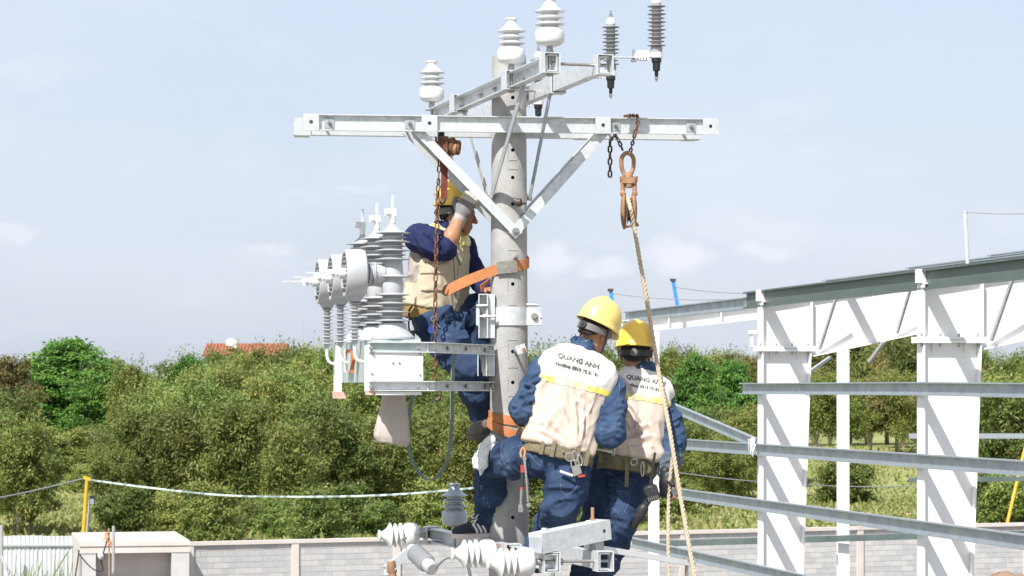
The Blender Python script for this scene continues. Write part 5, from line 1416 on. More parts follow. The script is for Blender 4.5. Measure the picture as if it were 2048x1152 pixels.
def shoe(parent, heel, toe, up, mat, sole, name='shoe', striped=False):
    heel, toe = Vector(heel), Vector(toe); r, f, u_ = frame_of(toe - heel, up); L = (toe - heel).length
    lo = np.minimum(heel, toe) - .13; hi = np.maximum(heel, toe) + .16
    A = (r, f, u_); at = lambda x, y, z: heel + r * x + f * (y * L) + u_ * z
    fd = Field(lo, hi, .005)
    fd.ell(at(0, .80, .040), A, (.046, .062, .034), .02); fd.ell(at(0, .50, .052), A, (.043, .085, .042), .03); fd.ell(at(0, .16, .055), A, (.038, .052, .052), .03); fd.cone(at(0, .20, .07), at(0, .16, .105), .042, .040, .02)
    z0 = np.array(heel) ; U = np.array(u_)
    fd.clip(lambda x, y, z: .022 - ((x - z0[0]) * U[0] + (y - z0[1]) * U[1] + (z - z0[2]) * U[2]))
    V, F = fd.mesh(1); sh = put(name, V, F, mat, parent)
    fd = Field(lo, hi, .005)
    fd.ell(at(0, .78, .016), A, (.052, .072, .05), .0); fd.ell(at(0, .45, .016), A, (.044, .12, .05), .02); fd.ell(at(0, .16, .016), A, (.041, .060, .05), .02)
    fd.clip(lambda x, y, z: np.abs((x - z0[0]) * U[0] + (y - z0[1]) * U[1] + (z - z0[2]) * U[2] - .013) - .014)
    V, F = fd.mesh(1); put('sole', V, F, sole, sh)
    if striped:
        bv = BVHTree.FromObject(sh, bpy.context.evaluated_depsgraph_get()); pr = root_loc(sh)
        for s in (-1, 1):
            for k in range(3):
                pts = []
                for j in range(6):
                    t = j / 5; p = at(s * .12, .36 + .095 * k + .10 * (t - .5) * 1.0, .030 + .052 * t)
                    h = bv.ray_cast(p - pr, -r * s)[0]
                    if h: pts.append(h + pr + r * s * .001)
                if len(pts) > 2: q = MB(); ribbon(q, pts, f, .0125, .003); q.build('stripe', 'shoe_white', sh)
        q = MB(); q.tube([at(-.022, .60, .085), at(.012, .56, .094), at(-.015, .52, .100), at(.018, .47, .106), at(-.014, .42, .112), at(.014, .38, .118)], .006, 6)
        for s in (-1, 1): q.tube(smooth_path([at(0, .40, .117), at(s * .03, .46, .135), at(s * .045, .54, .118), at(s * .02, .50, .11)], 4), .0045, 5)
        q.tube(smooth_path([at(0, .40, .117), at(-.05, .55, .10), at(-.056, .62, .07)], 4), .004, 5)
        q.build('laces', 'shoe_white', sh)
        q = MB(); q.box(at(-.040, .27, .062), f * .009, u_ * .013, r * .004); q.box(at(.040, .27, .062), f * .009, u_ * .013, r * .004); q.build('badge', 'shoe_red', sh)
    return sh
def stitches(parent, ob, pts, look, mat='stitch', r=.0012, name='seam'):
    bv = BVHTree.FromObject(ob, bpy.context.evaluated_depsgraph_get()); o0 = root_loc(ob); look = Vector(look).normalized(); out = []
    for p in pts:
        h = bv.ray_cast(Vector(p) - look * .4 - o0, look)[0]
        if h: out.append(h + o0 - look * .0015)
    if len(out) > 2: q = MB(); q.tube(out, r, 5); return q.build(name, mat, parent)
LOOK = V3(0, 1, 0)
def bb(*pts, m=.1):
    a = np.array([tuple(p) for p in pts]); return a.min(0) - m, a.max(0) + m

# ------------------------------------------------------------------ WORKER B: back to us, hugging the pole
KB = 14.56
def worker_back():
    foot_l = P(985, 1079, 15.10)
    w = thing('person', 'worker in cream vest and blue denim stepping up the pole with one striped shoe', 'person', foot_l)
    base, top = P(1118, 892, 14.50), P(1164, 700, 14.56)
    wv = (top - base); H = wv.length; wv.normalize(); rv = wv.cross(V3(.06, -1, 0)) ; rv = -rv if rv.x < 0 else rv; rv.normalize(); fv = wv.cross(rv); fv = fv if fv.y > 0 else -fv; fv.normalize()
    # joints
    sl, el, wl_ = P(1084, 733, 14.53), P(1043, 818, 14.47), P(1062, 838, 14.70)
    sr, er, wr = P(1226, 776, 14.56), P(1222, 868, 14.44), P(1150, 860, 14.72)
    hl, hr = P(1080, 915, 14.52), P(1142, 925, 14.50)
    kl, al = P(984, 918, 14.80), P(979, 1046, 15.08)
    kr, ar = P(1122, 1012, 14.44), P(1074, 1112, 14.78)
    hc = P(1191, 664, 14.60); hfwd = V3(.52, .72, -.40); hup = V3(.36, .05, .93)
    # body: head, neck, trunk, arms and hands as one surface
    lo, hi = bb(hc, sl, el, wl_, sr, er, wr, base, P(1050, 850, 14.95), m=.16); fd = Field(lo, hi, .0055)
    TS = [(0, 0, 0, .15, .10), (.2 * H, 0, 0, .14, .095), (.55 * H, 0, .0, .16, .10), (.85 * H, 0, 0, .155, .08), (.97 * H, 0, 0, .09, .06)]
    fd.loft(base, wv, rv, fv, TS, 2.2)
    fd.cone(top - wv * .03, hc - Vector(hup).normalized() * .06, .058, .052, .03)
    head(fd, hc, hfwd, hup)
    for s, e, h_ in ((sl, el, wl_), (sr, er, wr)): fd.chain([s, e, h_], [.036, .038, .028], .02)
    hand(fd, wl_, V3(-.30, .95, .1), V3(1, .3, 0), V3(0, 0, 1), (.6, .7, .5)); hand(fd, wr, V3(-.75, .65, .1), V3(0, 1, -.2), V3(0, 0, 1), (.5, .6, .5))
    V, F = fd.mesh(1); put('body', V, F, 'skin', w)
    hair_cap(w, hc, hfwd, hup, -.050)
    r, f, u_ = frame_of(hfwd, hup)
    helmet(w, hc + u_ * .038 - f * .006, Vector(hfwd) + u_ * .06, hup, 'helmet_pale', 'helmet_band_grey')
    # denim shirt
    lo, hi = bb(sl, el, wl_, sr, er, wr, base, top, m=.14); fd = Field(lo, hi, .007)
    fd.loft(base, wv, rv, fv, [(.02, 0, 0, .165, .108), (.25 * H, 0, 0, .155, .095), (.6 * H, 0, 0, .17, .095), (.86 * H, 0, .0, .135, .065), (.99 * H, 0, .0, .085, .055)], 2.3)
    fd.chain([sl + V3(.03, .02, -.01), sl + V3(.005,.01,-.01), el, el.lerp(wl_, .45), wl_], [.055, .070, .068, .062, .048], .03); fd.chain([sr - V3(.03, -.02, .01), sr - V3(.005, -.01, .01), sr.lerp(er, .5), er, er.lerp(wr, .5), wr], [.055, .07, .074, .070, .06, .046], .03)
    fd.cone(top - wv * .02, top + wv * .024 + fv * .012, .074, .072, .012)          # collar
    fd.cone(top - wv * .0, top + wv * .09 + fv * .02, .058, .06, 0, sub=True)
    V, F = fd.mesh(1); V = wrinkle(V, F, .014, 14, V3(1, .3, .45), 3.0, 3.0)
    fl = []
    for s, e in ((sl, el), (sr, er)):
        for k in range(6):
            c = Vector(s).lerp(e, .35 + .13 * k); sg = 1 if k % 2 else -1
            fl.append((c + V3(-.075, -.06, .03 * sg), c + V3(.075, -.06, -.03 * sg), .010, .008))
    V = folds(V, F, fl); shirt = put('shirt', V, F, 'denim_jacket', w)
    for s, dx in ((sl, -.01), (sr, .005)): stitches(shirt, shirt, [s + V3(dx + .03 * math.sin(t * 3), -.1, -.09 + .17 * t) for t in np.linspace(0, 1, 9)], LOOK)
    # vest
    VS = [(-.012, -.004, 0, .205, .142), (.03, -.002, 0, .206, .142), (.12 * H, -.004, 0, .198, .136), (.35 * H, -.012, 0, .197, .130), (.60 * H, -.004, 0, .212, .128), (.78 * H, .003, .0, .222, .118), (.88 * H, .0, .004, .205, .108), (.95 * H, -.004, .008, .155, .092), (1.0 * H, 0, .012, .095, .082)]
    lo, hi = bb(base, top, sl, sr, m=.16); fd = Field(lo, hi, .0065); fd.loft(base, wv, rv, fv, VS, 2.5)
    fd.cone(sl + V3(-.115, 0, .01), sl + V3(-.10, -.05, -.12), .055, .065, 0, sub=True); fd.cone(sr + V3(.115, 0, .0), sr + V3(.105, -.03, -.12), .055, .065, 0, sub=True)
    fd.cone(top + wv * .012 + fv * .02, top + wv * .06 + fv * .03, .062, .075, 0, sub=True)
    V, F = fd.mesh(1); V = wrinkle(V, F, .020, 10, wv * .9 + rv * .25, 3.2, 5.0)
    b0 = lambda a, b: base + rv * a + wv * (b * H) - fv * .14
    V = folds(V, F, [(b0(.08, .02), b0(-.10, .50), .014, .012), (b0(.09, .03), b0(-.02, .62), .013, .013), (b0(.11, .04), b0(.06, .55), .012, .012), (b0(.13, .05), b0(.15, .45), .012, .010), (b0(.07, .01), b0(-.16, .28), .014, .012), (b0(.05, .0), b0(-.19, .12), .013, .010),
                     (b0(.12, .40), b0(.02, .48), .015, .010), (b0(-.17, .70), b0(-.10, .35), .016, .010), (b0(.18, .60), b0(.10, .38), .013, .010), (b0(-.19, .40), b0(-.12, .12), .015, .010)])
    vest = put('vest', V, F, 'vest_cloth', w); N = normals(V, F); Bn, Wn, Fn = np.array(base), np.array(wv), np.array(fv)
    hgt = lambda m: ((m - Bn) @ Wn) / H
    band_part('yoke', vest, V, F, N, lambda m: (hgt(m) > .635), .0022, 'vest_yoke')
    band_part('reflective_band', vest, V, F, N, lambda m: (hgt(m) > .585) & (hgt(m) < .642), .0032, 'reflective_yellow')
    ex = (rv * .995 + wv * -.04).normalized(); ey = wv
    yk = [c for c in vest.children if c.name.startswith('yoke')][0]
    lettering(vest, yk, 'QUANG ANH', .0385, base + wv * (.835 * H) + rv * -.012, ex, ey, fv, bold=.0016)
    lettering(vest, yk, 'Hotline: 0919 75 81 91', .0265, base + wv * (.755 * H) + rv * -.010, ex, ey, fv, bold=.0011)
    # trousers
    lo, hi = bb(hl, hr, kl, al, kr, ar, base, m=.16); fd = Field(lo, hi, .0075)
    pc = (hl + hr) / 2
    fd.ell(pc + V3(0, 0, .02), (rv, fv, wv), (.178, .128, .135), .03)
    fd.chain([hl, hl.lerp(kl, .5) + V3(0, 0, .0), kl, kl.lerp(al, .45) + V3(-.01, 0, 0), al], [.105, .100, .086, .082, .074], .045)
    fd.chain([hr, hr.lerp(kr, .5), kr, kr.lerp(ar, .5), ar], [.112, .108, .092, .088, .080], .045)
    V, F = fd.mesh(1); V = wrinkle(V, F, .024, 13, V3(1, .2, .45), 2.8, 9.0)
    fl = []
    for k in range(7):
        c = kl.lerp(al, .25 + .12 * k); sg = 1 if k % 2 else -1; fl.append((c + V3(-.08, -.07, .025 * sg), c + V3(.08, -.07, -.025 * sg), .010, .011))
    for k in range(5):
        c = hl.lerp(kl, .25 + .16 * k); fl.append((c + V3(.03, -.1, -.09), c + V3(-.02, -.1, .08), .012, .009))
    for k in range(5):
        c = kr.lerp(ar, .1 + .17 * k); sg = 1 if k % 2 else -1; fl.append((c + V3(-.09, -.08, .03 * sg), c + V3(.09, -.08, -.03 * sg + .02), .011, .011))
    V = folds(V, F, fl); tr = put('trousers', V, F, 'denim', w)
    for pts in ([P(1005, 885, 14.5), P(1002, 905, 14.5), P(1010, 930, 14.5), P(1030, 945, 14.5)], [P(1020, 900, 14.5), P(1035, 893, 14.5), P(1050, 890, 14.5)], [P(1120, 965, 14.5), P(1122, 980, 14.5), P(1135, 988, 14.5), P(1150, 975, 14.5), P(1156, 960, 14.5)], [P(1057, 905, 14.4), P(1075, 928, 14.4), P(1095, 932, 14.4), P(1102, 924, 14.4)], [P(960, 940, 14.6), P(955, 980, 14.7), P(952, 1020, 14.8)]):
        stitches(tr, tr, smooth_path(pts, 5), LOOK)
    # web belt
    fd = Field(*bb(base, m=.26), .006); fd.loft(base, wv, rv, fv, [(-.075, .006, 0, .193, .140), (-.05, .006, 0, .196, .143), (-.004, 0, 0, .196, .143)], 2.4)
    V, F = fd.mesh(1); V = wrinkle(V, F, .005, 20, rv, 3, 2.0); be = put('belt', V, F, 'belt_olive', w)
    for x in (-.10, -.04, .10, .155):
        q = MB(); fl_ = []
        for t in np.linspace(-.082, .004, 6): fl_.append(base + rv * x + wv * t - fv * (.149 * (1 - (abs(x) / .2) ** 2.6) ** (1 / 2.6) + .004))
        ribbon(q, fl_, rv, .022, .005); q.build('belt_loop', 'belt_olive', be)
    q = MB()
    for x in (-.045, .015):
        c = base + rv * x - wv * .038 - fv * .152; q.lathe([(.007, 0), (.006, .004)], c, -fv, 10)
    q.build('rivet', 'bolt_steel', be)
    # shoes
    shoe(w, P(996, 1074, 15.06), P(907, 1077, 14.98), Z, 'shoe_dark', 'shoe_sole', striped=True)
    shoe(w, P(1085, 1124, 14.62), P(1072, 1132, 14.86), Z, 'shoe_dark', 'shoe_sole')
    return w
wB = worker_back()
# ------------------------------------------------------------------ WORKER C: behind, holding the rope
def worker_rope():
    foot = P(1188, 1172, 14.85)
    w = thing('person', 'worker in cream vest holding the hoist rope, deep yellow helmet, seen from behind', 'person', foot)
    base, top = P(1260, 912, 14.86), P(1285, 742, 14.95)
    wv = top - base; H = wv.length; wv.normalize(); rv = wv.cross(V3(-.12, -1, 0)); rv = -rv if rv.x < 0 else rv; rv.normalize(); fv = wv.cross(rv); fv = fv if fv.y > 0 else -fv; fv.normalize()
    sl, el, wl_ = P(1238, 782, 15.02), P(1208, 850, 15.10), P(1165, 845, 15.22)
    sr, er, wr = P(1332, 806, 14.92), P(1350, 884, 14.84), P(1331, 954, 14.70)
    hl, hr = P(1218, 945, 14.92), P(1262, 948, 14.86)
    kl, al = P(1198, 1040, 14.84), P(1168, 1175, 14.95)
    kr, ar = P(1240, 1040, 14.74), P(1188, 1160, 14.84)
    hc = P(1271, 709, 14.97); hfwd = V3(.12, .97, -.18); hup = V3(.05, .2, .98)
    lo, hi = bb(hc, sl, el, wl_, sr, er, wr, base, P(1335, 1005, 14.6), m=.16); fd = Field(lo, hi, .0055)
    fd.loft(base, wv, rv, fv, [(0, 0, 0, .14, .10), (.2 * H, 0, 0, .13, .095), (.55 * H, 0, .0, .14, .10), (.85 * H, 0, 0, .13, .08), (.97 * H, 0, 0, .08, .06)], 2.2)
    fd.cone(top - wv * .03, hc - Vector(hup).normalized() * .06, .056, .052, .03); head(fd, hc, hfwd, hup)
    for s, e, h_ in ((sl, el, wl_), (sr, er, wr)): fd.chain([s, e, h_], [.034, .036, .027], .02)
    hand(fd, wl_, V3(-.5, .8, .1), V3(0, 0, -1), V3(1, 0, 0), (.4, .5, .4))
    hd_ = V3(-.02, -.15, -1); hn, ht = V3(.75, .62, 0), V3(.62, -.75, -.1)
    hand(fd, wr, hd_, hn, ht, (.75, .9, .6), 1.05)
    V, F = fd.mesh(1); put('body', V, F, 'skin', w)
    hair_cap(w, hc, hfwd, hup, -.078)
    r, f, u_ = frame_of(hfwd, hup); helmet(w, hc + u_ * .036 - f * .004, Vector(hfwd) + u_ * .05, hup, 'helmet_yellow', 'helmet_band')
    # fingerless glove
    fd = Field(*bb(wr, wr + V3(0, 0, -.12), m=.09), .004)
    d = Vector(hd_).normalized(); th = (ht - d * ht.dot(d)).normalized(); nn = (hn - d * hn.dot(d) - th * hn.dot(th)).normalized()
    fd.ell(wr + d * .048, (d, th, nn), (.064, .048, .023), .01); fd.cone(wr - d * .03, wr + d * .03, .035, .032, .02)
    for i in range(4): fd.cone(wr + d * .085 + th * (.031 - .02 * i), wr + d * .105 + th * (.032 - .021 * i) + nn * .012, .0125, .0125, .006)
    fd.cone(wr + d * .028 + th * .034, wr + d * .05 + th * .062, .017, .014, .01)
    V, F = fd.mesh(1); put('glove', V, F, 'black_rubber', w)
    # shirt
    fd = Field(*bb(sl, el, wl_, sr, er, wr, base, top, m=.14), .007)
    fd.loft(base, wv, rv, fv, [(.02, 0, 0, .155, .105), (.25 * H, 0, 0, .145, .095), (.6 * H, 0, 0, .15, .095), (.86 * H, 0, .0, .12, .065), (.99 * H, 0, .0, .08, .055)], 2.3)
    fd.chain([sl + V3(.02, 0, 0), el, wl_], [.066, .062, .048], .03); fd.chain([sr - V3(.02, -.01, .01), sr.lerp(er, .5), er, er.lerp(wr, .5), wr - (wr - er) * .1], [.066, .066, .064, .056, .046], .03)
    fd.cone(top - wv * .02, top + wv * .024 + fv * .012, .072, .070, .012); fd.cone(top, top + wv * .09 + fv * .02, .056, .058, 0, sub=True)
    V, F = fd.mesh(1); V = wrinkle(V, F, .014, 14, V3(1, .3, .45), 3.0, 13.0)
    fl = []
    for k in range(8): c = sr.lerp(er, .2 + .2 * k) if k < 4 else er.lerp(wr, .1 + .2 * (k - 4)); sg = 1 if k % 2 else -1; fl.append((c + V3(-.07, -.06, .03 * sg), c + V3(.07, -.06, -.03 * sg), .010, .008))
    V = folds(V, F, fl); fm = face_mid(V, F); el_z = er.z - .05
    put('shirt', V, F, ['denim_jacket', 'denim_grey'], w, midx=((fm[:, 2] < el_z) & (fm[:, 0] > wr.x - .1)).astype(np.int32))
    # vest
    VS = [(-.02, .028, -.01, .150, .135), (.04 * H, .030, -.012, .172, .150), (.14 * H, .012, 0, .172, .140), (.35 * H, .0, 0, .165, .125), (.60 * H, .004, 0, .168, .122), (.78 * H, .010, .0, .176, .115), (.88 * H, .006, .004, .160, .105), (.95 * H, .0, .008, .125, .09), (1.0 * H, 0, .012, .088, .08)]
    fd = Field(*bb(base, top, sl, sr, m=.17), .0065); fd.loft(base, wv, rv, fv, VS, 2.5)
    fd.cone(sr + V3(.10, 0, .0), sr + V3(.095, -.03, -.12), .05, .06, 0, sub=True); fd.cone(sl + V3(-.10, 0, .0), sl + V3(-.09, -.03, -.12), .05, .06, 0, sub=True)
    fd.cone(top + wv * .012 + fv * .02, top + wv * .06 + fv * .03, .060, .072, 0, sub=True)
    V, F = fd.mesh(1); V = wrinkle(V, F, .022, 10, wv * .8 - rv * .5, 3.0, 21.0)
    b0 = lambda a, b: base + rv * a + wv * (b * H) - fv * .14
    V = folds(V, F, [(b0(-.10, .02), b0(.10, .22), .014, .014), (b0(-.12, .10), b0(.08, .34), .014, .013), (b0(-.06, .0), b0(.14, .10), .013, .013), (b0(-.13, .62), b0(.02, .20), .013, .013), (b0(-.05, .60), b0(.09, .28), .013, .010), (b0(.13, .6), b0(.15, .2), .013, .010)])
    vest = put('vest', V, F, 'vest_cloth', w); N = normals(V, F); Bn, Wn, Fn = np.array(base), np.array(wv), np.array(fv); hgt = lambda m: ((m - Bn) @ Wn) / H
    yk = band_part('yoke', vest, V, F, N, lambda m: (hgt(m) > .665), .0022, 'vest_yoke')
    band_part('reflective_band', vest, V, F, N, lambda m: (hgt(m) > .61) & (hgt(m) < .672), .0032, 'reflective_yellow')
    ex = (rv * .99 - wv * .03).normalized()
    lettering(vest, yk, 'QUANG ANH', .0365, base + wv * (.835 * H) + rv * .035, ex, wv, fv, bold=.0015)
    lettering(vest, yk, 'Hotline: 0919 75 81 91', .0245, base + wv * (.752 * H) + rv * .035, ex, wv, fv, bold=.001)
    bv = BVHTree.FromObject(vest, bpy.context.evaluated_depsgraph_get()); o0 = root_loc(vest); pts = []
    for a_ in smooth_path([b0(-.13, .90), b0(-.05, .74), b0(-.005, .56), b0(.02, .36), b0(.03, .22)], 5):
        h = bv.ray_cast(a_ - fv * .3 - o0, fv)[0]
        if h: pts.append(h + o0 - fv * .005)
    q = MB(); ribbon(q, pts, rv, .018, .004); q.build('shoulder_strap', 'canvas', vest)
    # trousers
    fd = Field(*bb(hl, hr, kl, al, kr, ar, base, m=.16), .0075); pc = (hl + hr) / 2
    fd.ell(pc + V3(0, 0, .0), (rv, fv, wv), (.165, .13, .135), .03)
    fd.chain([hl, hl.lerp(kl, .5), kl, kl.lerp(al, .5), al], [.10, .10, .088, .084, .076], .045); fd.chain([hr, hr.lerp(kr, .5), kr, kr.lerp(ar, .5), ar], [.112, .112, .098, .090, .082], .045)
    V, F = fd.mesh(1); V = wrinkle(V, F, .024, 12, V3(1, .2, -.4), 2.8, 29.0)
    fl = []
    for k in range(5): c = pc.lerp(kr, .05 + .13 * k); fl.append((c + V3(-.13, -.1, .04), c + V3(.11, -.1, -.05 + .01 * k), .012, .011))
    for k in range(5): c = kr.lerp(ar, .0 + .2 * k); sg = 1 if k % 2 else -1; fl.append((c + V3(-.09, -.08, .03 * sg), c + V3(.09, -.08, -.03 * sg), .012, .012))
    V = folds(V, F, fl); tr = put('trousers', V, F, 'denim', w)
    for pts in ([P(1228, 1020, 14.5), P(1236, 985, 14.5), P(1262, 996, 14.5), P(1246, 1032, 14.5), P(1230, 1020, 14.5)], [P(1218, 945, 14.5), P(1240, 962, 14.5), P(1258, 975, 14.5)]): stitches(tr, tr, smooth_path(pts, 4), LOOK)
    fd = Field(*bb(base, m=.26), .006); fd.loft(base - wv * .02, wv, rv, fv, [(-.085, -.01, 0, .168, .138), (-.06, -.008, 0, .172, .142), (-.004, 0, 0, .168, .136)], 2.4)
    V, F = fd.mesh(1); V = wrinkle(V, F, .005, 20, rv, 3, 2.0); be = put('belt', V, F, 'belt_olive', w)
    for px, py, L in ((1253, 916, 58), (1200, 905, 20)):
        q = MB(); ribbon(q, [P(px, py, 14.70), P(px + 1, py + L * .5, 14.69), P(px, py + L, 14.69)], V3(1, 0, 0), .022, .004); q.build('web_loop', 'belt_olive', be)
    shoe(w, P(1196, 1174, 14.72), P(1180, 1182, 14.96), Z, 'shoe_dark', 'shoe_sole'); shoe(w, P(1172, 1186, 14.84), P(1160, 1192, 15.06), Z, 'shoe_dark', 'shoe_sole')
    return w
wC = worker_rope()

# ------------------------------------------------------------------ WORKER A: sitting behind the bracket, gripping the brace
def worker_high():
    w = thing('person', 'worker in khaki pocket vest and navy sleeves sitting high, gripping a brace with grey glove', 'person', P(962, 878, 15.1))
    base, top = P(868, 615, 15.22), P(890, 458, 15.24)
    wv = top - base; H = wv.length; wv.normalize(); fv = V3(.78, -.62, 0); fv = (fv - wv * fv.dot(wv)).normalized(); rv = fv.cross(wv).normalized()
    sr, er, wr = P(838, 476, 15.10), P(890, 497, 14.97), P(921, 433, 15.02)
    sl, el, wl_ = P(925, 492, 15.34), P(952, 552, 15.30), P(972, 580, 15.12)
    hr, hl = P(872, 645, 15.12), P(888, 640, 15.30)
    kr, ar = P(932, 738, 15.00), P(974, 846, 15.16)
    kl, al = P(966, 622, 15.26), P(955, 765, 15.34)
    hc = P(917, 428, 15.22); hfwd = V3(.95, -.10, -.14); hup = V3(.06, 0, 1)
    fd = Field(*bb(hc, sl, el, wl_, sr, er, wr, base, P(945, 395, 15), m=.16), .0055)
    fd.loft(base, wv, rv, fv, [(0, 0, 0, .15, .11), (.2 * H, 0, 0, .14, .10), (.55 * H, 0, .0, .155, .11), (.85 * H, 0, 0, .14, .085), (.97 * H, 0, 0, .08, .06)], 2.2)
    fd.cone(top - wv * .03, hc - V3(.03, 0, .06), .060, .055, .03); head(fd, hc, hfwd, hup)
    fd.chain([sr, er], [.055, .046], .02); fd.chain([er, er.lerp(wr, .35) + V3(.004, -.004, 0), wr], [.044, .047, .030], .02)
    fd.chain([sl, el, wl_], [.052, .043, .028], .02)
    hand(fd, wl_, V3(.6, -.5, -.2), V3(0, .3, -1), V3(0, -1, 0), (.5, .6, .4))
    V, F = fd.mesh(1); put('body', V, F, 'skin', w)
    hair_cap(w, hc, hfwd, hup, -.045); r, f, u_ = frame_of(hfwd, hup); helmet(w, hc + u_ * .045 - f * .012, Vector(hfwd) + u_ * .10, hup, 'helmet_yellow', 'helmet_band_grey')
    # glove
    hd_ = (P(936, 402, 15.02) - wr).normalized(); hn, ht = V3(.75, .55, -.2), V3(-.55, .1, .55)
    fd = Field(*bb(wr, P(950, 390, 15.0), m=.10), .0035); tips = hand(fd, wr, hd_, hn, ht, (.35, .75, .55), 1.12, .004, .021); fd.cone(wr - hd_ * .045, wr + hd_ * .02, .041, .035, .012)
    V, F = fd.mesh(1); fm = face_mid(V, F); t = (fm - np.array(wr)) @ np.array(hd_); mi = np.where(t < .008, 1, np.where(t > .098, 2, 0)).astype(np.int32)
    put('glove', V, F, ['glove_grey', 'glove_cuff', 'glove_latex'], w, midx=mi)
    # navy shirt, short sleeve on the near arm pushed up to the elbow
    fd = Field(*bb(sl, el, wl_, sr, er, base, top, m=.15), .007)
    fd.loft(base, wv, rv, fv, [(-.06, 0, 0, .158, .118), (.25 * H, 0, 0, .15, .105), (.6 * H, 0, 0, .165, .105), (.86 * H, 0, .0, .14, .075), (1.03 * H, 0, .0, .078, .062)], 2.3)
    fd.chain([sr + V3(.03, .03, .0), sr, sr.lerp(er, .55), sr.lerp(er, .98)], [.070, .080, .082, .070], .03); fd.chain([sl, el, wl_], [.068, .058, .044], .03)
    fd.cone(top - wv * .02, top + wv * .018, .072, .070, .012); fd.cone(top + wv * .0, top + wv * .1, .060, .062, 0, sub=True)
    V, F = fd.mesh(1); V = wrinkle(V, F, .015, 14, V3(-.4, .3, 1), 2.6, 41.0)
    fl = [(sr.lerp(er, a) + V3(-.03, -.08, .07), sr.lerp(er, a) + V3(.03, -.08, -.07), .010, .010) for a in (.35, .5, .65, .8, .93)]
    V = folds(V, F, fl); put('shirt', V, F, 'navy', w)
    # vest with pockets
    VS = [(-.012, 0, 0, .195, .150), (.10 * H, 0, 0.004, .198, .152), (.35 * H, 0, .006, .20, .148), (.62 * H, 0, .004, .205, .140), (.80 * H, .0, .0, .20, .122), (.90 * H, .0, .0, .165, .10), (.97 * H, 0, 0, .115, .085), (1.0 * H, 0, 0, .09, .08)]
    fd = Field(*bb(base, top, sl, sr, m=.18), .0065); fd.loft(base, wv, rv, fv, VS, 2.5)
    fd.cone(sr + rv * .07 + V3(0, 0, .0), sr + rv * .06 + V3(0, 0, -.10), .072, .07, 0, sub=True); fd.cone(sl - rv * .09, sl - rv * .08 + V3(0, 0, -.1), .06, .062, 0, sub=True)
    fd.cone(top + wv * .0 + fv * .02, top + wv * .06 + fv * .02, .066, .078, 0, sub=True)
    V, F = fd.mesh(1); V = wrinkle(V, F, .020, 11, wv * .8 + rv * .5, 2.4, 51.0)
    V = folds(V, F, [(P(826, 560, 15), P(850, 500, 15), .014, .012), (P(828, 600, 15), P(870, 585, 15), .012, .012), (P(835, 608, 15), P(900, 596, 15), .012, .012), (P(905, 590, 15), P(915, 500, 15), .012, -.012), (P(822, 530, 15), P(835, 590, 15), .012, .010)])
    fm = face_mid(V, F); px = 1024 + FPX * fm[:, 0] / fm[:, 1]; py = HOR - FPX * (fm[:, 2] - CAMH) / fm[:, 1]
    side = (fm - np.array(base)) @ np.array(fv); vis_ = side > -.02
    vest = put('vest', V, F, ['vest_khaki', 'vest_mesh'], w, midx=((side < .02) & (py > 470)).astype(np.int32) * ((fm - np.array(base)) @ np.array(wv) > .25 * H).astype(np.int32)); N = normals(V, F)
    fwd_ok = (N[F].mean(1) @ np.array([.2, -1, 0])) > 0
    def sel(x0, x1, y0, y1): return lambda m: ((1024 + FPX * m[:, 0] / m[:, 1]) > x0) & ((1024 + FPX * m[:, 0] / m[:, 1]) < x1) & ((HOR - FPX * (m[:, 2] - CAMH) / m[:, 1]) > y0) & ((HOR - FPX * (m[:, 2] - CAMH) / m[:, 1]) < y1) & fwd_ok
    band_part('pocket', vest, V, F, N, sel(843, 893, 543, 582), .008, 'vest_khaki', .007); band_part('pocket_flap', vest, V, F, N, sel(841, 895, 528, 548), .013, 'vest_khaki', .007)
    band_part('pocket', vest, V, F, N, sel(862, 896, 498, 520), .007, 'vest_khaki', .007); band_part('pocket_flap', vest, V, F, N, sel(860, 898, 492, 503), .011, 'vest_khaki', .007)
    band_part('pocket', vest, V, F, N, sel(915, 936, 530, 575), .008, 'vest_khaki', .007)
    band_part('reflective_band', vest, V, F, N, sel(919, 945, 466, 492), .006, 'reflective_yellow'); band_part('reflective_band', vest, V, F, N, sel(858, 878, 445, 470), .006, 'reflective_yellow')
    stitches(vest, vest, [P(904 + (y - 480) * .06, y, 15) for y in range(480, 600, 8)], LOOK, 'strap_pad', .004, 'zip')
    stitches(vest, vest, smooth_path([P(905, 485, 15), P(912, 510, 15), P(920, 535, 15)], 5), LOOK, 'strap_green', .009, 'harness_strap')
    # trousers
    fd = Field(*bb(hl, hr, kl, al, kr, ar, base, m=.16), .0075); pc = (hl + hr) / 2
    fd.ell(pc + V3(0, 0, .005), (rv, fv, wv), (.17, .135, .13), .03)
    fd.chain([hr, hr.lerp(kr, .5), kr, kr.lerp(ar, .5), ar], [.112, .108, .085, .074, .062], .045); fd.chain([hl, hl.lerp(kl, .5), kl, kl.lerp(al, .5), al], [.11, .104, .090, .075, .06], .045)
    V, F = fd.mesh(1); V = wrinkle(V, F, .024, 12, V3(1, .2, .8), 2.8, 61.0)
    fl = [(P(860 + 18 * k, 665, 15), P(890 + 16 * k, 620, 15), .011, .012) for k in range(5)]
    V = folds(V, F, fl); tr = put('trousers', V, F, 'denim', w)
    fd = Field(*bb(base, m=.27), .006); fd.loft(base - wv * .012, wv, rv, fv, [(-.07, 0, 0, .186, .150), (-.045, 0, 0, .190, .154), (-.004, 0, 0, .190, .152)], 2.4)
    V, F = fd.mesh(1); put('belt', V, F, 'belt_tan', w)
    shoe(w, P(980, 868, 15.16), P(944, 880, 14.98), V3(.15, .1, 1), 'shoe_grey', 'shoe_grey'); shoe(w, P(948, 790, 15.32), P(975, 796, 15.22), Z, 'shoe_grey', 'shoe_grey')
    return w
wA = worker_high()

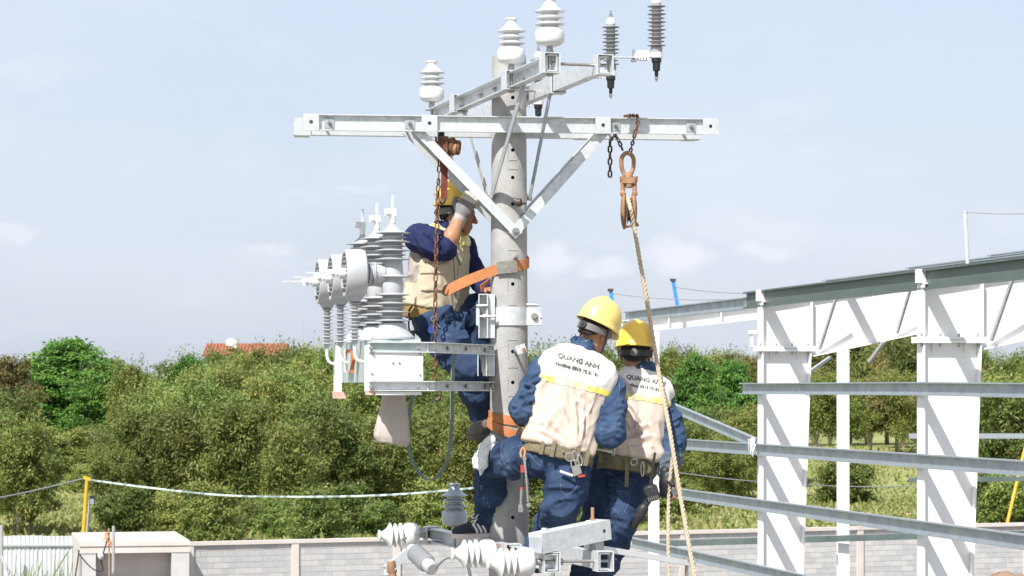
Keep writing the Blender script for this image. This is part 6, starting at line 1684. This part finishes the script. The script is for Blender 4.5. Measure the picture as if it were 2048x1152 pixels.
# ================================================================== LIFTING GEAR, STRAPS, TOOLS
def link_mesh(L, W, r):
    q = MB(); pts = []; hw = W / 2 - r; hl = L / 2 - r - hw
    for k in range(8): th = math.pi * k / 7; pts.append(V3(hw * math.cos(th), 0, hl + hw * math.sin(th)))
    for k in range(8): th = math.pi + math.pi * k / 7; pts.append(V3(hw * math.cos(th), 0, -hl + hw * math.sin(th)))
    q.tube(pts, r, 6, closed=True); me = bpy.data.meshes.new('link'); me.from_pydata([tuple(v) for v in q.v], [], q.f)
    me.polygons.foreach_set('use_smooth', [True] * len(me.polygons)); return me
def chain(t, pts, L, W, r, mat, twist=0.3):
    me = link_mesh(L, W, r); me.materials.append(MATS[mat]); pts = [Vector(p) for p in pts]; pitch = L - 2.1 * r
    seg = [(pts[i + 1] - pts[i]).length for i in range(len(pts) - 1)]; tot = sum(seg); n = int(tot / pitch); rl = root_loc(t)
    for k in range(n + 1):
        s = k * pitch; i = 0
        while i < len(seg) - 1 and s > seg[i]: s -= seg[i]; i += 1
        p = pts[i].lerp(pts[i + 1], min(1, s / seg[i])); d = (pts[i + 1] - pts[i]).normalized()
        qd = d.to_track_quat('Z', 'X'); ob = bpy.data.objects.new('link', me); COL.objects.link(ob); ob.parent = t
        ob.rotation_mode = 'QUATERNION'; ob.location = p - rl
        from mathutils import Quaternion
        ob.rotation_quaternion = qd @ Quaternion((0, 0, 1), twist + (math.pi / 2 if k % 2 else 0))
# chain hoist between arm and switch
YH = 14.93
ho = thing('chain_hoist', 'rusty chain hoist hanging under the wide crossarm with long load chain', 'hoist', P(890, 275, YH))
q = MB(); q.tube([P(882, 262, YH), P(882, 280, YH)], .02, 10); q.build('top_hook', 'black_rubber', ho)
q = MB(); q.lathe([(.045, -.03), (.058, -.02), (.058, .02), (.05, .025), (.05, .04), (.056, .045), (.054, .062), (.042, .07), (.042, .095), (.034, .10)], P(886, 292, YH), V3(1, -.1, -.12), 24); bd = q.build('gear_case', 'rust', ho)
q = MB(); q.lathe([(.036, 0), (.036, .022), (.02, .026)], P(905, 297, YH - .02), V3(1, -.1, -.12), 18); q.build('end_cover', 'rust_light', bd)
q = MB()
for dx in (872, 879, 893): q.box(P(dx, 290, YH - .045), V3(.006, 0, 0), V3(0, .02, 0), V3(0, 0, .045))
q.build('rib_plates', 'rust', bd)
q = MB(); q.bar(P(896, 300, YH - .02), P(904, 322, YH - .02), .03, .02); q.build('lever', 'rust', ho)
q = MB(); ribbon(q, [P(889, 310, YH), P(889, 345, YH), P(888, 398, YH)], V3(1, 0, 0), .038, .012); q.build('red_strap', 'red_strap', ho)
q = MB(); q.tube([P(889, 396, YH), P(887, 404, YH), P(880, 406, YH)], .012, 8); q.build('strap_hook', 'dark_steel', ho)
chain(ho, smooth_path([P(880, 312, YH), P(877, 360, YH), P(875, 420, YH - .03), P(872.5, 500, YH - .05), P(871, 580, YH - .07), P(870, 660, YH - .08), P(871, 745, YH - .08), P(872, 778, YH - .08)], 6), .047, .030, .0048, 'rust')
q = MB(); q.tube(smooth_path([P(872, 772, YH - .08), P(880, 780, YH - .08), P(881, 792, YH - .08), P(874, 800, YH - .08), P(866, 794, YH - .08)], 5), [.007] * 12 + [.011] * 5 + [.008] * 4, 8); q.build('load_hook', 'dark_steel', ho)
q = MB(); q.bar(P(868, 388, YH), P(876, 391, YH), .012, .01); q.build('pawl', 'rust_light', ho)
# key ring on the worker's hip
kr_ = thing('key_ring', 'ring of keys with round blue tag on the seated worker hip', 'keys', P(868, 640, 14.98))
c = P(868.5, 638, 14.97); q = MB(); q.tube([c + V3(.017 * math.cos(a), 0, .014 * math.sin(a)) for a in np.linspace(0, 6.28, 15)[:-1]], .004, 6, closed=True); q.build('ring', 'tool_steel', kr_)
q = MB(); q.lathe([(.021, 0), (.021, .004)], P(863, 660, 14.96), V3(.1, -1, 0), 22); q.build('tag', 'tag_blue', kr_)
q = MB(); q.bar(P(872, 645, 14.96), P(880, 655, 14.96), .008, .004); q.bar(P(868, 645, 14.96), P(866, 655, 14.96), .007, .004); q.build('key', 'tool_steel', kr_)
# carabiner at his back
cb = thing('carabiner', 'large black carabiner pair hanging at the back of the seated worker belt', 'carabiner', P(823, 625, 15.02))
def oval(c, ux, uz, a, b, n=16): return [Vector(c) + ux * a * math.cos(2 * math.pi * k / n) + uz * b * math.sin(2 * math.pi * k / n) for k in range(n)]
q = MB(); q.tube(oval(P(824, 652, 15.0), V3(1, 0, .15), V3(-.1, 0, 1), .019, .048), .0055, 8, closed=True); q.build('gate', 'dark_steel', cb)
q = MB(); q.tube(oval(P(825, 671, 15.0), V3(.6, .8, 0), Z, .013, .026), .006, 8, closed=True); q.build('shackle', 'dark_steel', cb)
q = MB(); q.tube(smooth_path([P(824, 612, 15.05), P(818, 622, 15.02), P(819, 634, 15.0), P(823, 640, 15.0)], 5), .006, 6); q.build('cord', 'cable_black', cb)
# orange pole straps
def around(z, r, a0, a1, n=22, dz=0.0): return [C + V3(math.cos(a) * r, math.sin(a) * r, z + dz * k / n) for k, a in enumerate(np.linspace(a0, a1, n + 1))]
def pole_strap(label, pts, w, pad=None, pad_pts=None, extra=None):
    t = thing('work_strap', label, 'strap', pts[0]); q = MB(); ribbon(q, pts, Z, w, .005); q.build('webbing', 'strap_orange', t)
    if pad_pts: q = MB(); ribbon(q, pad_pts, Z, w + .012, .014); q.build('pad', 'strap_pad', t)
    if extra: extra(t)
    return t
zs = zpy(528, 14.92); rr = pole_r(zs) + .008
pts = [P(889, 584, 14.96), P(930, 563, 14.92)] + around(zs - .035, rr, R(218), R(360), 20, .048) + [P(1052, 518, 15.12)]
def ex1(t):
    q = MB(); q.tube(oval(P(892, 580, 14.95), V3(.4, .1, 1), V3(1, 0, -.5), .028, .014), .005, 8, closed=True); q.build('d_ring', 'rust', t)
    q = MB(); ribbon(q, [P(962, 577, 15.05), P(972, 570, 15.1), P(981, 562, 15.14)], Z, .04, .006); q.build('tail', 'strap_orange', t)
pole_strap('orange leather work strap running from the seated worker belt round the pole', smooth_path(pts, 3), .058, pad_pts=[C + V3(math.cos(a) * (rr + .008), math.sin(a) * (rr + .008), zs - .024 + .012 * (k / 9)) for k, a in enumerate(np.linspace(R(236), R(292), 10))], extra=ex1)
zs2 = zpy(842, 14.92); rr = pole_r(zs2) + .006
def ex2(t):
    q = MB(); q.bar(P(1037, 846, 14.86), P(1047, 869, 14.84), .012, .012); q.box(P(1042, 866, 14.84), V3(.022, 0, -.012), V3(0, .014, 0), V3(.01, 0, .02)); q.build('buckle', 'dark_steel', t)
    q = MB(); ribbon(q, [C + V3(math.cos(a) * (rr + .012), math.sin(a) * (rr + .012), zs2 - .005 - .09 * k / 7) for k, a in enumerate(np.linspace(R(195), R(305), 8))], Z, .052, .005); q.build('webbing', 'strap_orange', t)
pole_strap('orange leather work strap wrapped low round the pole beside the bending worker', around(zs2 + .045, rr, R(140), R(300), 18, -.05) + [P(1048, 874, 14.80), P(1062, 884, 14.72)], .052, extra=ex2)
# hanging green webbing sling and canvas bag under the switch
q = MB(); ribbon(q, smooth_path([P(826, 792, 14.52), P(820, 820, 14.52), P(815, 870, 14.5), P(822, 915, 14.48), P(840, 948, 14.45), P(860, 960, 14.43), P(882, 945, 14.45), P(897, 910, 14.48), P(903, 860, 14.5), P(904, 800, 14.5), P(906, 740, 14.55), P(908, 700, 14.6)], 6), V3(.35, 1, 0), .052, .004)
tag(q.build('webbing_sling', 'strap_green', loc=P(860, 960, 14.45)), 'grey green webbing sling hanging in a loop below the switch bracket', 'sling')
fd = Field(*bb(P(745, 785, 14.2), P(825, 895, 14.6), m=.08), .006)
b_t = P(797, 782, 14.42); f0 = V3(.93, .3, 0).normalized(); f1 = V3(.3, -.93, 0).normalized()
fd.loft(P(783, 888, 14.40), (b_t - P(783, 888, 14.4)).normalized(), f0, f1, [(0, 0, 0, .085, .05), (.03, -.004, 0, .098, .058), (.15, .006, 0, .078, .05), (.25, .014, 0, .062, .042), (.285, .016, 0, .058, .038)], 2.8)
V, F = fd.mesh(1); V = wrinkle(V, F, .016, 11, Z, 2.5, 71.0); V = folds(V, F, [(P(802, 790, 14.3), P(806, 880, 14.3), .010, -.012), (P(770, 870, 14.3), P(790, 800, 14.3), .012, .008)])
o0 = P(797, 785, 14.42); me = mesh_np('canvas_bag', V - np.array(o0), F); bg = finish('canvas_bag', me, ['canvas'], None, o0, 80); tag(bg, 'limp grey canvas tool bag hanging beneath the load switch', 'bag')

# snatch block with chain on the right of the crossarm
YB = 14.98
cw = thing('sling_chain', 'dark chain wound over the right half of the wide crossarm', 'chain', P(1270, 235, YB))
chain(cw, [P(1250, 233, 15.12), P(1262, 231, 15.0), P(1275, 232, 14.92), P(1277, 242, 14.90), P(1270, 268, 14.90), P(1264, 290, 14.95), P(1261, 302, YB)], .036, .024, .0048, 'rust')
chain(cw, [P(1233, 274, 15.0), P(1239, 285, YB), P(1246, 302, YB)], .036, .024, .0048, 'chain_dark'); chain(cw, [P(1230, 270, 15.0), P(1221, 280, 14.95)], .036, .024, .0048, 'chain_dark')
chain(cw, [P(1220, 286, 14.95), P(1220, 356, 14.95)], .047, .030, .0056, 'chain_dark')
sb_ = thing('snatch_block', 'rusty brown pulley block hanging from the chain with rope through it', 'pulley', P(1255, 310, YB))
q = MB(); q.tube(smooth_path([P(1249, 350, YB), P(1243.5, 335, YB), P(1243, 318, YB), P(1248, 309, YB), P(1255, 306, YB), P(1262, 309, YB), P(1267, 318, YB), P(1266.5, 335, YB), P(1261, 350, YB)], 5), .0125, 12); q.build('eye', 'rust_light', sb_)
q = MB(); q.lathe([(.020, 0), (.024, .01), (.024, .045), (.018, .06)], P(1257, 366, YB), Z, 16); q.box(P(1257.5, 361, YB), V3(.034, 0, 0), V3(0, .024, 0), V3(0, 0, .017)); q.lathe([(.018, 0), (.022, .01), (.022, .03)], P(1257.5, 376, YB), Z, 14); q.build('swivel', 'rust_light', sb_)
q = MB(); q.cyl(P(1240, 361, YB), P(1275, 360, YB), .011, 12); q.build('pin', 'rust', sb_)
for s in (-1, 1):
    x = 1257.5 + s * 12
    q = MB(); q.tube([P(x - s * -1, 353, YB), P(x, 370, YB), P(x - s * .3, 387, YB)], [.016, .012, .014], 10); q.lathe([(.012, -.012), (.017, -.006), (.017, .008), (.01, .014)], P(x, 387, YB - .01), V3(0, -1, 0), 14); q.build('fork', 'rust_light', sb_)
    q = MB(); n = 20; A_ = []
    cc = P(1257.5 + s * 8.5, 422, YB); prof = []
    for k in range(13): t = k / 12; zz = .1 - .2 * t; prof.append((zz, .045 * math.sin(math.pi * min(1, t * .93 + .05)) ** .6))
    vs = []; fs = []
    for zz, ww in prof:
        th_ = .006 + .012 * (ww / .045)
        for j in range(n):
            a = 2 * math.pi * j / n; vs.append(cc + V3(math.cos(a) * th_ * (1.0) + s * (.006 * (ww / .045)), math.sin(a) * ww, zz))
    for i in range(12):
        for j in range(n): l = (j + 1) % n; fs.append((i * n + j, i * n + l, (i + 1) * n + l, (i + 1) * n + j))
    fs += [list(range(n)), [12 * n + j for j in range(n)][::-1]]
    q.add(vs, fs); q.build('cheek', 'rust_light', sb_)
q = MB(); q.lathe([(.075, -.010), (.075, -.008), (.06, -.004), (.06, .004), (.075, .008), (.075, .010)], P(1258, 421, YB), V3(1, 0, 0), 28); q.build('sheave', 'rust', sb_)
q = MB(); q.cyl(P(1250, 454, YB - .02), P(1275, 449, YB - .02), .008, 10); hexnut(q, P(1250, 454, YB - .02), V3(-1, 0, -.2), .014, .012); hexnut(q, P(1273, 449, YB - .02), V3(1, 0, .2), .014, .012); q.build('lower_bolt', 'rust_light', sb_)
def laid_rope(pts, r, pitch=.075):
    q = MB(); pts = [Vector(p) for p in pts]; dense = []
    for i in range(len(pts) - 1):
        m = max(2, int((pts[i + 1] - pts[i]).length / .010))
        dense += [pts[i].lerp(pts[i + 1], k / m) for k in range(m)]
    s_ = 0
    frames = []
    for i, p in enumerate(dense):
        t = (dense[min(i + 1, len(dense) - 1)] - dense[max(i - 1, 0)]).normalized(); a = V3(1, .1, 0); a = (a - t * a.dot(t)).normalized(); b = t.cross(a)
        if i: s_ += (p - dense[i - 1]).length
        frames.append((p, a, b, s_))
    for k in range(3):
        q.tube([p + (a * math.cos(2 * math.pi * (s / pitch + k / 3)) + b * math.sin(2 * math.pi * (s / pitch + k / 3))) * r * .5 for p, a, b, s in frames], r * .56, 6)
    return q
rp = laid_rope([P(1256, 395, YB - .03), P(1262, 420, YB - .095), P(1268, 452, YB - .06), P(1300, 640, 14.90), P(1320, 760, 14.80), P(1339, 858, 14.66), P(1362, 1000, 14.55), P(1392, 1170, 14.4), P(1400, 1230, 14.35)], .0125)
tag(rp.build('hauling_rope', 'rope', loc=P(1268, 452, YB)), 'long twisted beige rope running from the pulley block down past the rear worker', 'rope')
rp = laid_rope([P(1270, 400, YB + .075), P(1270, 470, YB + .05), P(1295, 600, 14.98), P(1312, 720, 14.92)], .0095)
tag(rp.build('hauling_rope', 'rope', loc=P(1270, 410, YB + .07)), 'second beige rope fall dropping behind the first from the pulley block', 'rope')
rp = laid_rope([P(1345, 915, 14.66), P(1340, 955, 14.66), P(1337, 1000, 14.66), P(1336, 1080, 14.6), P(1338, 1170, 14.55), P(1338, 1230, 14.5)], .0105)
tag(rp.build('rope_tail', 'rope', loc=P(1337, 1000, 14.66)), 'loose beige rope end hanging straight from the gloved hand', 'rope')

# tools on the belts
t = thing('wrench', 'ratchet wrench with red banded black grip hanging from the bending worker belt', 'wrench', P(1045, 915, 14.35))
q = MB(); q.cyl(P(1045, 918, 14.34), P(1045.5, 930, 14.34), .009, 10); q.cyl(P(1045.5, 946, 14.34), P(1044, 975, 14.33), .011, 12); q.build('grip', 'drill_black', t)
q = MB(); q.cyl(P(1045.2, 930, 14.34), P(1045.5, 945, 14.34), .0118, 12); q.cyl(P(1044, 974, 14.33), P(1043.7, 979, 14.33), .0118, 12); q.build('red_band', 'tool_red', t)
q = MB(); q.tube([P(1043.8, 978, 14.33), P(1042, 1000, 14.33), P(1041.5, 1012, 14.33)], [.010, .007, .008], 10); q.lathe([(.013, -.01), (.014, .01)], P(1041, 1019, 14.33), V3(.2, -1, 0), 14); q.box(P(1041, 1017, 14.33), V3(.012, 0, 0), V3(0, .008, 0), V3(0, 0, .02)); q.build('ratchet_head', 'tool_steel', t)
q = MB(); q.tube(smooth_path([P(1043, 915, 14.34), P(1041, 905, 14.35), P(1046, 895, 14.37), P(1050, 903, 14.36), P(1048, 915, 14.34)], 4), .006, 6); q.build('loop', 'strap_orange', t)
t = thing('wrench', 'slim steel spanner hanging beside the ratchet wrench on the belt', 'wrench', P(1050, 915, 14.33))
q = MB(); q.tube([P(1049, 918, 14.32), P(1053, 960, 14.31), P(1056, 1004, 14.31)], [.008, .006, .007], 8); q.build('shank', 'tool_steel', t)
q = MB(); q.lathe([(.012, -.006), (.012, .006)], P(1057, 1010, 14.31), V3(0, -1, 0), 14); q.lathe([(.011, -.006), (.011, .006)], P(1049, 917, 14.32), V3(0, -1, 0), 14); q.build('head', 'tool_steel', t)
t = thing('carabiner', 'steel snap hooks and rings bunched on the bending worker belt back', 'carabiner', P(1145, 905, 14.33))
for px, py, a, b in ((1139, 914, .020, .022), (1150, 912, .012, .026), (1160, 920, .010, .030), (1147, 930, .012, .028)):
    q = MB(); q.tube(oval(P(px, py, 14.325), V3(1, .2, .2), V3(-.2, 0, 1), a, b), .0045, 8, closed=True); q.build('ring', 'tool_steel', t)
q = MB(); q.box(P(1153, 940, 14.33), V3(.022, 0, .010), V3(0, .008, 0), V3(-.008, 0, .026)); q.build('snap_body', 'tool_steel', t)
q = MB(); q.bar(P(1120, 942, 14.33), P(1146, 951, 14.32), .014, .012); q.build('pin_handle', 'shoe_sole', t)
q = MB(); q.bar(P(1156, 953, 14.32), P(1170, 951, 14.32), .012, .012); q.build('red_pin', 'tool_red', t)
t = thing('carabiner', 'steel ring spanner and snap hooks on the rope worker belt', 'carabiner', P(1232, 890, 14.70))
q = MB(); q.tube(oval(P(1230, 888, 14.69), V3(1, 0, 0), Z, .013, .013), .006, 8, closed=True); q.tube([P(1230, 893, 14.69), P(1227, 912, 14.68)], .006, 8); q.build('ring_spanner', 'tool_steel', t)
q = MB(); q.bar(P(1196, 899, 14.69), P(1228, 905, 14.69), .008, .012); q.build('hook_bar', 'tool_steel', t)
for px, py, a, b in ((1268, 924, .018, .018), (1285, 938, .009, .04)):
    q = MB(); q.tube(oval(P(px, py, 14.69), V3(1, 0, .1), Z, a, b), .0045, 8, closed=True); q.build('ring', 'tool_steel', t)
# cordless drill hanging from the belt
t = thing('cordless_drill', 'black cordless drill hanging nose down from the rope worker belt', 'drill', P(1300, 985, 14.62))
q = MB(); ax_ = (P(1272, 1045, 14.62) - P(1300, 985, 14.62)).normalized()
c = P(1303, 986, 14.62); bx_ = V3(.88, 0, .25).normalized(); bz_ = V3(-.25, 0, .88).normalized()
q.box(c, bx_ * .040, V3(0, .034, 0), bz_ * .046); bt = q.build('battery', 'drill_black', t)
bt.modifiers.new('bev', 'BEVEL').width = .012
for k in range(6): q = MB(); q.box(c - bx_ * (.028 - .011 * k) - bz_ * .03 - V3(0, .034, 0), bx_ * .0025, V3(0, .003, 0), bz_ * .012); q.build('vent_slot', 'helmet_band_grey', bt)
q = MB(); q.tube([P(1296, 1000, 14.62), P(1288, 1015, 14.62), P(1284, 1024, 14.62)], [.022, .019, .024], 12); q.build('handle', 'drill_black', t)
q = MB(); q.lathe([(.020, 0), (.030, .015), (.032, .07), (.026, .09), (.021, .10), (.018, .135), (.008, .15)], P(1290, 1010, 14.60), (P(1270, 1050, 14.62) - P(1290, 1010, 14.60)), 18); q.build('motor_chuck', 'drill_black', t)
q = MB(); q.cyl(P(1271, 1047, 14.62), P(1269, 1055, 14.62), .003, 6); q.build('bit', 'tool_steel', t)
q = MB(); ribbon(q, [P(1310, 905, 14.66), P(1305, 940, 14.64), P(1300, 968, 14.62)], V3(1, .3, 0), .014, .003); q.build('lanyard', 'cable_black', t)
# white rag on the knee
fd = Field(*bb(P(948, 875, 14.70), P(990, 955, 14.8), m=.07), .005)
fd.chain([P(978, 884, 14.72), P(968, 905, 14.70), P(961, 925, 14.69), P(962, 942, 14.69)], [.030, .034, .030, .014], .02); fd.chain([P(970, 900, 14.70), P(956, 930, 14.69)], [.03, .016], .02)
V, F = fd.mesh(1); V = wrinkle(V, F, .018, 24, Z, 1.6, 81.0); V = wrinkle(V, F, .006, 60, Z, 1.6, 83.0)
o0 = P(968, 905, 14.72); me = mesh_np('white_rag', V - np.array(o0), F); tag(finish('white_rag', me, ['cloth_white'], None, o0, 80), 'crumpled white rag tucked over the knee of the bending worker', 'rag')
